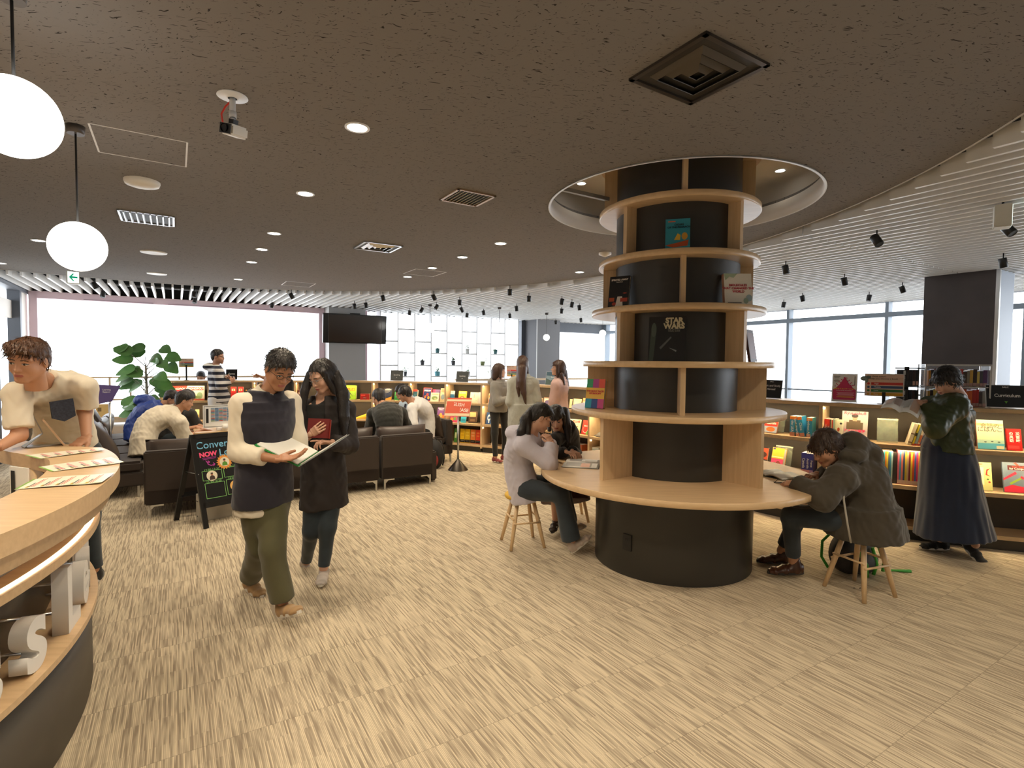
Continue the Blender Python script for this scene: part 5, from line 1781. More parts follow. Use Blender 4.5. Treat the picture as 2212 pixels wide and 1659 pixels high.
# ------------------------------------------------------------------ signs on the long worktop
def top_sign(s, d, w, h, m, label, name='sign', lean=10, holder=True, z=1.2405):
    p, tt, n = front(s, d)
    y = Vector((0, 0, 1)) * math.cos(R(lean)) - n * math.sin(R(lean))
    zz = n * math.cos(R(lean)) + Vector((0, 0, 1)) * math.sin(R(lean))
    t = thing(name, label, 'sign', (p.x, p.y, z), group='signs on the long worktop')
    M = frame_mtx((0, 0, .004), tt, y, zz)
    q = MB(); q.box((0, h / 2, 0), (w, h, .004)); q.box((0, .012, -.035), (w * .6, .003, .07)); q.xf(M)
    q.build('holder', mat('clear holder', (.8, .82, .84), .1, alpha=.6), t)
    q = MB(); q.box((0, h / 2, .0032), (w - .012, h - .012, .002)); q.xf(M)
    q.build('panel', m, t)
    return t, M @ Matrix.Translation((0, h / 2, .0050))


GLB = mat('gloss black print', (.012, .012, .013), .2)
LW = mat('lettering white', (.85, .85, .85), .5)
t, M = top_sign(10.985, .12, .24, .205, GLB, 'black sign on work and study abroad partly hidden by the column')
lettering('SALC', .018, LW, t, M @ Matrix.Translation((0, .08, 0)))
lettering('Work and Study', .030, LW, t, M @ Matrix.Translation((-.004, .035, 0)))
lettering('Abroad', .030, LW, t, M @ Matrix.Translation((.0, -.002, 0)))
t, M = top_sign(12.985, .13, .29, .205, GLB, 'black sign reading curriculum with a green triangle at the right')
lettering('SALC', .020, LW, t, M @ Matrix.Translation((0, .08, 0)))
lettering('Curriculum', .040, LW, t, M @ Matrix.Translation((.01, .005, 0)), bold=.0006)
q = MB(); q.prism([(-.012, -.045), (.012, -.045), (0, -.066)], 0, .001); q.xf(M); q.build('triangle', cm('6fb040'), t)
for s_, lab in ((4.105, 'black sign reading speaking left of the lattice plants, the left of two'), (5.45, 'black sign reading speaking above the standing sign, the right of two')):
    t, M = top_sign(s_, .1, .26, .205, mat('glossy slate print', (.10, .11, .11), .12), lab)
    lettering('Speaking', .036, LW, t, M @ Matrix.Translation((0, .01, 0)))
    q = MB(); q.prism([(-.009, -.03), (.009, -.03), (0, -.045)], 0, .001); q.xf(M); q.build('triangle', LW, t)
t, M = top_sign(1.11, .12, .20, .205, GLB, 'black sign reading games behind the striped hoodie')
lettering('Games', .040, LW, t, M @ Matrix.Translation((.0, .01, 0)))
t, M = top_sign(2.74, .12, .12, .205, GLB, 'small dark sign between the heads of the walking couple')
t, M = top_sign(7.27, .1, .27, .225, mat('blue photo print', (.07, .13, .17), .2), 'sign with a blue landscape print between the coat and the pink top')
q = MB(); q.prism([(-.12, -.1), (.12, -.1), (.12, -.02), (.05, .0), (-.02, -.04), (-.12, .0)], 0, .001, mi=0); q.prism([(-.12, .0), (-.02, -.04), (.05, .0), (.12, -.02), (.12, .03), (-.12, .045)], 0, .0008, mi=1)
q.xf(M); q.build('picture', [cm('4a5f58'), cm('7f97a2')], t)
lettering('Speaking', .03, LW, t, M @ Matrix.Translation((.03, .02, .001)))


def colour_sign(s, d, w, h, z0, label, post=True):
    p, tt, n = front(s, d)
    t = thing('sign', label, 'sign', (p.x, p.y, 1.2405), group='signs on the long worktop')
    M = frame_mtx((0, 0, z0 - 1.2405), tt, (0, 0, 1), n)
    q = MB(); q.box((0, h / 2, 0), (w, h, .006), mi=0); q.box((0, h / 2, .0035), (w - .014, h - .012, .002), mi=1); q.xf(M)
    q.build('panel', [mat('pale edge', (.8, .8, .8), .4), cm('e8c8b4')], t)
    q = MB()
    for k, c in enumerate(('d0342c', '3a557f', '2f7a4a', 'e0a82c')):
        y = h * (.56 - .155 * k)
        q.box((.07 * w, y, .005), (.80 * w, h * .115, .001), mi=k)
        q.prism([(-.40 * w + .036 * w * math.cos(j * PI / 8), y + .036 * w * math.sin(j * PI / 8)) for j in range(16)], .0045, .0055, mi=k)
    q.xf(M); q.build('colour_bars', [cm('d0342c'), cm('3a557f'), cm('2f7a4a'), cm('e0a82c')], t)
    lettering('Use these colors\nto help you choose a book', h * .105, cm('3a322c'), t, M @ Matrix.Translation((-.45 * w, h * .83, .0055)), align='LEFT')
    for k, tx in enumerate(('High', 'Middle', 'Low', 'Easy')):
        lettering(tx, h * .095, LW, t, M @ Matrix.Translation((-.26 * w, h * (.56 - .155 * k), .0065)), align='LEFT')
    q = MB(); q.box((0, (z0 - 1.2405) / 2 + .02, 0), (.028, z0 - 1.2405 + .04, .012)); q.cyl((0, 0, 0), .05, 0, .004, 20)
    q.v = q.v[:8] + [(x, z, -y) for x, y, z in q.v[8:]]
    q.xf(frame_mtx((0, 0, 0), tt, (0, 0, 1), n)); q.build('clip_stand', BLACK, t)
    return t


colour_sign(12.05, .12, .31, .215, 1.315, 'cream sign with four coloured bars standing above the magazine shelf')
colour_sign(.40, .12, .235, .16, 1.475, 'cream sign with coloured bars above the board game boxes at the left')
colour_sign(6.36, .28, .22, .20, 1.36, 'cream sign with coloured bars between the bobbed girl and the long coat')
# small plush clipped to the sign
p, tt, n = front(11.885, .10)
q = MB(); q.sphere((0, 0, 0), (.032, .022, .024), 14, 8); q.sphere((.035, 0, .012), (.018, .014, .014), 12, 7); q.sphere((.02, -.02, -.02), (.014, .012, .02), 10, 6)
o = q.build('plush_clip', mat('grey green plush', (.22, .28, .25), .95)); o.matrix_world = frame_mtx((p.x, p.y, 1.483), tt, -n, (0, 0, 1)); tag(o, 'small grey green plush clipped to the left edge of the coloured bar sign', 'toy')
# pink poster in a clear stand
t, M = top_sign(11.715, .12, .222, .285, PAPER, 'white and crimson poster in a clear stand above the magazine', lean=8)
w, h = .21, .27
q = MB()
q.prism([(-.09, -.12), (.09, -.12), (.097, -.105), (.097, -.02), (.07, .0), (.055, .03), (.04, .035), (.02, .07), (0, .11), (-.02, .07), (-.045, .03), (-.07, 0), (-.097, -.02), (-.097, -.105)], 0, .001)
for k in range(16):
    x = -.08 + .16 * ((k * 7) % 16) / 15; y = .1 * (1 - abs(x) / .09) + .012 * math.sin(k * 3)
    q.prism([(x - .007, y), (x, y + .012), (x + .007, y)], 0, .001)
q.xf(M); q.build('print', cm('cf3a6a'), t)
lettering('留学オリエンテーション', .0165, cm('f2d24a'), t, M @ Matrix.Translation((0, -.012, .0012)), bold=.0004)
lettering('2019年 春学期 参加者募集中', .011, LW, t, M @ Matrix.Translation((0, -.030, .0012)))
q = MB()
for k in range(5): q.box((.01, -.05 - k * .011, .0014), (.15 - .02 * (k % 2), .0035, .0006), mi=0 if k < 3 else 1)
for k in range(5): q.box((-.068, .112 - k * .014, .0006), (.055 - .012 * k % .03, .004, .0006), mi=2)
q.box((.085, .07, .0006), (.005, .09, .0006), mi=2)
q.xf(M); q.build('small_print', [cm('f6dfe6'), cm('f2d24a'), cm('3a3236')], t)

# clear case with books on the worktop, in front of the brown pillar
def case(s, d, w, dep, h, label):
    p, tt, n = front(s, d)
    t = thing('display_case', label, 'display case', (p.x, p.y, 1.2405))
    M = frame_mtx((0, 0, 0), tt, -n, (0, 0, 1))
    q = MB()
    for x in (-w / 2, w / 2): q.box((x, 0, h / 2), (.006, dep, h))
    q.box((0, 0, h - .003), (w, dep, .006)); q.box((0, dep / 2, h / 2), (w, .004, h))
    q.xf(M); q.build('clear_panels', mat('clear acrylic wall', (.75, .80, .85), .05, alpha=.16), t)
    q = MB()
    for x in (-w / 2, w / 2):
        for y in (-dep / 2, dep / 2): q.box((x, y, h / 2), (.012, .012, h))
    q.box((0, -dep / 2, h - .008), (w, .012, .016)); q.box((0, 0, .178), (w - .02, dep - .01, .008))
    q.xf(M); q.build('edges', mat('steel edge', (.62, .60, .58), .25, .6), t)
    return t, M, Vector((p.x, p.y, 1.2405))


t_, M_, P_ = case(12.625, .27, .47, .24, .385, 'clear book case with two tiers of books behind the head of the woman in green')
cols = ['c9a24a', '3a2c28', 'd8c46a', '4a4a5a', '5a3a6a', 'c98a2c', '2a2a2c', '7a2a22', '3a3430', '4a3a2a', '2c2a38', 'd8622c', 'e0702c', 'd8642c', 'b82a22', 'b5261e', '4a3a36', '8a8478']
x = -.205
rnd = random.Random(3)
for tier in (0, 1):
    x = -.205
    k = 0
    while x < .20:
        th_ = .018 + .010 * ((k * 7 + tier * 3) % 3) / 2
        hh = .135 + .022 * ((k * 5 + tier) % 4) / 3
        c = cols[(k + tier * 5) % len(cols)]
        q = MB(); q.box((0, -.005, hh / 2), (th_, .14, hh)); q.box((0, -.0755, hh * .12), (th_ * .9, .002, hh * .2), mi=1)
        o = q.build('book', [cm(c), cm('b8948a')])
        zz = .0015 if tier == 0 else .1835
        o.matrix_world = Matrix.Translation(P_) @ M_ @ Matrix.Translation((x + th_ / 2, 0, zz))
        tag(o, '%s book %s in the %s tier of the clear case' % ({'c9a24a': 'gold', '3a2c28': 'dark brown', 'd8c46a': 'yellow', '4a4a5a': 'slate', '5a3a6a': 'purple', 'c98a2c': 'amber', '2a2a2c': 'black', '7a2a22': 'maroon', '3a3430': 'charcoal', '4a3a2a': 'brown', '2c2a38': 'dark blue', 'd8622c': 'orange', 'e0702c': 'bright orange', 'd8642c': 'deep orange', 'b82a22': 'red', 'b5261e': 'scarlet', '4a3a36': 'dusky', '8a8478': 'grey'}[c], 'at the left' if k < 5 else 'in the middle' if k < 11 else 'at the right', 'upper' if tier else 'lower'), 'book', 'books in the clear case')
        x += th_ + .001
        k += 1
# revolving rack of dark films left of the case
p, tt, n = front(12.27, .42)
t = thing('film_rack', 'revolving rack of black spined boxes left of the clear case', 'rack', (p.x, p.y, .0))
Mr = frame_mtx((0, 0, 0), tt, -n, (0, 0, 1))
q = MB(); q.cyl((0, 0, 0), .02, 0.0, 1.60, 12); q.box((0, 0, 1.585), (.21, .20, .012)); q.box((0, 0, 1.405), (.20, .19, .008)); q.box((0, 0, 1.21), (.20, .19, .008)); q.cyl((0, 0, 0), .2, 0, .03, 24); q.xf(Mr); q.build('stand', BLACKMETAL, t)
for tier, z in ((0, 1.216), (1, 1.411)):
    x = -.09
    for k in range(7):
        c = ['1c1a1a', '20201e', '161616', '262220', '1a1a20', '3a2a26', '1c1c1c'][k]
        q = MB(); q.box((x + .012, -.02, z + .08), (.0225, .13, .158)); q.box((x + .012, -.086, z + .03), (.018, .002, .04), mi=1)
        if k in (2,): q.box((x + .012, -.0862, z + .13), (.018, .002, .04), mi=2)
        q.xf(Mr); q.build('film_box', [cm(c), cm('c9a08a' if k > 4 else '3a3a3a'), cm('b8b8b0')], t)
        if k == 2: lettering('LEVEL 3', .016, LW, t, Mr @ frame_mtx((x + .012, -.0875, z + .075), (0, 0, -1), (1, 0, 0), (0, -1, 0)))
        x += .025

# wooden ledge behind, below the lattice, and window seat
q = MB(); q.bar(AB(11.9, 5.9, 1.175), AB(11.9, 11.0, 1.175), .30, .05); tag(q.build('window_bench', MAPLE), 'long maple high bench in front of the lattice and back window', 'bench')

# straight bookcase along the left window, seen through the plant
t = thing('window_bookcase', 'straight open maple bookcase along the big left window, behind the plant', 'bookcase', AB(12.6, -1.55, 0), TH)
L_ = 4.1
q = MB()
for x in (0, .50, .82, 1.62, 2.44, 3.26, 4.08): q.box((x, .15, .64), (.03, .28, 1.24))
q.build('uprights', MAPLE_V, t)
for z in (.50, .84, 1.265): q = MB(); q.box((L_ / 2, .15, z), (L_, .28, .03)); q.build('shelf', MAPLE, t)
nmc = {'c8552c': 'rust', 'd8a23c': 'ochre', '8a8a92': 'grey', 'e8c83c': 'yellow', 'd86a3c': 'orange', 'b83a5a': 'pink', 'c8342c': 'red', 'd89a6a': 'tan', '3f7a4a': 'green', 'e9d9a0': 'cream', 'a8423a': 'brick', 'cf4a7a': 'magenta'}
x = .02
k = 0
while x < .47:
    c = list(nmc)[k % 12]
    q = MB(); q.box((0, 0, .125), (.024, .16, .25)); q.box((0, -.081, .06), (.02, .002, .05), mi=1)
    o = q.build('book', [cm(c), cm('e6dccb')])
    o.matrix_world = t.matrix_world if False else Matrix.Translation(AB(12.6, -1.55, 0)) @ Matrix.Rotation(TH, 4, 'Z') @ Matrix.Translation((x + .03, .12, .8555))
    tag(o, '%s book %s of the upper shelf behind the plant' % (nmc[c], 'near the left end' if k < 12 else 'near the trunk side'), 'book', 'books on the window bookcase')
    x += .0255
    k += 1
for x_, w_, h_, c, lab in ((.045, .15, .22, 'd8cfb8', 'pale file box with green and red tabs low in the window bookcase'), (.20, .06, .2, '9a9a9a', 'grey upright folder low in the window bookcase'), (.28, .19, .24, 'd9b06a', 'golden patterned box low in the window bookcase')):
    q = MB(); q.box((0, 0, h_ / 2), (w_, .18, h_)); q.box((-w_ * .2, -.091, h_ * .6), (w_ * .3, .002, h_ * .3), mi=1)
    o = q.build('storage_box', [cm(c), cm('8a6a3c')])
    o.matrix_world = Matrix.Translation(AB(12.6, -1.55, 0)) @ Matrix.Rotation(TH, 4, 'Z') @ Matrix.Translation((x_ + w_ / 2, .12, .516))
    tag(o, lab, 'box')
# second low shelf with dark boxes at the far left and a dark table before it
t = thing('cubby_shelf', 'low maple cubby shelf with dark fabric boxes at the far left window', 'shelf', AB(12.75, -2.15, 0), TH)
q = MB()
for z in (.62, .90, 1.16): q.box((.28, .1, z), (.62, .3, .03))
for x in (0, .28, .56): q.box((x, .1, .6), (.03, .3, 1.15))
q.build('frame', MAPLE_V, t)
q = MB()
for x in (.14, .42):
    for z in (.915, .64): q.box((x, .1, z + .10), (.20, .24, .18))
q.build('fabric_boxes', mat('dark fabric box', (.04, .035, .03), .9), t)
t = thing('side_table', 'dark side table at the far left by the window', 'table', AB(10.9, -1.75, 0), TH)
q = MB(); q.box((0, 0, .86), (.75, .45, .03)); q.build('table_top', mat('dark table', (.07, .05, .045), .5), t)
for x in (-.3, .3):
    for y in (-.17, .17): q = MB(); q.box((x, y, .42), (.05, .05, .84)); q.build('leg', MATS['dark table'], t)
# purple sign on a pole
t = thing('pole_sign', 'purple slanted sign on a thin steel pole behind the man at the counter', 'sign', (-5.42, 7.2, 0), R(5))
q = MB(); q.cyl((0, 0, 0), .14, 0, .02, 28); q.build('base', BLACK, t)
q = MB(); q.cyl((0, 0, 0), .014, .02, 1.02, 12); q.build('pole', CHROME, t)
q = MB(); q.prism([(-.22, .17), (.13, .15), (.04, -.06), (-.22, -.12)], -.004, .004); Mq = frame_mtx((0, -.01, 1.10), (1, 0, 0), Vector((0, .2, 1)), Vector((0, -1, .2))); q.xf(Mq); q.build('panel', cm('5a4a86'), t)
lettering('Learning\nSupport', .03, LW, t, Mq @ Matrix.Translation((-.04, .08, .005)))
# white trestle legs behind the pillows
t = thing('folding_table', 'white legged table behind the left sofa with legs like an upturned V', 'table', AB(11.9, -1.2, 0), TH)
for sx in (-.25, .95):
    q = MB(); q.bar((sx, 0, .42), (sx - .28, 0, 0), .04, .03); q.bar((sx, 0, .42), (sx + .28, 0, 0), .04, .03); q.build('leg', WHITE, t)
q = MB(); q.box((.35, 0, .44), (1.5, .4, .03)); q.build('table_top', WHITE, t)

# ------------------------------------------------------------------ big leaved plant
t = thing('fig_plant', 'tall plant with large round green leaves beside the blue jacket', 'plant', (-6.15, 9.0, 0))
q = MB(); q.lathe([(0, 0), (.15, 0), (.19, .36), (.17, .36), (.155, .3), (0, .3)], (0, 0, 0), 32); q.build('pot', mat('white planter', (.7, .7, .68), .5), t)
q = MB(); q.tube([(0, 0, .28), (.02, 0, .7), (.0, 0, 1.1), (-.01, 0, 1.5)], [.026, .024, .02, .015], 10)
tips = [(-.32, 1.78), (-.05, 1.80), (.22, 1.80), (.32, 1.66), (.36, 1.50), (-.18, 1.58), (.10, 1.52), (-.26, 1.40), (-.30, 1.28), (-.10, 1.22), (.18, 1.22), (.34, 1.12), (.22, 1.05), (-.24, .88), (-.34, .72), (-.04, .84), (.12, .95), (.0, 1.62), (.24, 1.34), (-.22, 1.70), (-.14, 1.46), (-.02, 1.38), (.28, 1.56), (-.34, 1.34), (.08, 1.30), (.30, 1.22), (.16, 1.14), (-.22, 1.22), (-.16, .92), (-.30, .80), (-.12, 1.68)]
for x, z in tips:
    y = .12 * math.sin(x * 17 + z * 9)
    zb = max(.7, min(1.48, z - .22))
    q.tube([(0, 0, zb), (x * .5, y * .5, (zb + z) / 2 + .02), (x * .8, y, z - .02)], [.007, .005, .003], 5)
q.build('stem', mat('plant bark', (.30, .27, .22), .8), t)
for x, z in tips:
    y = .12 * math.sin(x * 17 + z * 9)
    rnd = random.Random(int(x * 100 + z * 1000))
    q = MB()
    dx = (1 if x >= 0 else -1) * rnd.uniform(.5, 1)
    leaf(q, (x * .78, y, z), (dx, rnd.uniform(-.5, .2), rnd.uniform(-.25, .45)), rnd.uniform(.22, .32), rnd.uniform(.12, .155), rnd.uniform(.1, .5), 0, up=Vector((rnd.uniform(-.3, .3), -.75, .7)).normalized(), n=8, fold=.12, heart=True)
    q.build('leaf', mat('fig leaf', (.085, .20, .05), .4, noise=(8, .4, (1, 1, 1))), t)

# ------------------------------------------------------------------ books on the column
def on_column(az_deg, r, z, lean=8, yaw=0):
    """frame facing outwards at azimuth az (0 = towards the viewer, + to the viewer's right)"""
    a = math.atan2(-COL.y, -COL.x) + R(az_deg)
    n = Vector((math.cos(a), math.sin(a), 0))
    p = COL + n * r
    n = Matrix.Rotation(R(yaw), 3, 'Z') @ n
    tt = Vector((-n.y, n.x, 0))
    y = Vector((0, 0, 1)) * math.cos(R(lean)) - n * math.sin(R(lean))
    zz = n * math.cos(R(lean)) + Vector((0, 0, 1)) * math.sin(R(lean))
    return frame_mtx((p.x, p.y, z), tt, y, zz)


BD = dict(bold=.0006)
cover_book(on_column(0.5, .56, 2.427, 8), .17, .225, .012, '2f8aa0', [('p', [(.0, .05), (1, .12), (1, .0), (0, 0)], '3fa8b8'), ('p', [(.0, .14), (.55, .22), (.95, .3), (.9, .1), (.3, .06)], 'b8542c'), ('p', [(.35, .3), (.5, .52), (.62, .46), (.6, .3)], 'd8b03c'), ('o', .78, .42, .12, .12, 'c9963c'), (.1, .9, .4, .93, 'd8623a')],
           [('CIGARS\nOF THE PHARAOH', .019, .55, .76, '16323c', BD)], 'teal comic book on the second highest shelf opening of the column')
cover_book(on_column(-47, .585, 2.036, 10, 30), .165, .25, .022, '121010', [(.0, 0, 1, .03, '2a2420'), ('p', [(.35, 0), (.75, 0), (.68, .35), (.45, .35)], 'e6ded2'), (.6, .18, .95, .3, 'b5432a'), (.05, .2, .3, .32, 'c0562e'), ('o', .3, .12, .1, .05, 'b5432a'), ('o', .8, .45, .1, .02, 'a83a28')],
           [('SPIRITED AWAY', .019, .5, .88, 'f0ece4', BD), ('Picture Book', .010, .5, .81, 'f0ece4')], 'black covered picture book with white title leaning at the left of the column', spine='e6e0d2')
cover_book(on_column(47, .60, 2.036, 10, -30), .20, .235, .045, 'e9e6dd', [('p', [(0, 1), (.5, 1), (.35, .86), (.2, .9), (.05, .78)], 'a9bda4'), ('o', .88, .22, .11, .11, '9fb8c4'), ('o', .76, .13, .09, .09, '9fb4a4'), (.1, .05, .6, .08, '6a6a6a')],
           [('MOLECULES\nTHAT CHANGED THE\nWORLD', .0235, .5, .52, 'c22a44', BD)], 'thick white book about molecules leaning at the right of the column', spine='d8a890')
cover_book(on_column(-5.5, .585, 1.626, 7), .262, .325, .022, '15171a', [('p', [(.02, .0), (.14, 0), (.2, .6), (.12, .85), (.06, .6)], '3a4640'), ('o', .14, .7, .07, .16, '4a5650'), ('p', [(.3, .3), (.6, .55), (.62, .52), (.34, .26)], '5a5e60'), ('p', [(.55, .3), (.75, .2), (.76, .24)], '8a8e90')],
           [('STAR\nWARS', .052, .68, .84, 'c9c2a4', dict(bold=.0028, line=.8)), ('THE ULTIMATE\nVISUAL GUIDE', .013, .68, .69, '9a9a94')], 'large black film guide with grey title on the middle shelf opening of the column')
cover_book(on_column(-60, .70, 1.248, 10, 42), .16, .235, .04, 'e8b84a', [(0, .7, .34, 1, '2f9a6a'), (.34, .7, .67, 1, 'a83a8a'), (.67, .7, 1, 1, 'd8503c'), (0, 0, .34, .32, '2a9ab8'), (.34, 0, .67, .32, '2f4a8a'), (.67, 0, 1, .32, 'c84a8a')],
           [('THE MANY FACES\nOF SNOOPY', .0185, .5, .54, 'c22a2a', dict(bold=.001))], 'paperback with coloured squares and a yellow band at the left of the column')
cover_book(on_column(78, .60, 1.627, 9, -10), .18, .25, .02, '4a2420', [(.1, .1, .9, .9, '6a342c')], [], 'dark red book edge showing behind the right side of the column')
# acrylic foot of the paperback
# phone and open book on the table top
t = thing('mobile_phone', 'dark phone lying on the column table beside the divider', 'phone', (.845, 4.19, .7315), R(65))
q = MB(); q.box((0, 0, .004), (.07, .14, .008)); q.build('body', BLACK, t, bevel=.002)
q = MB(); q.box((0, 0, .0083), (.062, .128, .0008)); q.build('screen', mat('phone glass', (.30, .36, .42), .08), t)


def open_book(name, label, M, w, h, curl=.02, edge='2f2f2f', pics=(), cat='book', th=.010):
    t = thing(name, label, cat, M.translation)
    t.matrix_world = M
    n = 10
    q = MB(); c = MB()
    for side in (-1, 1):
        V = []
        for i in range(n + 1):
            u = i / n
            z = curl * math.sin(PI * min(1, u * 1.1)) * (1 - .3 * u) + th * (1 - u * .2)
            V.append((side * w * u, z))
        for k in range(n):
            (x0, z0), (x1, z1) = V[k], V[k + 1]
            q.add([(x0, -h / 2, z0), (x1, -h / 2, z1), (x1, h / 2, z1), (x0, h / 2, z0), (x0, -h / 2, z0 - th * .7), (x1, -h / 2, z1 - th * .7), (x1, h / 2, z1 - th * .7), (x0, h / 2, z0 - th * .7)], [(0, 1, 2, 3), (4, 5, 6, 7), (0, 1, 5, 4), (2, 3, 7, 6), (1, 2, 6, 5)], True)
        c.box((side * w * .51, 0, .0012), (w * 1.02, h * 1.03, .0024))
    q.build('pages', mat('magazine page', (.76, .74, .68), .45), t)
    c.build('cover', cm(edge), t)
    p = MB(); ml = []
    for side, u0, v0, u1, v1, col in pics:
        m_ = cm(col)
        if m_ not in ml: ml.append(m_)
        N = 6
        for k in range(N):
            ua, ub = u0 + (u1 - u0) * k / N, u0 + (u1 - u0) * (k + 1) / N
            zf = lambda u: curl * math.sin(PI * min(1, u * 1.1)) * (1 - .3 * u) + th * (1 - u * .2) + .0012
            p.add([(side * w * ua, (v0 - .5) * h, zf(ua)), (side * w * ub, (v0 - .5) * h, zf(ub)), (side * w * ub, (v1 - .5) * h, zf(ub)), (side * w * ua, (v1 - .5) * h, zf(ua))], [(0, 1, 2, 3)], True, mi=ml.index(m_))
    if pics: p.build('pictures', ml, t)
    return t


open_book('open_magazine', 'large open magazine with a hand picture on the column table before the two girls', Matrix.Translation((.62, 4.62, .7315)) @ Matrix.Rotation(R(-14), 4, 'Z') @ Matrix.Rotation(R(90), 4, 'Z'), .20, .30, .012, '2f3030',
          [(-1, .3, .25, .9, .5, 'd8a488'), (-1, .15, .5, .8, .92, 'a8a49c'), (1, .15, .1, .85, .45, 'cfc8bc'), (1, .2, .55, .85, .9, '8f8a84'), (-1, .1, .05, .95, .2, 'cfc9be')], th=.008)
open_book('open_book', 'open book with white pages in front of the man in the olive parka', Matrix.Translation((2.085, 4.20, .7315)) @ Matrix.Rotation(R(-64), 4, 'Z'), .15, .22, .018, '6a6a62', [], th=.016)
q = MB(); q.box((0, 0, .004), (.10, .03, .006)); q.tube([(-.05, 0, .004), (-.02, .02, .02), (.03, .015, .02), (.05, 0, .004)], .002, 6)
o = q.build('eyeglasses', mat('thin dark frame', (.05, .04, .03), .3), loc=(2.0, 3.93, .7315)); tag(o, 'folded eyeglasses on the column table before the open book', 'glasses')
q = MB(); q.lathe([(0, 0), (.035, 0), (.05, .1), (.046, .1), (.032, .01), (0, .01)], (0, 0, 0), 20)
o = q.build('name_tent', mat('pale card', (.6, .58, .54), .6), loc=(.92, 4.62, .7315)); tag(o, 'pale small cup standing by the left divider on the column table', 'cup')

# ------------------------------------------------------------------ backpacks
def backpack(loc, rz, body_m, low_m, strap_m, label, w=.30, d=.18, h=.42, flat=0):
    t = thing('backpack', label, 'backpack', loc, rz)
    q = MB()
    q.sphere((0, 0, h * .46), (w / 2, d / 2, h * .50), 24, 16)
    q.v = [(x * (1.12 if abs(x) > w * .3 else 1.05), y * 1.08, max(z, .0)) for x, y, z in q.v]
    q.build('bag', body_m, t)
    q = MB(); q.sphere((0, -d * .42, h * .30), (w * .40, d * .28, h * .26), 18, 12); q.v = [(x, y, max(z, .003)) for x, y, z in q.v]; q.build('front_pocket', low_m, t)
    q = MB()
    for sx in (-1, 1):
        q.tube([(sx * w * .22, d * .40, h * .9), (sx * w * .34, d * .62, h * .65), (sx * w * .38, d * .60, h * .3), (sx * w * .36, d * .40, h * .08)], .011, 6)
    q.build('shoulder_straps', strap_m, t)
    q = MB(); q.tube([(-.03, 0, h * .94), (-.02, 0, h * 1.02), (.02, 0, h * 1.02), (.03, 0, h * .94)], .006, 6); q.build('handle', strap_m, t)
    return t


bp1 = backpack((-1.16, 8.05, 0), R(-20), mat('black nylon', (.02, .018, .018), .7), mat('dark red nylon', (.25, .02, .02), .7), mat('black strap', (.015, .015, .015), .6), 'black and dark red backpack standing beside the right sofa', .26, .2, .46)
q = MB(); q.sphere((-.02, -.105, .36), (.018, .006, .045), 12, 8); q.build('orange_patch', cm('d8743c'), bp1)
q = MB(); q.box((-.08, -.12, .19), (.03, .004, .05)); q.build('white_tag', PAPER, bp1)
GR = mat('bright green strap', (.05, .35, .03), .6)
bp2 = backpack((2.66, 4.13, 0), R(35), mat('black nylon', (.02, .018, .018), .7), mat('black nylon', (.02, .018, .018), .7), GR, 'black backpack with bright green straps lying under the parka man stool', .42, .24, .34)
q = MB()
q.tube([(-.17, -.12, .22), (-.12, -.16, .12), (-.08, -.15, .02)], .012, 6)
q.tube([(.02, -.14, .22), (.03, -.17, .10), (.0, -.16, .02)], .012, 6)
q.tube([(.10, -.14, .24), (.13, -.18, .10), (.16, -.16, .02), (.26, -.2, .012), (.36, -.28, .008)], [.010, .010, .01, .008, .014], 6)
q.tube([(.24, -.06, .16), (.28, -.08, .18), (.32, -.10, .16)], .010, 6)
q.build('green_straps', GR, bp2)
# ------------------------------------------------------------------ people: smooth implicit bodies turned into meshes
def V3(p): return np.array([p[0], p[1], p[2]], float)


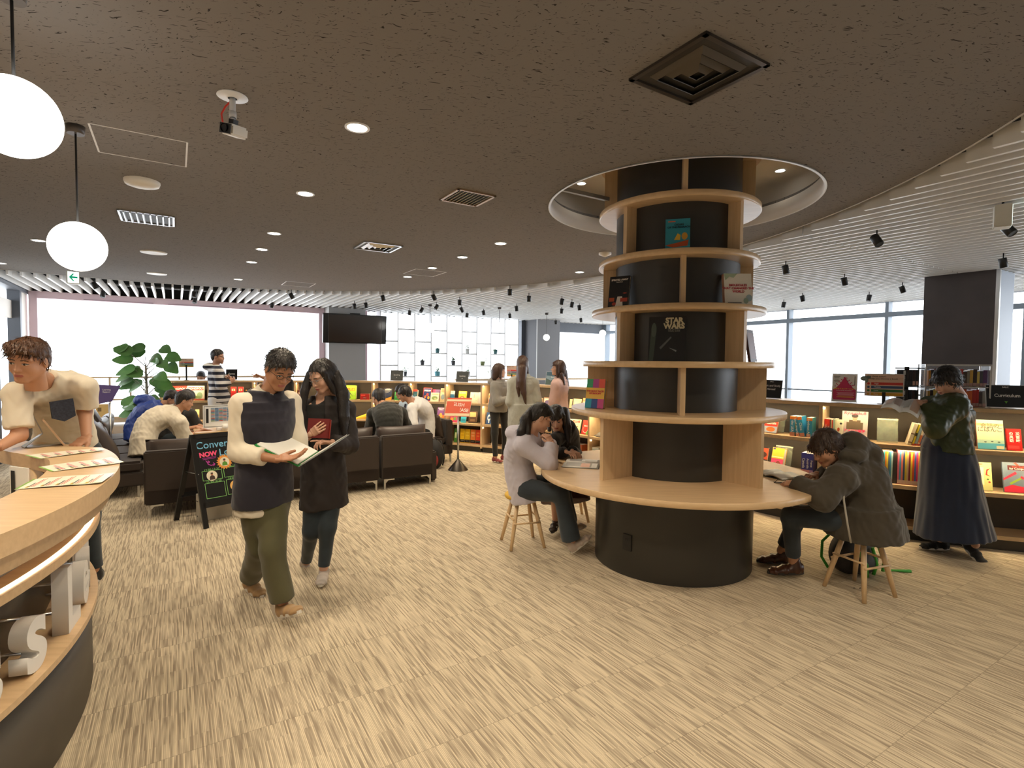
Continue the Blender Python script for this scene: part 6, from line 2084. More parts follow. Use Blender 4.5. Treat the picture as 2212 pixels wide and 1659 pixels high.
class Field:
    """distance field on a regular grid, filled shape by shape, then meshed"""

    def __init__(self, lo, hi, h):
        self.lo = np.array(lo, float)
        self.h = h
        self.n = np.maximum(4, np.ceil((np.array(hi, float) - self.lo) / h).astype(int) + 1)
        self.F = np.full(self.n, 0.1, np.float32)

    def _slice(self, lo, hi):
        a = np.clip(np.floor((lo - self.lo) / self.h).astype(int), 0, self.n)
        b = np.clip(np.ceil((hi - self.lo) / self.h).astype(int) + 1, 0, self.n)
        if np.any(b - a < 1):
            return None, None
        g = [self.lo[i] + self.h * np.arange(a[i], b[i]) for i in range(3)]
        X = np.stack(np.meshgrid(*g, indexing='ij'), -1).astype(np.float32)
        return tuple(slice(a[i], b[i]) for i in range(3)), X

    def _put(self, sl, d, k, sub):
        f = self.F[sl]
        if sub:
            d = -d
            hh = np.clip(0.5 - 0.5 * (f - d) / k, 0, 1)
            self.F[sl] = f + (d - f) * hh + k * hh * (1 - hh)
        else:
            hh = np.clip(0.5 + 0.5 * (f - d) / k, 0, 1)
            self.F[sl] = f + (d - f) * hh - k * hh * (1 - hh)

    def cone(self, a, b, ra, rb, k=0.02, sub=False, clip=None):
        a, b = V3(a), V3(b)
        m = max(ra, rb) + k * 1.2 + self.h * 2
        sl, X = self._slice(np.minimum(a, b) - m, np.maximum(a, b) + m)
        if sl is None: return self
        ab = b - a
        L2 = max(ab @ ab, 1e-9)
        t = np.clip(((X - a) @ ab) / L2, 0, 1)
        d = np.linalg.norm(X - (a + t[..., None] * ab), axis=-1) - (ra + (rb - ra) * t)
        if clip is not None:
            d = np.maximum(d, (X - V3(clip[0])) @ V3(clip[1]))
        self._put(sl, d, k, sub)
        return self

    def chain(self, pts, rs, k=0.02, **kw):
        for i in range(len(pts) - 1):
            self.cone(pts[i], pts[i + 1], rs[i], rs[i + 1], k, **kw)
        return self

    def ell(self, c, r, M=None, k=0.02, sub=False, clip=None):
        c = V3(c)
        r = np.array(r, float)
        m = r.max() + k * 1.2 + self.h * 2
        sl, X = self._slice(c - m, c + m)
        if sl is None: return self
        Y = X - c
        if M is not None:
            Y = Y @ np.array(M)          # columns of M are the local axes
        q = np.linalg.norm(Y / r, axis=-1)
        g = np.linalg.norm(Y / (r * r), axis=-1) + 1e-6
        d = q * (q - 1) / g
        if clip is not None:
            for cp in (clip if isinstance(clip, list) else [clip]):
                d = np.maximum(d, (X - V3(cp[0])) @ V3(cp[1]))
        self._put(sl, d, k, sub)
        return self

    def loft(self, secs, k=0.02, ext=0.0):
        """secs: (centre, lateral unit vector, half width, half depth)"""
        for i in range(len(secs) - 1):
            (c0, l0, a0, b0), (c1, l1, a1, b1) = secs[i], secs[i + 1]
            c0, c1, l0, l1 = V3(c0), V3(c1), V3(l0), V3(l1)
            m = max(a0, a1, b0, b1) + k + ext + self.h * 2
            sl, X = self._slice(np.minimum(c0, c1) - m, np.maximum(c0, c1) + m)
            if sl is None: continue
            ax = c1 - c0
            L = np.linalg.norm(ax)
            ax = ax / L
            tt = ((X - c0) @ ax) / L
            t = np.clip(tt, 0, 1)[..., None]
            l = l0 + (l1 - l0) * t
            l = l - (l @ ax)[..., None] * ax
            l /= np.linalg.norm(l, axis=-1)[..., None] + 1e-9
            w = np.cross(np.broadcast_to(ax, l.shape), l)
            Y = X - (c0 + (c1 - c0) * tt[..., None])
            x = (Y * l).sum(-1)
            y = (Y * w).sum(-1)
            t = t[..., 0]
            a = a0 + (a1 - a0) * t
            b = b0 + (b1 - b0) * t
            q = np.sqrt((x / a) ** 2 + (y / b) ** 2) + 1e-6
            g = np.sqrt((x / (a * a)) ** 2 + (y / (b * b)) ** 2) + 1e-6
            d = q * (q - 1) / g
            d = np.maximum(d, (np.abs(tt - 0.5) - 0.5) * L - ext)
            self._put(sl, d, k, False)
        return self

    def mesh(self):
        F, h, lo = self.F, self.h, self.lo
        ins = F < 0
        c = np.zeros(np.array(F.shape) - 1, np.uint8)
        offs = [(i, j, k) for i in (0, 1) for j in (0, 1) for k in (0, 1)]
        for (i, j, k) in offs:
            c += ins[i:F.shape[0] - 1 + i, j:F.shape[1] - 1 + j, k:F.shape[2] - 1 + k]
        act = (c > 0) & (c < 8)
        ijk = np.argwhere(act)
        idx = np.full(c.shape, -1, np.int64)
        idx[act] = np.arange(len(ijk))
        vals = np.stack([F[ijk[:, 0] + i, ijk[:, 1] + j, ijk[:, 2] + k] for (i, j, k) in offs], -1)
        P = np.zeros((len(ijk), 3))
        N = np.zeros(len(ijk))
        for a in range(8):
            for b in range(a + 1, 8):
                da = np.array(offs[b]) - np.array(offs[a])
                if np.abs(da).sum() != 1: continue
                va, vb = vals[:, a], vals[:, b]
                m = (va < 0) != (vb < 0)
                t = np.where(m, va / np.where(m, va - vb, 1), 0)
                P += m[:, None] * (np.array(offs[a]) + da * t[:, None])
                N += m
        P = P / N[:, None]
        V = lo + h * (ijk + P)
        quads = []
        for ax in range(3):
            sh = [slice(None)] * 3
            s0, s1 = list(sh), list(sh)
            s0[ax] = slice(0, -1)
            s1[ax] = slice(1, None)
            A, B_ = ins[tuple(s0)], ins[tuple(s1)]
            u, v = (ax + 1) % 3, (ax + 2) % 3
            E = np.argwhere(A != B_)
            sel = (E[:, u] > 0) & (E[:, v] > 0) & (E[:, u] < F.shape[u] - 1) & (E[:, v] < F.shape[v] - 1)
            E = E[sel]
            if not len(E): continue
            flip = A[tuple(E.T)]

            def cell(du, dv):
                q = E.copy()
                q[:, u] += du
                q[:, v] += dv
                return idx[tuple(q.T)]
            Q = np.stack([cell(-1, -1), cell(0, -1), cell(0, 0), cell(-1, 0)], -1)
            Q[~flip] = Q[~flip][:, ::-1]
            quads.append(Q)
        Q = np.concatenate(quads) if quads else np.zeros((0, 4), int)
        Q = Q[(Q >= 0).all(1)]
        return V, Q


def vnormals(V, Q):
    n = np.cross(V[Q[:, 2]] - V[Q[:, 0]], V[Q[:, 3]] - V[Q[:, 1]])
    N = np.zeros_like(V)
    for j in range(4):
        np.add.at(N, Q[:, j], n)
    return N / (np.linalg.norm(N, axis=1)[:, None] + 1e-12)


def relax(V, Q, it=1, w=0.5):
    """even out the grid steps"""
    for _ in range(it):
        S = np.zeros_like(V)
        C_ = np.zeros(len(V))
        for j in range(4):
            a, b = Q[:, j], Q[:, (j + 1) % 4]
            np.add.at(S, a, V[b]); np.add.at(C_, a, 1)
            np.add.at(S, b, V[a]); np.add.at(C_, b, 1)
        V = V * (1 - w) + w * S / C_[:, None]
    return V


def folds(V, amp, f=18.0, seed=0.0, stretch=(1, 1, .45)):
    p = V * np.array(stretch) * f + seed
    a = np.sin(p[:, 0] + 1.7 * np.sin(p[:, 1] * .7 + seed)) * np.sin(p[:, 2] * 1.3 + 1.4 * np.sin(p[:, 0] * .8))
    b = np.sin(p[:, 1] * 1.9 + 2 * np.sin(p[:, 2] * .9)) * np.sin(p[:, 0] * 2.1 + p[:, 2])
    return amp * (0.65 * a + 0.35 * b)


def np_mesh(name, V, Q, mats, parent, off, mi=None, smooth=True):
    me = bpy.data.meshes.new(name)
    V = V - np.array(off)[None, :]
    me.vertices.add(len(V))
    me.vertices.foreach_set('co', V.astype(np.float32).ravel())
    me.loops.add(Q.size)
    me.loops.foreach_set('vertex_index', Q.astype(np.int32).ravel())
    me.polygons.add(len(Q))
    me.polygons.foreach_set('loop_start', (np.arange(len(Q)) * 4).astype(np.int32))
    try:
        me.polygons.foreach_set('loop_total', np.full(len(Q), 4, np.int32))
    except Exception:
        pass
    for m in (mats if isinstance(mats, (list, tuple)) else [mats]):
        me.materials.append(m)
    if mi is not None:
        me.polygons.foreach_set('material_index', mi.astype(np.int32))
    me.polygons.foreach_set('use_smooth', np.ones(len(Q), bool) if smooth else np.zeros(len(Q), bool))
    me.update()
    me.validate()
    o = bpy.data.objects.new(name, me)
    C.objects.link(o)
    o.parent = parent
    return o


def head_template(h):
    f = Field((-.105, -.125, -.175), (.105, .125, .14), h)
    f.ell((0, -.014, .034), (.073, .092, .084), k=.01)
    f.ell((0, .022, -.026), (.060, .062, .078), k=.03)
    for s in (-1, 1):
        f.cone((s * .050, -.004, -.045), (s * .018, .062, -.092), .020, .016, .025)
        f.ell((s * .034, .050, -.030), (.026, .026, .028), k=.02)
        f.ell((s * .033, .062, .022), (.026, .018, .012), k=.012)
    f.ell((0, .066, -.092), (.020, .017, .016), k=.02)
    f.ell((0, .066, -.060), (.028, .022, .024), k=.015)
    for s in (-1, 1):
        f.ell((s * .031, .092, .003), (.017, .012, .009), k=.010, sub=True)
        f.ell((s * .031, .0715, .001), (.0155, .0125, .0085), k=.004)
    f.cone((0, .076, .006), (0, .096, -.030), .0075, .0105, .012)
    for s in (-1, 1):
        f.ell((s * .011, .088, -.033), (.0085, .009, .0075), k=.006)
    f.ell((0, .0865, -.0575), (.021, .0065, .0048), k=.005)
    f.ell((0, .0855, -.0670), (.018, .0065, .0050), k=.005)
    for s in (-1, 1):
        a = R(12)
        f.ell((s * .075, -.010, -.006), (.007, .018, .031), M=np.array([[1, 0, 0], [0, math.cos(a), math.sin(a)], [0, -math.sin(a), math.cos(a)]]), k=.006)
        f.ell((s * .083, -.005, -.004), (.004, .009, .018), k=.004, sub=True)
    f.cone((0, -.022, -.05), (0, -.040, -.17), .052, .050, .03)
    V, Q = f.mesh()
    V = relax(V, Q, 1, .4)
    c = V[Q].mean(1)
    x, y, z = np.abs(c[:, 0]), c[:, 1], c[:, 2]
    mi = np.zeros(len(Q), int)
    fr = y > .045
    e = ((x - .031) / .0145) ** 2 + ((z - .0008) / .0045) ** 2
    mi[fr & (e < 1)] = 2
    mi[fr & (((x - .031) / .0056) ** 2 + ((z - .0008) / .0052) ** 2 < 1)] = 3
    lash = (np.abs(z - (.0058 - 18 * (x - .031) ** 2)) < .0016) & (np.abs(x - .031) < .0155) & fr
    mi[lash] = 3
    brow = (np.abs(z - (.0225 - 12 * (x - .028) ** 2)) < .0030) & (np.abs(x - .031) < .0185) & fr
    mi[brow] = 4
    lip = (np.abs(z + .0622) < .0072 - .012 * x) & (x < .0215) & (y > .074)
    mi[lip] = 1
    return V, Q, mi


HEADS = {'hi': head_template(.0024), 'lo': head_template(.0042)}


def frame_from(fwd, up):
    """3x3 array, columns: right, forward, up"""
    f = V3(fwd) / np.linalg.norm(V3(fwd))
    u = V3(up)
    u = u - (u @ f) * f
    u /= np.linalg.norm(u)
    r = np.cross(f, u)
    return np.stack([r, f, u], -1)


def hand_mesh(wrist, fdir, palm, thumb, curl=(20, 25, 15), h=.0032, s=1.0, spread=1.0, fingers=None):
    """wrist point, finger direction, palm normal, thumb: +1 towards local right or -1 left.
    curl = degrees at the three joints; fingers overrides it finger by finger"""
    f = V3(fdir) / np.linalg.norm(V3(fdir))
    n = V3(palm)
    n = n - (n @ f) * f
    n /= np.linalg.norm(n)
    x = np.cross(f, -n) * thumb                   # thumb side
    g = Field((-.07, -.03, -.13), (.09, .21, .05), h)
    g.loft([((0, -.015, 0), (1, 0, 0), .027, .020), ((.0, .03, -.001), (1, 0, 0), .038, .016), ((0, .082, 0), (1, 0, 0), .042, .012)], k=.012)
    g.cone((-.030, .08, 0), (.030, .084, 0), .011, .012, .008)
    g.ell((.022, .035, -.008), (.017, .032, .014), k=.012)
    L = [(.046, .026, .020), (.048, .031, .022), (.045, .028, .021), (.036, .021, .019)]
    bx = [.031, .0105, -.0105, -.031]
    by = [.083, .087, .083, .076]
    ang = [5, 1, -3, -9]
    for i in range(4):
        cu = curl if fingers is None else fingers[i]
        p = np.array([bx[i], by[i], 0.0])
        az = R(ang[i] * spread)
        b = 0.0
        r0 = [.0095, .0095, .0090, .0080][i]
        for j in range(3):
            b += R(cu[j])
            d = np.array([math.sin(az) * math.cos(b), math.cos(az) * math.cos(b), -math.sin(b)])
            q = p + d * L[i][j]
            g.cone(p, q, r0 - .0007 * j, r0 - .0007 * (j + 1), .0035)
            p = q
    t0, t1, t2, t3 = (.026, .022, -.008), (.047, .050, -.016), (.055, .076, -.024), (.052, .098, -.030)
    g.cone(t0, t1, .015, .0125, .010)
    g.cone(t1, t2, .0115, .0105, .004)
    g.cone(t2, t3, .0100, .0085, .004)
    V, Q = g.mesh()
    V = relax(V, Q, 1, .4)
    V = V * s
    M = np.stack([x, f, -n], -1)
    Vw = V @ M.T + V3(wrist)
    if thumb < 0:
        Q = Q[:, ::-1]
    if np.linalg.det(M) < 0 and thumb > 0:
        Q = Q[:, ::-1]
    return Vw, Q


SKIN = {'m': mat('skin warm', (.52, .27, .16), .5), 'f': mat('skin fair', (.62, .36, .25), .5), 'd': mat('skin tan', (.40, .19, .10), .5)}
LIP = mat('lips', (.38, .11, .09), .45)
EYEW = mat('eye white', (.62, .58, .54), .3)
IRIS = mat('eye dark', (.012, .008, .006), .2)


def hairmat(name, c):
    if name in MATS: return MATS[name]
    m = mat(name, c, .38)
    nt = m.node_tree
    b = nt.nodes['Principled BSDF']
    tc = nd(nt, 'ShaderNodeTexCoord')
    mp = nd(nt, 'ShaderNodeMapping')
    mp.inputs['Scale'].default_value = (260, 260, 22)
    nz = nd(nt, 'ShaderNodeTexNoise')
    nz.inputs['Scale'].default_value = 1.0
    bp = nd(nt, 'ShaderNodeBump')
    bp.inputs['Strength'].default_value = .7
    bp.inputs['Distance'].default_value = .004
    nt.links.new(tc.outputs['Object'], mp.inputs[0])
    nt.links.new(mp.outputs[0], nz.inputs['Vector'])
    nt.links.new(nz.outputs['Fac'], bp.inputs['Height'])
    nt.links.new(bp.outputs[0], b.inputs['Normal'])
    return m


def fabric(name, c, rough=.85, noise=None):
    return mat(name, c, rough, noise=noise, sheen=.2)


def stripes_mat(name, c1, c2, period, duty=.5, z0=0.0):
    if name in MATS: return MATS[name]
    m = mat(name, c1, .85)
    nt = m.node_tree
    b = nt.nodes['Principled BSDF']
    tc = nd(nt, 'ShaderNodeTexCoord')
    sp = nd(nt, 'ShaderNodeSeparateXYZ')
    nt.links.new(tc.outputs['Object'], sp.inputs[0])
    fr = math_n(nt, 'FRACT', math_n(nt, 'DIVIDE', math_n(nt, 'ADD', sp.outputs[2], z0), period))
    lt = math_n(nt, 'LESS_THAN', fr, duty)
    mx = nd(nt, 'ShaderNodeMix', data_type='RGBA')
    nt.links.new(lt, mx.inputs[0])
    mx.inputs[6].default_value = (*c1, 1)
    mx.inputs[7].default_value = (*c2, 1)
    nt.links.new(mx.outputs[2], b.inputs['Base Color'])
    return m


def shoe(parent, off, ankle, toe, col, sole, s=1.0, high=0, laces=None, label=None):
    """ankle: point of the ankle joint; toe: direction of the foot (may tilt)"""
    A_ = V3(ankle)
    f = V3(toe) / np.linalg.norm(V3(toe))
    M = frame_from(f, (0, 0, 1))
    r, u = M[:, 0], M[:, 2]
    g = Field((-.07, -.10, -.12), (.07, .22, .09), .0045)
    g.loft([((0, -.062, -.055), (1, 0, 0), .026, .036), ((0, -.02, -.050), (1, 0, 0), .033, .040), ((0, .06, -.060), (1, 0, 0), .040, .030), ((0, .13, -.068), (1, 0, 0), .040, .020), ((0, .165, -.072), (1, 0, 0), .028, .013)], k=.03)
    g.cone((0, -.02, -.04), (0, -.012, .0 + high), .037, .036 - .004 * (high > 0), .02)
    V, Q = g.mesh()
    V[:, 2] = np.maximum(V[:, 2], -.082)
    V = V * s
    V = V @ M.T + A_
    o = np_mesh('shoe', V, Q, col, parent, off)
    if label: o['label'] = label
    out = []
    for k in range(28):
        a = 2 * PI * k / 28
        yy = .052 + .125 * math.sin(a)
        ww = .042 if yy > .06 else .036
        out.append((ww * math.cos(a) * (1 - .18 * max(0, math.sin(a)) ** 4), yy))
    q = MB()
    q.prism([(x * s, y * s) for x, y in out], -.088 * s, -.070 * s)
    so = q.build('sole', sole, o)
    so.matrix_local = Matrix([[r[0], f[0], u[0], A_[0] - off[0]], [r[1], f[1], u[1], A_[1] - off[1]], [r[2], f[2], u[2], A_[2] - off[2]], [0, 0, 0, 1]])
    if laces:
        q = MB()
        for k in range(4):
            y = .035 + .022 * k
            z = -.022 - .0095 * k
            q.tube([(-.02, y, z - .002), (0, y + .006, z + .006), (.02, y + .010, z - .002)], .0028, 5)
            q.tube([(.02, y, z - .002), (0, y + .006, z + .007), (-.02, y + .010, z - .002)], .0028, 5)
        q.tube([(0, .03, -.012), (.02, .035, .004), (.035, .04, -.012)], .0028, 5)
        q.tube([(0, .03, -.012), (-.02, .035, .004), (-.035, .045, -.014)], .0028, 5)
        q.v = [(x * s, y * s, z * s) for x, y, z in q.v]
        lo = q.build('laces', laces, o)
        lo.matrix_local = so.matrix_local
    return o


def person(label, key, head, top=None, bottom=None, hair=None, shoes=None, hands=(), skin='m', hi=False, group=None, size=1.0, extra=None, res=.009):
    """J: joint positions. a = screen left side, b = screen right side."""
    J = {k: V3(v) for k, v in PJ[key].items()}
    head = dict(head, c=J['head'])
    off = np.array([J['p'][0], J['p'][1], 0.0])
    t = thing('person', label, 'person', tuple(off), group=group)
    S = size
    lat = J['sb'] - J['sa']; lat /= np.linalg.norm(lat)
    hl = J['hb'] - J['ha']; hl /= np.linalg.norm(hl)
    P, N = J['p'], J['n']
    mid = J.get('mid')
    def sp(u):
        if mid is None: return P + (N - P) * u
        return (1 - u) ** 2 * P + 2 * u * (1 - u) * mid + u * u * N

    def torso(g, inf, hem=0.0, wa=.135, hipw=.160, ch=.160, k=.03, shw=.165, dep=1.0, upper=True):
        ax = P - sp(.3); ax /= np.linalg.norm(ax)
        secs = []
        if hem > 0:
            secs.append((P + ax * hem, hl, (hipw + inf + hem * .08) * S, (.112 * dep + inf + hem * .05) * S))
        us = [0, .36, .68, .90, 1.0]
        aa = [hipw + inf, wa + inf, ch + inf, shw - .01 + inf, .075 + inf]
        bb = [.112 * dep + inf, .098 * dep + inf, .112 * dep + inf, .085 + inf, .060 + inf]
        for u in np.linspace(0, 1, 11):
            l_ = hl + (lat - hl) * min(1, u * 1.4)
            secs.append((sp(u), l_ / np.linalg.norm(l_), np.interp(u, us, aa) * S, np.interp(u, us, bb) * S))
        g.loft(secs, k=.004, ext=.030)
        if upper:
            for s_ in 'ab':
                g.cone(sp(.90), J['s' + s_], (.056 + inf) * S, (.050 + inf) * S, .035)
    pts = np.array(list(J.values()))
    lo, hi_ = pts.min(0) - .26, pts.max(0) + .26
    lo[2] = max(lo[2], -.02)
    # ---- body: skin, one mesh
    g = Field(lo, hi_, res * 1.25)
    torso(g, -.012)
    hc = V3(head['c'])
    g.cone(sp(.97), sp(.97) * .35 + hc * .65 + np.array([0, 0, 0]), .050 * S, .046 * S, .03)
    for s_ in 'ab':
        g.chain([J['s' + s_], J['e' + s_], J['w' + s_]], [.046 * S, .037 * S, .025 * S], .02)
        g.chain([J['h' + s_], J['k' + s_], J['f' + s_]], [.080 * S, .052 * S, .036 * S], .03)
    V, Q = g.mesh()
    V = relax(V, Q, 1)
    Vs, Qs, Ms = [V], [Q], [np.zeros(len(Q), int)]
    n0 = len(V)
    hV, hQ, hm = HEADS['hi' if hi else 'lo']
    HM = frame_from(head['f'], head.get('u', (0, 0, 1)))
    hs = head.get('s', 1.0)
    Vs.append(hV * hs @ HM.T + hc); Qs.append(hQ + n0); Ms.append(hm); n0 += len(hV)
    for hd in hands:
        w = J['w' + hd['side']]
        v, q = hand_mesh(w, hd['d'], hd['n'], hd.get('thumb', 1), hd.get('curl', (18, 25, 18)), .0030 if hi else .0042, S * hd.get('s', .95), hd.get('spread', 1), hd.get('fingers'))
        Vs.append(v); Qs.append(q + n0); Ms.append(np.zeros(len(q), int)); n0 += len(v)
    np_mesh('body', np.concatenate(Vs), np.concatenate(Qs), [SKIN[skin], LIP, EYEW, IRIS, hair['mat'] if hair else IRIS], t, off, np.concatenate(Ms))
    # ---- top garments
    for tp in (top or []):
        inf = tp.get('inf', .012)
        g = Field(lo, hi_, res)
        torso(g, inf, tp.get('hem', .05), dep=tp.get('dep', 1.0), wa=tp.get('wa', .135), hipw=tp.get('hipw', .160), upper=not tp.get('vest'))
        if 'flare' in tp:                                   # long coat body below the pelvis
            for s0, s1 in tp['flare']:
                g.loft([s0, s1], k=.012, ext=.02)
        sl = tp.get('sleeve', 1.0)
        if sl > 0:
            for s_ in 'ab':
                if tp.get('only') and s_ not in tp['only']: continue
                sh, el, wr = J['s' + s_], J['e' + s_], J['w' + s_]
                r0, r1, r2 = (.050 + inf) * S, (.043 + inf) * S, (.032 + inf * tp.get('cuff', 1)) * S
                if sl <= .5:
                    e = sh + (el - sh) * (sl * 2)
                    d = (el - sh) / np.linalg.norm(el - sh)
                    g.cone(sh, e + d * .05, r0, r0 * 1.02, .03, clip=(e, d))
                else:
                    e = el + (wr - el) * (sl - .5) * 2
                    d = (wr - el) / np.linalg.norm(wr - el)
                    g.cone(sh, el, r0, r1, .03)
                    g.cone(el, e + d * .04, r1, r2, .03, clip=(e, d))
        if tp.get('hood'):
            for (hc_, rr) in (tp['hood'] if isinstance(tp['hood'], list) else [tp['hood']]):
                g.ell(hc_, rr, k=.025)
        if tp.get('vneck'):
            c, r_ = tp['vneck']
            g.ell(c, r_, k=.004, sub=True)
        # neck opening
        if tp.get('open', True):
            d = (hc - sp(1.0)); d /= np.linalg.norm(d)
            g.cone(sp(1.0) + d * .0, sp(1.0) + d * .12, .058 * S, .062 * S, .006, sub=True)
        V, Q = g.mesh()
        V = relax(V, Q, 4)
        nn = vnormals(V, Q)
        am = tp.get('fold', .006)
        V = V + nn * folds(V, am, 20, tp.get('seed', 1.0) + J['p'][0] * 7)[:, None] + nn * folds(V, am * .4, 55, 3.1, (1, 1, .8))[:, None]
        ms, mi = tp['mat'], None
        if tp.get('split'):
            mi = tp['split'](V[Q].mean(1)).astype(int)
        o = np_mesh(tp.get('name', 'shirt'), V, Q, ms, t, off, mi)
        if tp.get('label'): o['label'] = tp['label']
        if tp.get('collar'):
            d = (hc - sp(1.0)); d /= np.linalg.norm(d)
            Mr = Vector(d).to_track_quat('Z', 'Y').to_matrix()
            q = MB()
            q.lathe([(.062 * S, -.018), (.058 * S, .028), (.066 * S, .026), (.076 * S, -.005), (.084 * S, -.022)], (0, 0, 0), 28, M=Mr)
            q.xf(Matrix.Translation(Vector(sp(1.0) + d * .012) - Vector(off)))
            q.build('collar', tp['collar'], o)
    # ---- bottoms
    if bottom:
        inf = bottom.get('inf', .012)
        g = Field(lo, hi_, res)
        if bottom.get('skirt'):
            g.loft(bottom['skirt'], k=.006, ext=.006)
        else:
            g.loft([(P + (sp(.3) - P) * bottom.get('rise', .18), hl, (.142 + inf) * S, (.102 + inf) * S), (P, hl, (.160 + inf) * S, (.116 + inf) * S)], k=.03)
            for s_ in 'ab':
                hp, kn, an = J['h' + s_], J['k' + s_], J['f' + s_]
                e = kn + (an - kn) * bottom.get('len', .96)
                d = (an - kn) / np.linalg.norm(an - kn)
                g.cone(hp, kn, (.088 + inf) * S, (.056 + inf) * S, .03)
                g.cone(kn, e + d * .05, (.056 + inf) * S, (.040 + inf * bottom.get('ankle', 1.0)) * S, .03, clip=(e, d))
        V, Q = g.mesh()
        V = relax(V, Q, 5 if bottom.get('skirt') else 3)
        nn = vnormals(V, Q)
        V = V + nn * folds(V, bottom.get('fold', .005), 22, 5.0, bottom.get('stretch', (1, 1, .5)))[:, None]
        V[:, 2] = np.maximum(V[:, 2], .012)
        np_mesh(bottom.get('name', 'trousers'), V, Q, bottom['mat'], t, off)
    if shoes:
        for s_ in 'ab':
            if s_ in shoes.get('skip', ''): continue
            shoe(t, off, J['f' + s_], shoes['dirs'][0 if s_ == 'a' else 1], shoes['mat'], shoes['sole'], shoes.get('s', 1.0) * S, shoes.get('high', 0), shoes.get('laces'))
    # ---- hair in the frame of the head
    if hair:
        L = hair.get('len', .0)
        lo_h = np.array([-.13, -.16, -.14]); hi_h = np.array([.13, .14, .16])
        st = hair['style']
        if st in ('bob', 'long'): lo_h[2] = -.20
        g = Field(lo_h, hi_h, .0034 if hi else .0055)
        fr = hair.get('line', .060)
        g.ell((0, -.018, .042), (.0815, .100, .086), k=.004, clip=[((0, .070, fr), (0, .66, -.75))])
        if st == 'short':
            g.ell((0, -.060, -.012), (.066, .048, .060), k=.02, clip=[((0, -.03, -.06), (0, .6, -.8))])
            g.ell((0, -.012, .050), (.083, .100, .084), k=.01, clip=[((0, .074, fr + .004), (0, .62, -.78))])
        if st == 'swept':
            g.ell((0, -.060, -.012), (.066, .048, .060), k=.02, clip=[((0, -.03, -.06), (0, .6, -.8))])
            g.ell((.004, .010, .066), (.076, .094, .062), k=.015, clip=[((0, .088, .058), (-.12, .50, -.86))])
            g.cone((.05, .055, .085), (-.052, .075, .075), .026, .020, .02)
        if st in ('mop',):
            g.ell((0, -.030, .02), (.088, .092, .105), k=.01, clip=[((0, .045, .0), (0, .80, -.60)), ])
            g.cone((-.06, .062, .035), (.06, .062, .035), .018, .018, .02)
            g.cone((-.045, .075, .040), (.045, .075, .040), .016, .016, .02)
        if st in ('bob', 'long'):
            g.ell((0, -.035, .00), (.090, .080, .12), k=.02, clip=[((0, .035, 0), (0, 1, 0))])
            for s_ in (-1, 1):
                g.cone((s_ * .070, .020, .04), (s_ * .076, .012, -.105 if st == 'bob' else -.13), .022, .020, .02)
            g.cone((0, -.07, 0), (0, -.066, -.11), .062, .064 if st == 'bob' else .05, .03)
            if hair.get('bangs', True):
                g.ell((0, .050, .050), (.066, .040, .044), k=.012, clip=[((0, .07, .026), (0, .0, -1))])
        V, Q = g.mesh()
        V = relax(V, Q, 1)
        nn = vnormals(V, Q)
        V = V + nn * (folds(V, .0028, 90, 2, (1, 1, .12)) + folds(V, .0016, 210, 4, (1, 1, .08)))[:, None]
        V = V * hs @ HM.T + hc
        Vh, Qh = [V], [Q]
        if hair.get('strands'):
            pts_ = np.concatenate([np.array([V3(p) for p, r_ in ch]) for ch in hair['strands']])
            g = Field(pts_.min(0) - .07, pts_.max(0) + .07, .005 if hi else .007)
            for ch in hair['strands']:
                g.chain([p for p, r_ in ch], [r_ for p, r_ in ch], .012)
            V2, Q2 = g.mesh()
            V2 = relax(V2, Q2, 1)
            n2 = vnormals(V2, Q2)
            V2 = V2 + n2 * (folds(V2, .004, 75, 2, (1, 1, .10)))[:, None]
            Vh.append(V2); Qh.append(Q2 + len(V))
        Va, Qa = np.concatenate(Vh), np.concatenate(Qh)
        rg = np.random.default_rng(5)
        nn = vnormals(Va, Qa)
        nt_ = 620 if hi else 160
        long_ = st in ('bob', 'long')
        pick = rg.integers(0, len(Va), nt_)
        up_ = HM[:, 2]
        crown = hc + HM @ np.array([0, -.05, .12]) * hs
        tv, tq = [], []
        for i in pick:
            p, n_ = Va[i], nn[i]
            d = (p - crown) * 6 + (np.array([0, 0, -1.0]) if long_ else -up_) * .5 + n_ * (.05 if long_ else .45) + rg.normal(0, .16, 3)
            d = d - n_ * (d @ n_) * (.9 if long_ else .72)
            d /= np.linalg.norm(d)
            Lh = rg.uniform(.018, .040) * (1.4 if long_ else 1)
            s1 = np.cross(d, n_); s1 /= np.linalg.norm(s1) + 1e-9
            w = rg.uniform(.0022, .0042)
            b0 = p - n_ * .003
            m_ = p + d * Lh * .55 + n_ * .004
            e_ = p + d * Lh + n_ * .001
            k0 = len(Va) + len(tv) * 6
            tv.append([b0 - s1 * w, b0 + s1 * w, m_ + s1 * w * .7, m_ - s1 * w * .7, e_ + s1 * w * .12, e_ - s1 * w * .12])
            tq += [(k0, k0 + 1, k0 + 2, k0 + 3), (k0 + 3, k0 + 2, k0 + 4, k0 + 5)]
        np_mesh('hair', np.concatenate([Va, np.array(tv).reshape(-1, 3)]), np.concatenate([Qa, np.array(tq)]), hair['mat'], t, off)
    if head.get('glasses'):
        q = MB()
        for s_ in (-1, 1):
            q.tube([(s_ * .031 + .021 * math.cos(a), .096 - .004 * abs(math.cos(a)), .000 + .014 * math.sin(a)) for a in [2 * PI * k / 14 for k in range(15)]], .0016, 5, cap=False)
            q.tube([(s_ * .051, .092, .004), (s_ * .074, .04, .006), (s_ * .078, -.01, .004)], .0016, 5)
        q.tube([(-.010, .098, .002), (.010, .098, .002)], .0016, 5)
        q.v = [tuple(HM @ (np.array(p) * hs) + hc - off) for p in q.v]
        q.build('glasses', head['glasses'], t)
    return t, off, HM, hc


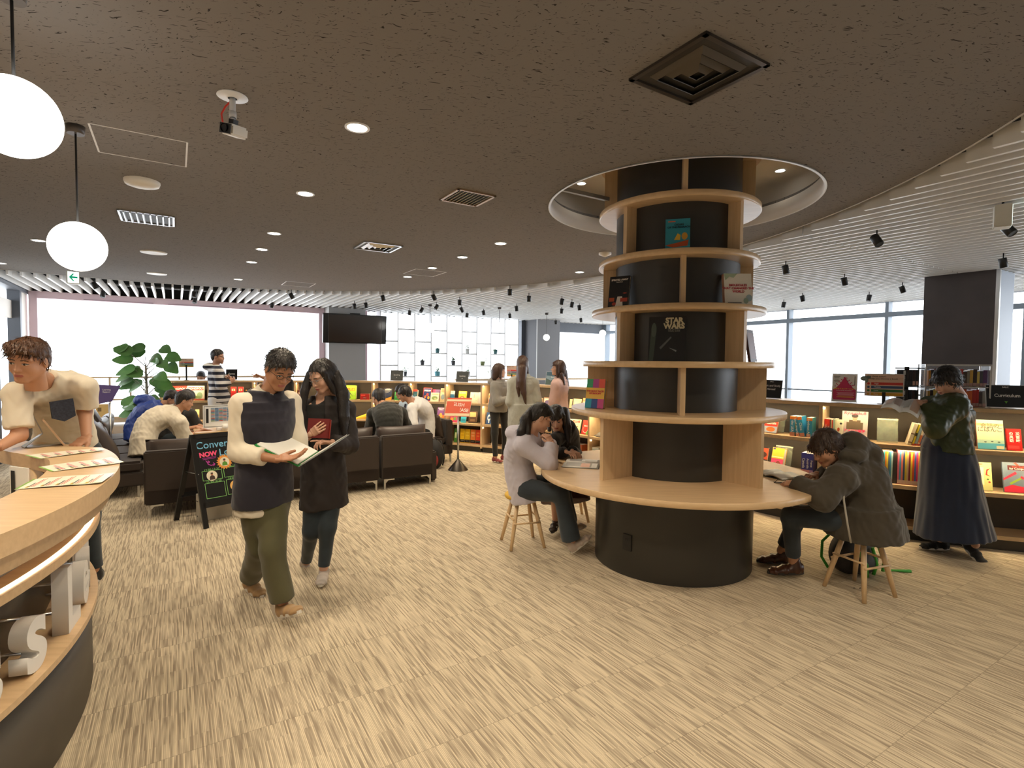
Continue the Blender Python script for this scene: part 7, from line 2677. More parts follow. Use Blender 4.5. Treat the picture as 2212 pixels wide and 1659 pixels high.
# joint positions in metres (a: viewer-left side, b: viewer-right side)
PJ = {
    'reception': {'head': [-2.798, 3.1, 1.59], 'n': [-2.897, 3.3, 1.456], 'sa': [-2.924, 3.16, 1.39], 'sb': [-2.742, 3.42, 1.424], 'ea': [-2.882, 3.12, 1.154], 'wa': [-2.869, 2.98, 1.105], 'eb': [-2.769, 3.46, 1.265], 'wb': [-2.665, 3.34, 1.117], 'p': [-3.12, 3.72, 0.97], 'ha': [-3.22, 3.68, 0.95], 'hb': [-3.02, 3.76, 0.95], 'ka': [-3.22, 3.62, 0.5], 'kb': [-3.0, 3.75, 0.5], 'fa': [-3.22, 3.68, 0.09], 'fb': [-3.0, 3.8, 0.09], 'mid': [-3.0, 3.62, 1.25]},
    'man': {'head': [-1.433, 3.3, 1.546], 'n': [-1.53, 3.32, 1.393], 'sa': [-1.629, 3.22, 1.339], 'sb': [-1.441, 3.48, 1.336], 'ea': [-1.639, 3.2, 1.047], 'wa': [-1.37, 3.12, 1.025], 'eb': [-1.394, 3.45, 1.107], 'wb': [-1.347, 3.42, 0.971], 'p': [-1.565, 3.36, 0.803], 'ha': [-1.586, 3.3, 0.77], 'hb': [-1.528, 3.42, 0.741], 'ka': [-1.592, 3.36, 0.423], 'kb': [-1.453, 3.22, 0.455], 'fa': [-1.804, 3.66, 0.099], 'fb': [-1.393, 3.22, 0.129]},
    'woman': {'head': [-1.384, 3.9, 1.492], 'n': [-1.389, 3.95, 1.323], 'sa': [-1.516, 3.88, 1.252], 'sb': [-1.246, 4.02, 1.236], 'ea': [-1.533, 3.86, 1.005], 'wa': [-1.4, 3.72, 1.092], 'eb': [-1.192, 3.92, 0.985], 'wb': [-1.251, 3.72, 1.038], 'p': [-1.395, 3.96, 0.706], 'ha': [-1.436, 3.92, 0.674], 'hb': [-1.354, 4.0, 0.649], 'ka': [-1.456, 3.86, 0.361], 'kb': [-1.335, 3.86, 0.389], 'fa': [-1.592, 4.12, 0.043], 'fb': [-1.359, 3.84, 0.102]},
    'striped': {'head': [-4.832, 8.8, 1.661], 'n': [-4.872, 8.8, 1.493], 'sa': [-4.979, 8.95, 1.414], 'sb': [-4.743, 8.62, 1.421], 'ea': [-4.955, 9.0, 1.195], 'wa': [-4.68, 8.85, 1.303], 'eb': [-4.691, 8.6, 1.206], 'wb': [-4.586, 8.7, 1.263], 'p': [-4.82, 8.8, 1.0], 'ha': [-4.8, 8.9, 0.95], 'hb': [-4.84, 8.7, 0.95], 'ka': [-4.78, 8.9, 0.52], 'kb': [-4.82, 8.68, 0.52], 'fa': [-4.8, 8.9, 0.09], 'fb': [-4.86, 8.68, 0.09]},
    'blue': {'head': [-4.998, 7.85, 1.03], 'n': [-5.111, 7.75, 0.928], 'sa': [-5.314, 7.95, 0.806], 'sb': [-5.034, 7.58, 0.843], 'ea': [-5.104, 8.05, 0.644], 'wa': [-4.804, 7.9, 0.595], 'eb': [-4.775, 7.5, 0.664], 'wb': [-4.531, 7.45, 0.62], 'p': [-5.32, 7.55, 0.52], 'ha': [-5.3, 7.66, 0.5], 'hb': [-5.22, 7.48, 0.5], 'ka': [-4.92, 7.9, 0.5], 'kb': [-4.82, 7.72, 0.5], 'fa': [-4.85, 7.92, 0.09], 'fb': [-4.74, 7.74, 0.09], 'mid': [-5.38, 7.6, 0.85]},
    'white': {'head': [-4.288, 7.0, 1.069], 'n': [-4.398, 6.95, 0.926], 'sa': [-4.628, 7.08, 0.863], 'sb': [-4.184, 6.72, 0.82], 'ea': [-4.485, 7.2, 0.652], 'wa': [-4.312, 7.3, 0.691], 'eb': [-4.166, 6.78, 0.601], 'wb': [-4.09, 7.08, 0.683], 'p': [-4.56, 6.6, 0.52], 'ha': [-4.58, 6.7, 0.5], 'hb': [-4.48, 6.54, 0.5], 'ka': [-4.2, 6.95, 0.5], 'kb': [-4.1, 6.8, 0.5], 'fa': [-4.12, 6.98, 0.09], 'fb': [-4.02, 6.82, 0.09], 'mid': [-4.62, 6.66, 0.86]},
    'dark': {'head': [-4.598, 7.55, 1.06], 'n': [-4.636, 7.62, 0.903], 'sa': [-4.81, 7.75, 0.829], 'sb': [-4.482, 7.45, 0.841], 'ea': [-4.722, 7.8, 0.676], 'wa': [-4.443, 7.6, 0.655], 'eb': [-4.436, 7.5, 0.693], 'wb': [-4.236, 7.4, 0.654], 'p': [-4.86, 7.35, 0.52], 'ha': [-4.88, 7.45, 0.5], 'hb': [-4.8, 7.28, 0.5], 'ka': [-4.5, 7.65, 0.5], 'kb': [-4.42, 7.5, 0.5], 'fa': [-4.45, 7.68, 0.09], 'fb': [-4.36, 7.52, 0.09], 'mid': [-4.9, 7.4, 0.85]},
    'blackshirt': {'head': [-1.882, 7.55, 1.09], 'n': [-1.754, 7.42, 0.958], 'sa': [-1.922, 7.4, 0.875], 'sb': [-1.558, 7.5, 0.881], 'ea': [-2.001, 7.55, 0.662], 'wa': [-1.991, 7.9, 0.551], 'eb': [-1.506, 7.7, 0.648], 'wb': [-1.661, 8.0, 0.506], 'p': [-1.66, 7.22, 0.5], 'ha': [-1.74, 7.18, 0.49], 'hb': [-1.58, 7.28, 0.49], 'ka': [-1.96, 7.62, 0.5], 'kb': [-1.78, 7.72, 0.5], 'fa': [-1.98, 7.66, 0.09], 'fb': [-1.8, 7.75, 0.09], 'mid': [-1.62, 7.15, 0.84]},
    'whiteR': {'head': [-1.636, 8.15, 1.117], 'n': [-1.526, 8.28, 0.974], 'sa': [-1.51, 8.08, 0.905], 'sb': [-1.504, 8.52, 0.897], 'ea': [-1.47, 7.98, 0.677], 'wa': [-1.637, 7.95, 0.61], 'eb': [-1.607, 8.6, 0.635], 'wb': [-1.73, 8.4, 0.583], 'p': [-1.36, 8.44, 0.52], 'ha': [-1.34, 8.34, 0.5], 'hb': [-1.42, 8.52, 0.5], 'ka': [-1.7, 8.12, 0.5], 'kb': [-1.8, 8.3, 0.5], 'fa': [-1.72, 8.1, 0.09], 'fb': [-1.82, 8.28, 0.09], 'mid': [-1.28, 8.5, 0.86]},
    'bluetie': {'head': [-1.859, 8.95, 1.108], 'n': [-1.801, 9.05, 0.946], 'sa': [-1.792, 8.85, 0.883], 'sb': [-1.761, 9.25, 0.876], 'ea': [-1.767, 8.8, 0.665], 'wa': [-1.893, 8.75, 0.593], 'eb': [-1.819, 9.3, 0.637], 'wb': [-1.922, 9.1, 0.577], 'p': [-1.68, 9.2, 0.52], 'ha': [-1.66, 9.1, 0.5], 'hb': [-1.74, 9.28, 0.5], 'ka': [-2.02, 8.88, 0.5], 'kb': [-2.1, 9.05, 0.5], 'fa': [-2.05, 8.86, 0.09], 'fb': [-2.12, 9.04, 0.09], 'mid': [-1.62, 9.24, 0.86]},
    'hoodie': {'head': [-0.201, 8.55, 1.477], 'n': [-0.201, 8.58, 1.313], 'sa': [-0.264, 8.48, 1.22], 'sb': [-0.09, 8.72, 1.226], 'ea': [-0.231, 8.42, 0.99], 'wa': [-0.056, 8.42, 1.035], 'eb': [-0.058, 8.75, 0.982], 'wb': [-0.02, 8.55, 1.056], 'p': [-0.22, 8.6, 0.9], 'ha': [-0.27, 8.56, 0.86], 'hb': [-0.14, 8.64, 0.86], 'ka': [-0.27, 8.54, 0.48], 'kb': [-0.1, 8.66, 0.48], 'fa': [-0.26, 8.56, 0.09], 'fb': [-0.12, 8.72, 0.09]},
    'coat': {'head': [0.154, 7.9, 1.592], 'n': [0.156, 7.88, 1.414], 'sa': [0.007, 7.86, 1.305], 'sb': [0.322, 7.92, 1.305], 'ea': [-0.018, 7.84, 1.033], 'wa': [0.031, 8.05, 0.935], 'eb': [0.372, 7.9, 1.046], 'wb': [0.312, 8.1, 0.933], 'p': [0.16, 7.88, 0.95], 'ha': [0.07, 7.86, 0.92], 'hb': [0.25, 7.9, 0.92], 'ka': [0.07, 7.86, 0.5], 'kb': [0.25, 7.9, 0.5], 'fa': [0.07, 7.86, 0.09], 'fb': [0.25, 7.9, 0.09]},
    'pink': {'head': [0.674, 7.9, 1.535], 'n': [0.712, 7.92, 1.377], 'sa': [0.645, 7.76, 1.287], 'sb': [0.783, 8.08, 1.282], 'ea': [0.609, 7.78, 1.057], 'wa': [0.575, 7.85, 0.915], 'eb': [0.76, 8.1, 1.035], 'wb': [0.625, 8.15, 0.932], 'p': [0.7, 7.92, 0.92], 'ha': [0.68, 7.84, 0.89], 'hb': [0.72, 8.0, 0.89], 'ka': [0.66, 7.82, 0.48], 'kb': [0.7, 8.02, 0.48], 'fa': [0.68, 7.84, 0.09], 'fb': [0.72, 8.02, 0.09]},
    'ponytail': {'head': [0.248, 4.56, 1.134], 'n': [0.17, 4.56, 0.982], 'sa': [0.104, 4.42, 0.92], 'sb': [0.186, 4.74, 0.9], 'ea': [0.311, 4.38, 0.782], 'wa': [0.34, 4.44, 0.934], 'eb': [0.318, 4.85, 0.758], 'wb': [0.349, 4.72, 0.904], 'p': [0.1, 4.66, 0.56], 'ha': [0.12, 4.56, 0.52], 'hb': [0.14, 4.76, 0.52], 'ka': [0.417, 4.42, 0.511], 'kb': [0.451, 4.66, 0.518], 'fa': [0.508, 4.4, 0.121], 'fb': [0.518, 4.75, 0.171], 'mid': [0.0, 4.66, 0.86]},
    'behind': {'head': [0.419, 5.05, 1.085], 'n': [0.492, 5.15, 0.927], 'sa': [0.396, 5.0, 0.876], 'sb': [0.597, 5.32, 0.841], 'ea': [0.393, 4.95, 0.741], 'wa': [0.496, 4.86, 0.796], 'eb': [0.635, 5.2, 0.699], 'wb': [0.569, 4.98, 0.785], 'p': [0.54, 5.34, 0.56], 'ha': [0.44, 5.28, 0.52], 'hb': [0.6, 5.42, 0.52], 'ka': [0.4, 4.95, 0.52], 'kb': [0.56, 5.02, 0.52], 'fa': [0.42, 4.98, 0.145], 'fb': [0.52, 5.1, 0.1], 'mid': [0.58, 5.34, 0.85]},
    'parka': {'head': [2.232, 3.78, 1.02], 'n': [2.362, 3.78, 0.879], 'sa': [2.251, 3.62, 0.833], 'sb': [2.582, 4.02, 0.817], 'ea': [2.111, 3.6, 0.71], 'wa': [2.041, 3.79, 0.761], 'eb': [2.475, 4.08, 0.696], 'wb': [2.356, 4.1, 0.766], 'p': [2.5, 3.76, 0.55], 'ha': [2.46, 3.68, 0.52], 'hb': [2.48, 3.86, 0.52], 'ka': [2.039, 3.86, 0.501], 'kb': [2.264, 4.15, 0.441], 'fa': [2.13, 3.98, 0.128], 'fb': [2.179, 4.25, 0.111], 'mid': [2.58, 3.8, 0.82]},
    'green': {'head': [3.651, 4.5, 1.479], 'n': [3.72, 4.52, 1.345], 'sa': [3.614, 4.36, 1.271], 'sb': [3.846, 4.66, 1.281], 'ea': [3.415, 4.3, 1.106], 'wa': [3.442, 4.42, 1.265], 'eb': [3.786, 4.72, 1.14], 'wb': [3.611, 4.66, 1.295], 'p': [3.7, 4.52, 0.93], 'ha': [3.7, 4.43, 0.9], 'hb': [3.72, 4.6, 0.9], 'ka': [3.7, 4.44, 0.48], 'kb': [3.84, 4.58, 0.48], 'fa': [3.74, 4.6, 0.1], 'fb': [3.88, 4.42, 0.12]},
    'behindshelf': {'head': [-6.339, 10.9, 1.257], 'n': [-6.372, 10.95, 1.0], 'sa': [-6.554, 10.95, 0.846], 'sb': [-6.194, 10.95, 0.849], 'ea': [-6.557, 10.9, 0.546], 'wa': [-6.317, 10.7, 0.473], 'eb': [-6.141, 10.9, 0.55], 'wb': [-6.15, 10.7, 0.475], 'p': [-6.33, 10.95, 0.52], 'ha': [-6.42, 10.95, 0.5], 'hb': [-6.24, 10.95, 0.5], 'ka': [-6.42, 10.55, 0.5], 'kb': [-6.24, 10.55, 0.5], 'fa': [-6.42, 10.55, 0.09], 'fb': [-6.24, 10.55, 0.09]},
    'pointing': {'head': [-3.979, 9.2, 1.522], 'n': [-4.003, 9.25, 1.345], 'sa': [-4.109, 9.2, 1.234], 'sb': [-3.88, 9.3, 1.233], 'ea': [-4.105, 9.05, 1.271], 'wa': [-4.214, 8.95, 1.343], 'eb': [-3.85, 9.3, 0.943], 'wb': [-3.858, 9.2, 0.725], 'p': [-4.0, 9.25, 0.92], 'ha': [-4.08, 9.23, 0.88], 'hb': [-3.92, 9.27, 0.88], 'ka': [-4.08, 9.2, 0.48], 'kb': [-3.92, 9.25, 0.48], 'fa': [-4.08, 9.23, 0.09], 'fb': [-3.92, 9.27, 0.09]},
}
# ------------------------------------------------------------------ the people
HB = hairmat('hair black', (.016, .012, .010))
HDB = hairmat('hair dark brown', (.038, .020, .012))
HBR = hairmat('hair auburn brown', (.085, .035, .014))
HCH = hairmat('hair chestnut', (.060, .028, .016))
CREAM = fabric('cream cotton', (.74, .66, .52), noise=(6, .06, (1, 1, 1)))
WHITEC = fabric('white cotton', (.76, .74, .72))
NAVY = fabric('navy knit', (.014, .012, .022))
OLIVE = fabric('olive chino', (.085, .078, .032), noise=(9, .12, (1, 1, 1)))
BLACKC = fabric('black cloth', (.012, .011, .010))
JEAN = fabric('blue black denim', (.018, .028, .036), noise=(7, .5, (1, 1, 2)))
JEAN2 = fabric('dark washed denim', (.022, .032, .042), noise=(5, .55, (1, 1, 1.5)))
LAV = fabric('lavender sweat fabric', (.52, .49, .56))
GREYH = fabric('grey jersey', (.25, .23, .20))
COATG = fabric('pale grey wool', (.36, .36, .31), noise=(40, .08, (1, 1, 1)))
PINKC = fabric('dusty pink sweat fabric', (.60, .40, .36))
PARKA = fabric('olive brown parka cotton', (.052, .042, .028), noise=(8, .15, (1, 1, 1)))
GREENJ = mat('olive green nylon', (.030, .042, .012), .45, noise=(6, .25, (1, 1, 1)))
DENIMSK = fabric('indigo denim skirt', (.010, .018, .045), noise=(6, .3, (3, 3, .6)))
BLUEJ = mat('royal blue nylon', (.020, .055, .30), .5)
LBLUE = fabric('pale blue shirt cotton', (.42, .52, .64))
MAROON = fabric('maroon skirt', (.065, .016, .012))
WSOLE = mat('white rubber', (.66, .62, .55), .5)
DSOLE = mat('dark rubber', (.03, .025, .02), .6)
TAN = fabric('tan suede', (.36, .22, .10))
GREYS = fabric('grey canvas', (.45, .40, .36))

# ---- man at the counter
t, off, HM, hc = person('man in a white T-shirt with a patterned pocket leaning on the reception counter', 'reception',
    dict(f=(.14, -.96, -.24), u=(.10, 0, 1), s=1.06),
    top=[dict(mat=CREAM, name='t_shirt', inf=.018, hem=.16, sleeve=.42, fold=.008, vneck=((-2.80, 3.225, 1.425), (.075, .075, .085)))],
    bottom=dict(mat=JEAN), hair=dict(style='swept', mat=HBR, line=.066),
    shoes=dict(mat=BLACKC, sole=WSOLE, dirs=((0, -1, 0), (0, -1, 0))),
    hands=(dict(side='a', d=(-.75, -.55, .05), n=(.2, -.3, -1), thumb=-1), dict(side='b', d=(-.12, -.72, -.45), n=(0, -.25, -1), thumb=-1, s=1.02, curl=(12, 32, 22), spread=1.6)),
    skin='m', hi=True, res=.007, size=1.04)
q = MB()
q.prism([(-.062, .045), (.050, .062), (.062, -.045), (.005, -.078), (-.052, -.056)], -.015, .006)
q.xf(frame_mtx((-2.760 - off[0], 3.282 - off[1], 1.295), (.60, .80, 0), (.0, .0, 1), (.80, -.60, .0)))
q.build('chest_pocket', mat('navy paisley', (.030, .035, .055), .8, noise=(90, .9, (1, 1, 1))), t)

# ---- man walking, reading
t, off, HM, hc = person('young man with glasses walking in a white shirt, navy vest and olive trousers', 'man',
    dict(f=(.62, -.60, -.50), u=(.15, 0, 1), glasses=BLACKMETAL),
    top=[dict(mat=CREAM, name='shirt', inf=.016, hem=.12, sleeve=.82, cuff=1.3, fold=.007, collar=CREAM),
         dict(mat=NAVY, name='knit_vest', inf=.036, hem=.07, sleeve=0, vest=True, fold=.004, open=True, vneck=((-1.44, 3.20, 1.41), (.045, .10, .075)))],
    bottom=dict(mat=OLIVE, inf=.022, ankle=1.5, fold=.008), hair=dict(style='short', mat=HB, line=.060),
    shoes=dict(mat=TAN, sole=WSOLE, dirs=((.80, -.60, -.10), (.72, -.52, .36)), laces=mat('beige lace', (.62, .50, .33), .8)),
    hands=(dict(side='a', d=(.90, .28, .05), n=(.0, -.15, 1), thumb=1, curl=(15, 20, 12)), dict(side='b', d=(-.25, -.75, .0), n=(0, 0, 1), thumb=-1, curl=(10, 15, 10))),
    skin='d', hi=True, res=.0075, size=.98)

# ---- woman walking beside him
t, off, HM, hc = person('young woman with long black hair walking in a sheer dark cardigan and dark jeans', 'woman',
    dict(f=(-.50, -.74, -.46), u=(-.10, 0, 1), s=.98, glasses=mat('thin pale frame', (.6, .6, .6), .2, .8)),
    top=[dict(mat=BLACKC, name='top', inf=.010, hem=.10, sleeve=0, vest=True, vneck=((-1.405, 3.83, 1.36), (.075, .09, .08))),
         dict(mat=mat('sheer dark cardigan', (.026, .020, .019), .8), name='cardigan', inf=.026, hem=.16, fold=.010, vneck=((-1.41, 3.80, 1.22), (.065, .13, .30)))],
    bottom=dict(mat=JEAN, inf=.006, ankle=.5, len=.97), hair=dict(style='long', mat=HB, strands=[[((-1.47, 3.90, 1.50), .035), ((-1.50, 3.86, 1.38), .03), ((-1.49, 3.83, 1.26), .018)], [((-1.30, 3.93, 1.50), .045), ((-1.24, 3.92, 1.36), .045), ((-1.22, 3.88, 1.20), .035), ((-1.21, 3.86, 1.05), .018)], [((-1.37, 4.00, 1.50), .06), ((-1.36, 4.04, 1.30), .06), ((-1.36, 4.05, 1.10), .035)]], bangs=False, line=.075),
    shoes=dict(mat=GREYS, sole=WSOLE, dirs=((.5, -.55, -.55), (.18, -.98, -.04)), laces=WSOLE, s=.94),
    hands=(dict(side='a', d=(.35, -.15, .25), n=(.2, .9, .1), thumb=1, s=.86), dict(side='b', d=(-.72, -.35, .12), n=(-.1, -.1, -1), thumb=1, s=.86, fingers=[(4, 6, 4), (30, 40, 25), (36, 45, 30), (40, 50, 30)])),
    skin='f', hi=True, res=.0075, size=.93)

# ---- striped hoodie
t, off, HM, hc = person('man in a navy and white striped hoodie standing with folded arms in white trousers', 'striped',
    dict(f=(.96, .12, -.05), s=1.0, glasses=BLACKMETAL),
    top=[dict(mat=stripes_mat('hoodie stripes', (.74, .72, .70), (.018, .02, .035), .098, .5), name='hoodie', inf=.026, hem=.06, fold=.006, hood=((-4.97, 8.80, 1.50), (.10, .12, .07)))],
    bottom=dict(mat=WHITEC, inf=.015), hair=dict(style='short', mat=HB),
    shoes=dict(mat=BLACKC, sole=WSOLE, dirs=((1, 0, 0), (1, 0, 0))),
    hands=(dict(side='a', d=(.4, -.8, .1), n=(-.9, 0, .2), thumb=1), dict(side='b', d=(.2, .8, .25), n=(-.9, .1, -.1), thumb=-1)), skin='m')

# ---- left sofa
t, off, HM, hc = person('seated man in a royal blue hooded jacket bending forward on the left sofa', 'blue',
    dict(f=(.86, .25, -.45), u=(.3, .1, 1)), top=[dict(mat=BLUEJ, name='jacket', inf=.034, hem=.04, fold=.012, hood=((-5.31, 7.72, 1.02), (.13, .13, .08)))],
    bottom=dict(mat=JEAN), hair=dict(style='short', mat=HB), shoes=dict(mat=BLACKC, sole=DSOLE, dirs=((.8, .5, 0), (.8, .5, 0))),
    hands=(dict(side='a', d=(.8, .2, -.2), n=(0, 0, -1), thumb=1), dict(side='b', d=(.8, .2, -.2), n=(0, 0, -1), thumb=-1)), skin='m')
t, off, HM, hc = person('seated man in a white shirt seen from behind bending forward on the left sofa', 'white',
    dict(f=(.80, .52, -.30), u=(.3, .2, 1), s=1.04), top=[dict(mat=CREAM, name='shirt', inf=.034, hem=.10, sleeve=.62, cuff=1.2, fold=.013, hipw=.175)],
    bottom=dict(mat=BLACKC, inf=.014), hair=dict(style='short', mat=HB), shoes=dict(mat=BLACKC, sole=DSOLE, dirs=((.8, .5, 0), (.8, .5, 0))),
    hands=(dict(side='a', d=(.9, .1, -.2), n=(0, 0, -1), thumb=1, spread=1.4), dict(side='b', d=(.92, .05, -.12), n=(0, -.2, -1), thumb=-1, spread=1.6, curl=(10, 20, 15))), skin='m', size=1.02)
t, off, HM, hc = person('seated person in black mostly hidden behind the man in the white shirt', 'dark',
    dict(f=(.75, -.1, -.5), u=(.2, .1, 1)), top=[dict(mat=BLACKC, name='shirt', inf=.026, hem=.04, sleeve=.6, fold=.006)],
    bottom=dict(mat=JEAN), hair=dict(style='short', mat=HB), shoes=dict(mat=BLACKC, sole=DSOLE, dirs=((.8, .5, 0), (.8, .5, 0))),
    hands=(dict(side='a', d=(.8, .0, -.1), n=(0, 0, -1), thumb=1), dict(side='b', d=(.9, -.1, -.1), n=(0, 0, -1), thumb=-1)), skin='m')

# ---- right side of the lounge
t, off, HM, hc = person('seated man in a black shirt seen from behind on the front sofa', 'blackshirt',
    dict(f=(-.62, .70, -.32), u=(-.1, .2, 1), s=1.05), top=[dict(mat=fabric('greenish black shirt', (.014, .014, .010)), name='shirt', inf=.034, hem=.05, fold=.006, shw=.18)],
    bottom=dict(mat=BLACKC), hair=dict(style='short', mat=HB), shoes=dict(mat=BLACKC, sole=DSOLE, dirs=((-.5, .8, 0), (-.5, .8, 0))),
    hands=(dict(side='a', d=(-.2, .8, -.1), n=(0, 0, -1), thumb=1), dict(side='b', d=(-.4, .8, -.1), n=(0, 0, -1), thumb=-1)), skin='m', size=1.05)
t, off, HM, hc = person('seated man in a white shirt and dark tie facing left on the right sofa', 'whiteR',
    dict(f=(-.90, -.05, -.36), u=(-.2, 0, 1)), top=[dict(mat=WHITEC, name='shirt', inf=.028, hem=.08, fold=.008, collar=WHITEC)],
    bottom=dict(mat=BLACKC), hair=dict(style='mop', mat=HB), shoes=dict(mat=BLACKC, sole=DSOLE, dirs=((-.9, -.3, 0), (-.9, -.3, 0))),
    hands=(dict(side='a', d=(-.9, 0, -.2), n=(0, 0, -1), thumb=1), dict(side='b', d=(-.9, 0, -.2), n=(0, 0, -1), thumb=-1)), skin='m')
q = MB(); q.tube([(-1.625 - off[0], 8.17 - off[1], .96), (-1.64 - off[0], 8.13 - off[1], .85), (-1.60 - off[0], 8.13 - off[1], .66)], [.016, .024, .032], 8); q.build('tie', fabric('dark blue tie', (.02, .025, .06)), t)
t, off, HM, hc = person('seated man in a pale blue shirt and tie behind the man in the white shirt', 'bluetie',
    dict(f=(-.92, -.2, -.3)), top=[dict(mat=LBLUE, name='shirt', inf=.028, hem=.05, fold=.006)],
    bottom=dict(mat=BLACKC), hair=dict(style='mop', mat=HB), shoes=dict(mat=BLACKC, sole=DSOLE, dirs=((-.9, -.3, 0), (-.9, -.3, 0))),
    hands=(dict(side='a', d=(-.9, 0, -.2), n=(0, 0, -1), thumb=1), dict(side='b', d=(-.9, 0, -.2), n=(0, 0, -1), thumb=-1)), skin='m')

# ---- the standing girls
t, off, HM, hc = person('girl with a brown bob in a grey hoodie and black trousers standing by the bookcase', 'hoodie',
    dict(f=(.90, .10, -.05), s=.96), top=[dict(mat=GREYH, name='hoodie', inf=.028, hem=.05, fold=.006, hood=((-.31, 8.62, 1.30), (.09, .11, .07)))],
    bottom=dict(mat=BLACKC, inf=.004, ankle=.4), hair=dict(style='bob', mat=HCH), shoes=dict(mat=fabric('dark red trainer', (.22, .04, .04)), sole=WSOLE, dirs=((.7, -.5, 0), (.9, -.1, 0)), s=.95),
    hands=(dict(side='a', d=(.8, .3, .1), n=(-.2, .8, 0), thumb=1, s=.86), dict(side='b', d=(.4, -.6, .1), n=(-.6, 0, 0), thumb=-1, s=.86)), skin='f', size=.92)
CE = lambda z, a, b: ((.16, 7.88, z), (1, .05, 0), a, b)
t, off, HM, hc = person('girl with very long brown hair in a long pale grey coat seen from behind', 'coat',
    dict(f=(.10, .98, -.05), s=.97), top=[dict(mat=COATG, name='coat', inf=.034, hem=.0, fold=.006, flare=[(CE(.98, .205, .16), CE(.42, .235, .18))])],
    bottom=dict(mat=BLACKC, inf=.002, ankle=.4), hair=dict(style='long', mat=HCH, strands=[[((.145, 7.80, 1.52), .075), ((.14, 7.755, 1.34), .062), ((.17, 7.73, 1.18), .038), ((.20, 7.725, 1.02), .014)], [((.11, 7.80, 1.46), .05), ((.09, 7.76, 1.25), .03), ((.10, 7.74, 1.12), .012)]]),
    shoes=dict(mat=BLACKC, sole=DSOLE, dirs=((0, 1, 0), (.2, 1, 0)), s=.95),
    hands=(dict(side='a', d=(.2, .8, .1), n=(0, 0, -1), thumb=1, s=.86), dict(side='b', d=(-.2, .8, .1), n=(0, 0, -1), thumb=-1, s=.86)), skin='f', size=.93)
t, off, HM, hc = person('girl with long dark hair in a dusty pink top and black trousers facing left', 'pink',
    dict(f=(-.95, -.10, .02), s=.97), top=[dict(mat=PINKC, name='sweatshirt', inf=.032, hem=.05, fold=.007)],
    bottom=dict(mat=BLACKC, inf=.016, ankle=2.0), hair=dict(style='long', mat=HCH, strands=[[((.76, 7.93, 1.48), .055), ((.80, 7.93, 1.32), .045), ((.82, 7.90, 1.16), .018)], [((.72, 7.80, 1.44), .03), ((.76, 7.77, 1.30), .016)]]),
    shoes=dict(mat=BLACKC, sole=DSOLE, dirs=((-1, 0, 0), (-1, 0, 0)), s=.95),
    hands=(dict(side='a', d=(-.8, .2, -.3), n=(0, .5, -.5), thumb=1, s=.86), dict(side='b', d=(-.8, -.2, -.3), n=(0, .5, -.5), thumb=-1, s=.86)), skin='f', size=.93)

# ---- girls at the column table
t, off, HM, hc = person('girl with a long black ponytail in a lavender hoodie sitting on the mustard stool', 'ponytail',
    dict(f=(.86, .12, -.44), u=(.3, .1, 1), s=.98), top=[dict(mat=LAV, name='hoodie', inf=.034, hem=.12, fold=.009, hood=((.055, 4.60, 1.00), (.12, .13, .07)))],
    bottom=dict(mat=JEAN2, inf=.018, ankle=2.6, fold=.005), hair=dict(style='short', mat=HB, line=.066, strands=[[((.175, 4.575, 1.18), .050), ((.12, 4.50, 1.13), .042), ((.085, 4.47, 1.03), .036), ((.05, 4.46, .93), .020)], [((.14, 4.50, 1.12), .030), ((.14, 4.44, .98), .016), ((.15, 4.43, .87), .008)], [((.26, 4.55, 1.22), .030), ((.20, 4.57, 1.20), .045)]]),
    shoes=dict(mat=fabric('pale trainer', (.50, .42, .36)), sole=WSOLE, dirs=((.75, .1, .62), (.85, .2, .2)), s=.97),
    hands=(dict(side='a', d=(-.35, .12, .55), n=(-.5, .6, -.1), thumb=-1, s=.86, curl=(35, 50, 35)), dict(side='b', d=(-.2, -.3, .5), n=(-.5, -.4, 0), thumb=1, s=.86, curl=(30, 45, 30))), skin='f', hi=True, res=.0075, size=.93)
t, off, HM, hc = person('girl with long black hair sitting behind the lavender hoodie in black with a maroon skirt', 'behind',
    dict(f=(-.10, -.86, -.50), u=(-.1, -.1, 1), s=.96), top=[dict(mat=BLACKC, name='sweater', inf=.022, hem=.03, fold=.005)],
    bottom=dict(mat=MAROON, name='skirt', skirt=[((.55, 5.36, .74), (1, .2, 0), .15, .13), ((.52, 5.30, .58), (1, .2, 0), .20, .18), ((.50, 5.12, .50), (1, .2, 0), .22, .20), ((.52, 5.02, .30), (1, .1, 0), .24, .14)]),
    hair=dict(style='long', mat=HB, strands=[[((.50, 5.10, 1.14), .05), ((.53, 5.08, 1.0), .04), ((.54, 5.04, .86), .02)], [((.36, 5.04, 1.10), .03), ((.35, 4.99, .98), .016)]]),
    shoes=dict(mat=mat('black ankle boot', (.03, .018, .012), .35), sole=DSOLE, dirs=((-.3, -.9, -.2), (.2, -.95, 0)), high=.09, s=.92),
    hands=(dict(side='a', d=(.6, -.6, -.1), n=(0, 0, -1), thumb=-1, s=.86, curl=(25, 30, 20)), dict(side='b', d=(.55, -.7, -.2), n=(0, 0, -1), thumb=-1, s=.86, curl=(30, 40, 20))), skin='f', size=.92)

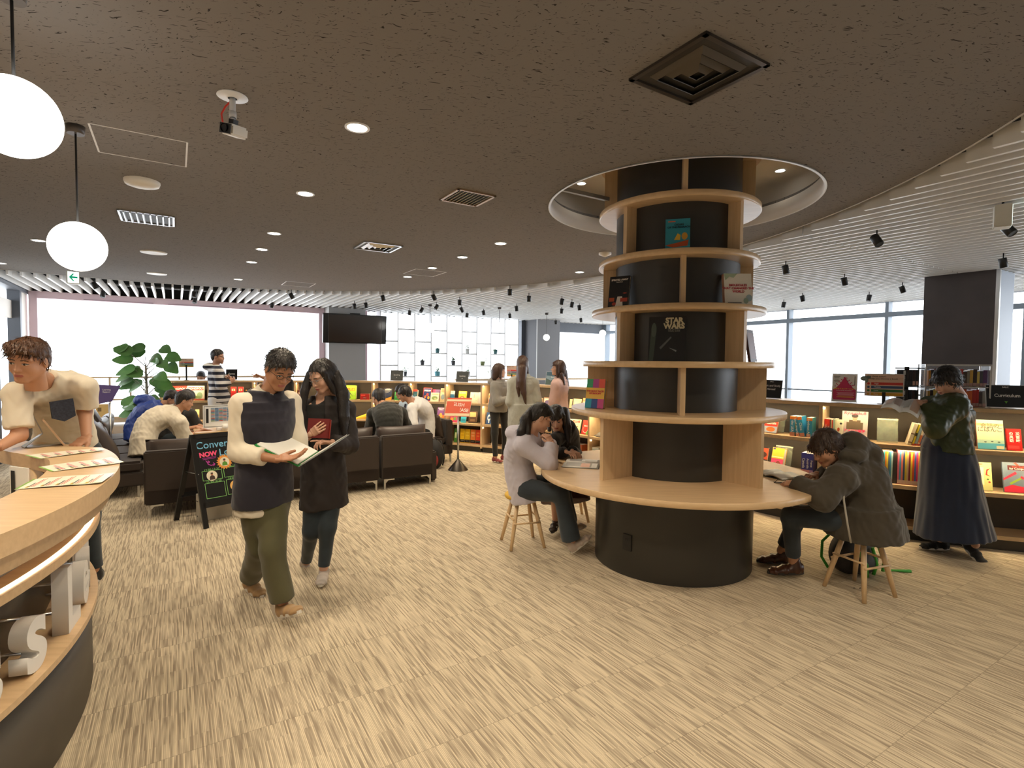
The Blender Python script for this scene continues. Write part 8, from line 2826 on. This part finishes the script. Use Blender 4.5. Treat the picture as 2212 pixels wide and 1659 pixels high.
# ---- man in the parka
t, off, HM, hc = person('man in an olive brown hooded parka and dark jeans reading at the column table', 'parka',
    dict(f=(-.84, -.02, -.55), u=(-.35, 0, 1), s=1.04),
    top=[dict(mat=PARKA, name='parka', inf=.046, hem=.10, fold=.010, cuff=.8, hipw=.185, wa=.165, dep=1.2, hood=[((2.44, 3.80, 1.035), (.10, .13, .10)), ((2.54, 3.81, .985), (.09, .13, .085)), ((2.37, 3.70, .98), (.10, .08, .05))],
              flare=[(((2.50, 3.76, .62), (0, 1, 0), .245, .22), ((2.51, 3.77, .43), (0, 1, 0), .27, .26))])],
    bottom=dict(mat=JEAN2, inf=.010, ankle=.9, len=.86, fold=.005), hair=dict(style='mop', mat=HDB),
    shoes=dict(mat=mat('brown polished leather', (.060, .022, .012), .25), sole=DSOLE, dirs=((-.98, .08, -.03), (-.98, .16, -.03)), laces=mat('brown lace', (.04, .02, .015), .6), s=1.08),
    hands=(dict(side='a', d=(-.55, .55, -.1), n=(.2, .2, -1), thumb=1, curl=(30, 40, 25), s=.9), dict(side='b', d=(-.8, -.3, -.1), n=(0, 0, -1), thumb=-1, curl=(20, 25, 20), s=.9)), skin='m', hi=True, res=.0075, size=1.0)
q = MB()
q.tube([(2.245 - off[0], 3.60 - off[1], .86), (2.225 - off[0], 3.545 - off[1], .70), (2.245 - off[0], 3.535 - off[1], .56), (2.275 - off[0], 3.535 - off[1], .42)], .007, 6)
q.build('zip', mat('pale zip tape', (.45, .42, .36), .5), t)
q = MB(); q.tube([(2.045 - off[0], 3.755 - off[1], .775), (2.02 - off[0], 3.785 - off[1], .775)], .036, 12); q.build('inner_cuff', mat('pale teal cuff', (.30, .42, .42), .8), t)

# ---- woman in the green jacket
t, off, HM, hc = person('woman with short black hair in an olive green bomber jacket and long denim skirt', 'green',
    dict(f=(-.86, .10, -.46), u=(-.2, 0, 1), s=1.0),
    top=[dict(mat=GREENJ, name='bomber_jacket', inf=.042, hem=.015, fold=.012, dep=1.15, shw=.17)],
    bottom=dict(mat=DENIMSK, name='skirt', fold=.008, stretch=(1.6, 1.6, .10), skirt=[((3.70, 4.53, 1.08), (0, 1, 0), .145, .135), ((3.70, 4.53, .92), (0, 1, 0), .185, .175), ((3.74, 4.52, .50), (0, 1, 0), .235, .225), ((3.76, 4.50, .17), (0, 1, 0), .275, .275)]),
    hair=dict(style='mop', mat=HB), shoes=dict(mat=BLACKC, sole=WSOLE, dirs=((-.97, .15, -.02), (.12, -.80, -.55)), laces=WSOLE, s=1.0),
    hands=(dict(side='a', d=(-.35, .35, .35), n=(.1, .3, -.9), thumb=1, s=.88, curl=(30, 35, 25)), dict(side='b', d=(-.75, .0, .12), n=(0, 0, -1), thumb=-1, s=.88, curl=(20, 25, 20))), skin='f', hi=True, res=.0075, size=.96)

# ---- two people almost hidden at the back
person('person behind the bookcase of whom only the black hair shows above the worktop', 'behindshelf', dict(f=(.2, -.9, -.4)), top=[dict(mat=NAVY, name='shirt', inf=.022, hem=.03)],
       bottom=dict(mat=BLACKC), hair=dict(style='short', mat=HB), skin='m')
person('person hidden behind the man in the vest, pointing with one raised arm', 'pointing', dict(f=(-.5, .8, -.1), s=.95), top=[dict(mat=BLACKC, name='shirt', inf=.020, hem=.05, sleeve=.6)],
       bottom=dict(mat=BLACKC), hair=dict(style='short', mat=HB), shoes=dict(mat=BLACKC, sole=DSOLE, dirs=((0, 1, 0), (0, 1, 0)), s=.95),
       hands=(dict(side='a', d=(-.85, -.2, .35), n=(0, -.6, -.7), thumb=1, s=.9, fingers=[(2, 4, 3), (55, 60, 40), (60, 60, 40), (60, 60, 40)]),), skin='m', size=.93)


# ------------------------------------------------------------------ things they hold
def slab4(name, P, th, m, parent=None, off=None):
    """thin board through four corners, th thick against its normal"""
    P = [Vector(p) for p in P]
    n = (P[1] - P[0]).cross(P[3] - P[0]).normalized()
    q = MB()
    q.add([*P, *[p - n * th for p in P]], [(0, 1, 2, 3), (7, 6, 5, 4), (0, 4, 5, 1), (1, 5, 6, 2), (2, 6, 7, 3), (3, 7, 4, 0)])
    return q.build(name, m, parent, off=off), P, n


A_, B_, C_, E_ = Vector((-1.522, 3.15, 1.104)), Vector((-1.477, 3.38, 1.151)), Vector((-1.216, 3.38, 1.024)), Vector((-1.025, 3.36, 1.143))
D_ = A_ + C_ - B_
F_ = E_ + D_ - C_
bk = thing('picture_book', 'large open picture book with a bright green cover held by the walking couple', 'book', D_)
green = mat('green book cover', (.010, .22, .035), .35)
o, P, n = slab4('front_cover', [A_, D_, C_, B_], .004, green, bk, D_)
o, P, n2 = slab4('back_cover', [D_, F_, E_, C_], .004, mat('grey book cover', (.30, .32, .32), .4), bk, D_)
up = Vector((0, 0, 1))
for (a, b, c, d) in ((A_, D_, C_, B_), (D_, F_, E_, C_)):
    sh = up * .008
    k = .04
    q = MB()
    a2, b2, c2, d2 = (x + sh for x in (a.lerp(c, k), b.lerp(d, k), c.lerp(a, k), d.lerp(b, k)))
    q.add([a2, b2, c2, d2] + [v - up * .006 for v in (a2, b2, c2, d2)], [(0, 1, 2, 3), (4, 5, 6, 7), (0, 1, 5, 4), (1, 2, 6, 5), (2, 3, 7, 6), (3, 0, 4, 7)])
    q.build('pages', mat('magazine page', (.76, .74, .68), .45), bk, off=D_)
# lettering blocks on the green cover, underside facing the viewer
nn = (D_ - A_).cross(B_ - A_).normalized()
if nn.z > 0: nn = -nn
q = MB()
for k, (u0, v0, u1, v1, mi) in enumerate(((.18, .35, .32, .75, 0), (.34, .25, .48, .8, 1), (.5, .3, .62, .78, 0), (.66, .4, .8, .7, 1))):
    pt = lambda u, v: A_ + (D_ - A_) * u + (B_ - A_) * v + nn * .0055
    q.add([pt(u0, v0), pt(u1, v0), pt(u1, v1), pt(u0, v1)], [(0, 1, 2, 3)], mi=mi)
o = q.build('cover_print', [mat('book print yellow green', (.20, .40, .08), .5), mat('book print red', (.35, .12, .04), .5)], bk, off=D_)

q = MB(); q.box((0, 0, 0), (.165, .012, .135)); q.box((.008, .004, -.003), (.165, .004, .13), mi=1)
o = q.build('folder', [mat('dark red folder', (.16, .008, .006), .5), mat('red board', (.28, .03, .02), .5)])
o.matrix_world = Matrix.Translation((-1.345, 3.715, 1.135)) @ Matrix.Rotation(R(-12), 4, 'Z') @ Matrix.Rotation(R(-10), 4, 'X')
tag(o, 'small dark red folder held against the chest of the woman walking', 'folder')

Mm = Vector((3.205, 4.40, 1.262))
mg = thing('open_magazine', 'open glossy magazine with food pictures held by the woman in green', 'magazine', Mm)
a_, b_, c_, d_ = Vector((2.934, 4.25, 1.267)), Vector((3.182, 4.55, 1.311)), Vector((3.476, 4.5, 1.294)), Vector((3.236, 4.25, 1.188))
q = MB()
N = 10
V = []
for i in range(N + 1):
    u = i / N
    bow = .030 * math.sin(PI * min(1, abs(u - .5) * 2 * .9 + .1)) 
    V += [a_.lerp(d_, u) + Vector((0, 0, bow)), b_.lerp(c_, u) + Vector((0, 0, bow))]
F = [(2 * i, 2 * i + 2, 2 * i + 3, 2 * i + 1) for i in range(N)]
q.add(V, F, True)
o = q.build('pages', mat('glossy page', (.74, .72, .70), .25), mg, off=Mm)
o.modifiers.new('thick', 'SOLIDIFY').thickness = .003
q = MB()
for k, (u0, u1, v0, v1, mi) in enumerate(((.08, .25, .35, .9, 0), (.30, .46, .35, .9, 1), (.54, .70, .3, .85, 2), (.74, .95, .15, .9, 0))):
    def pt(u, v):
        bow = .030 * math.sin(PI * min(1, abs(u - .5) * 2 * .9 + .1)) + .0035
        return a_.lerp(d_, u).lerp(b_.lerp(c_, u), v) + Vector((0, 0, bow))
    m_ = 4
    for j in range(m_):
        ua, ub = u0 + (u1 - u0) * j / m_, u0 + (u1 - u0) * (j + 1) / m_
        q.add([pt(ua, v0), pt(ub, v0), pt(ub, v1), pt(ua, v1)], [(0, 1, 2, 3)], True, mi=mi)
q.build('pictures', [mat('photo tan', (.48, .32, .22), .3), mat('photo brown', (.30, .20, .14), .3), mat('photo grey', (.28, .28, .26), .3)], mg, off=Mm)
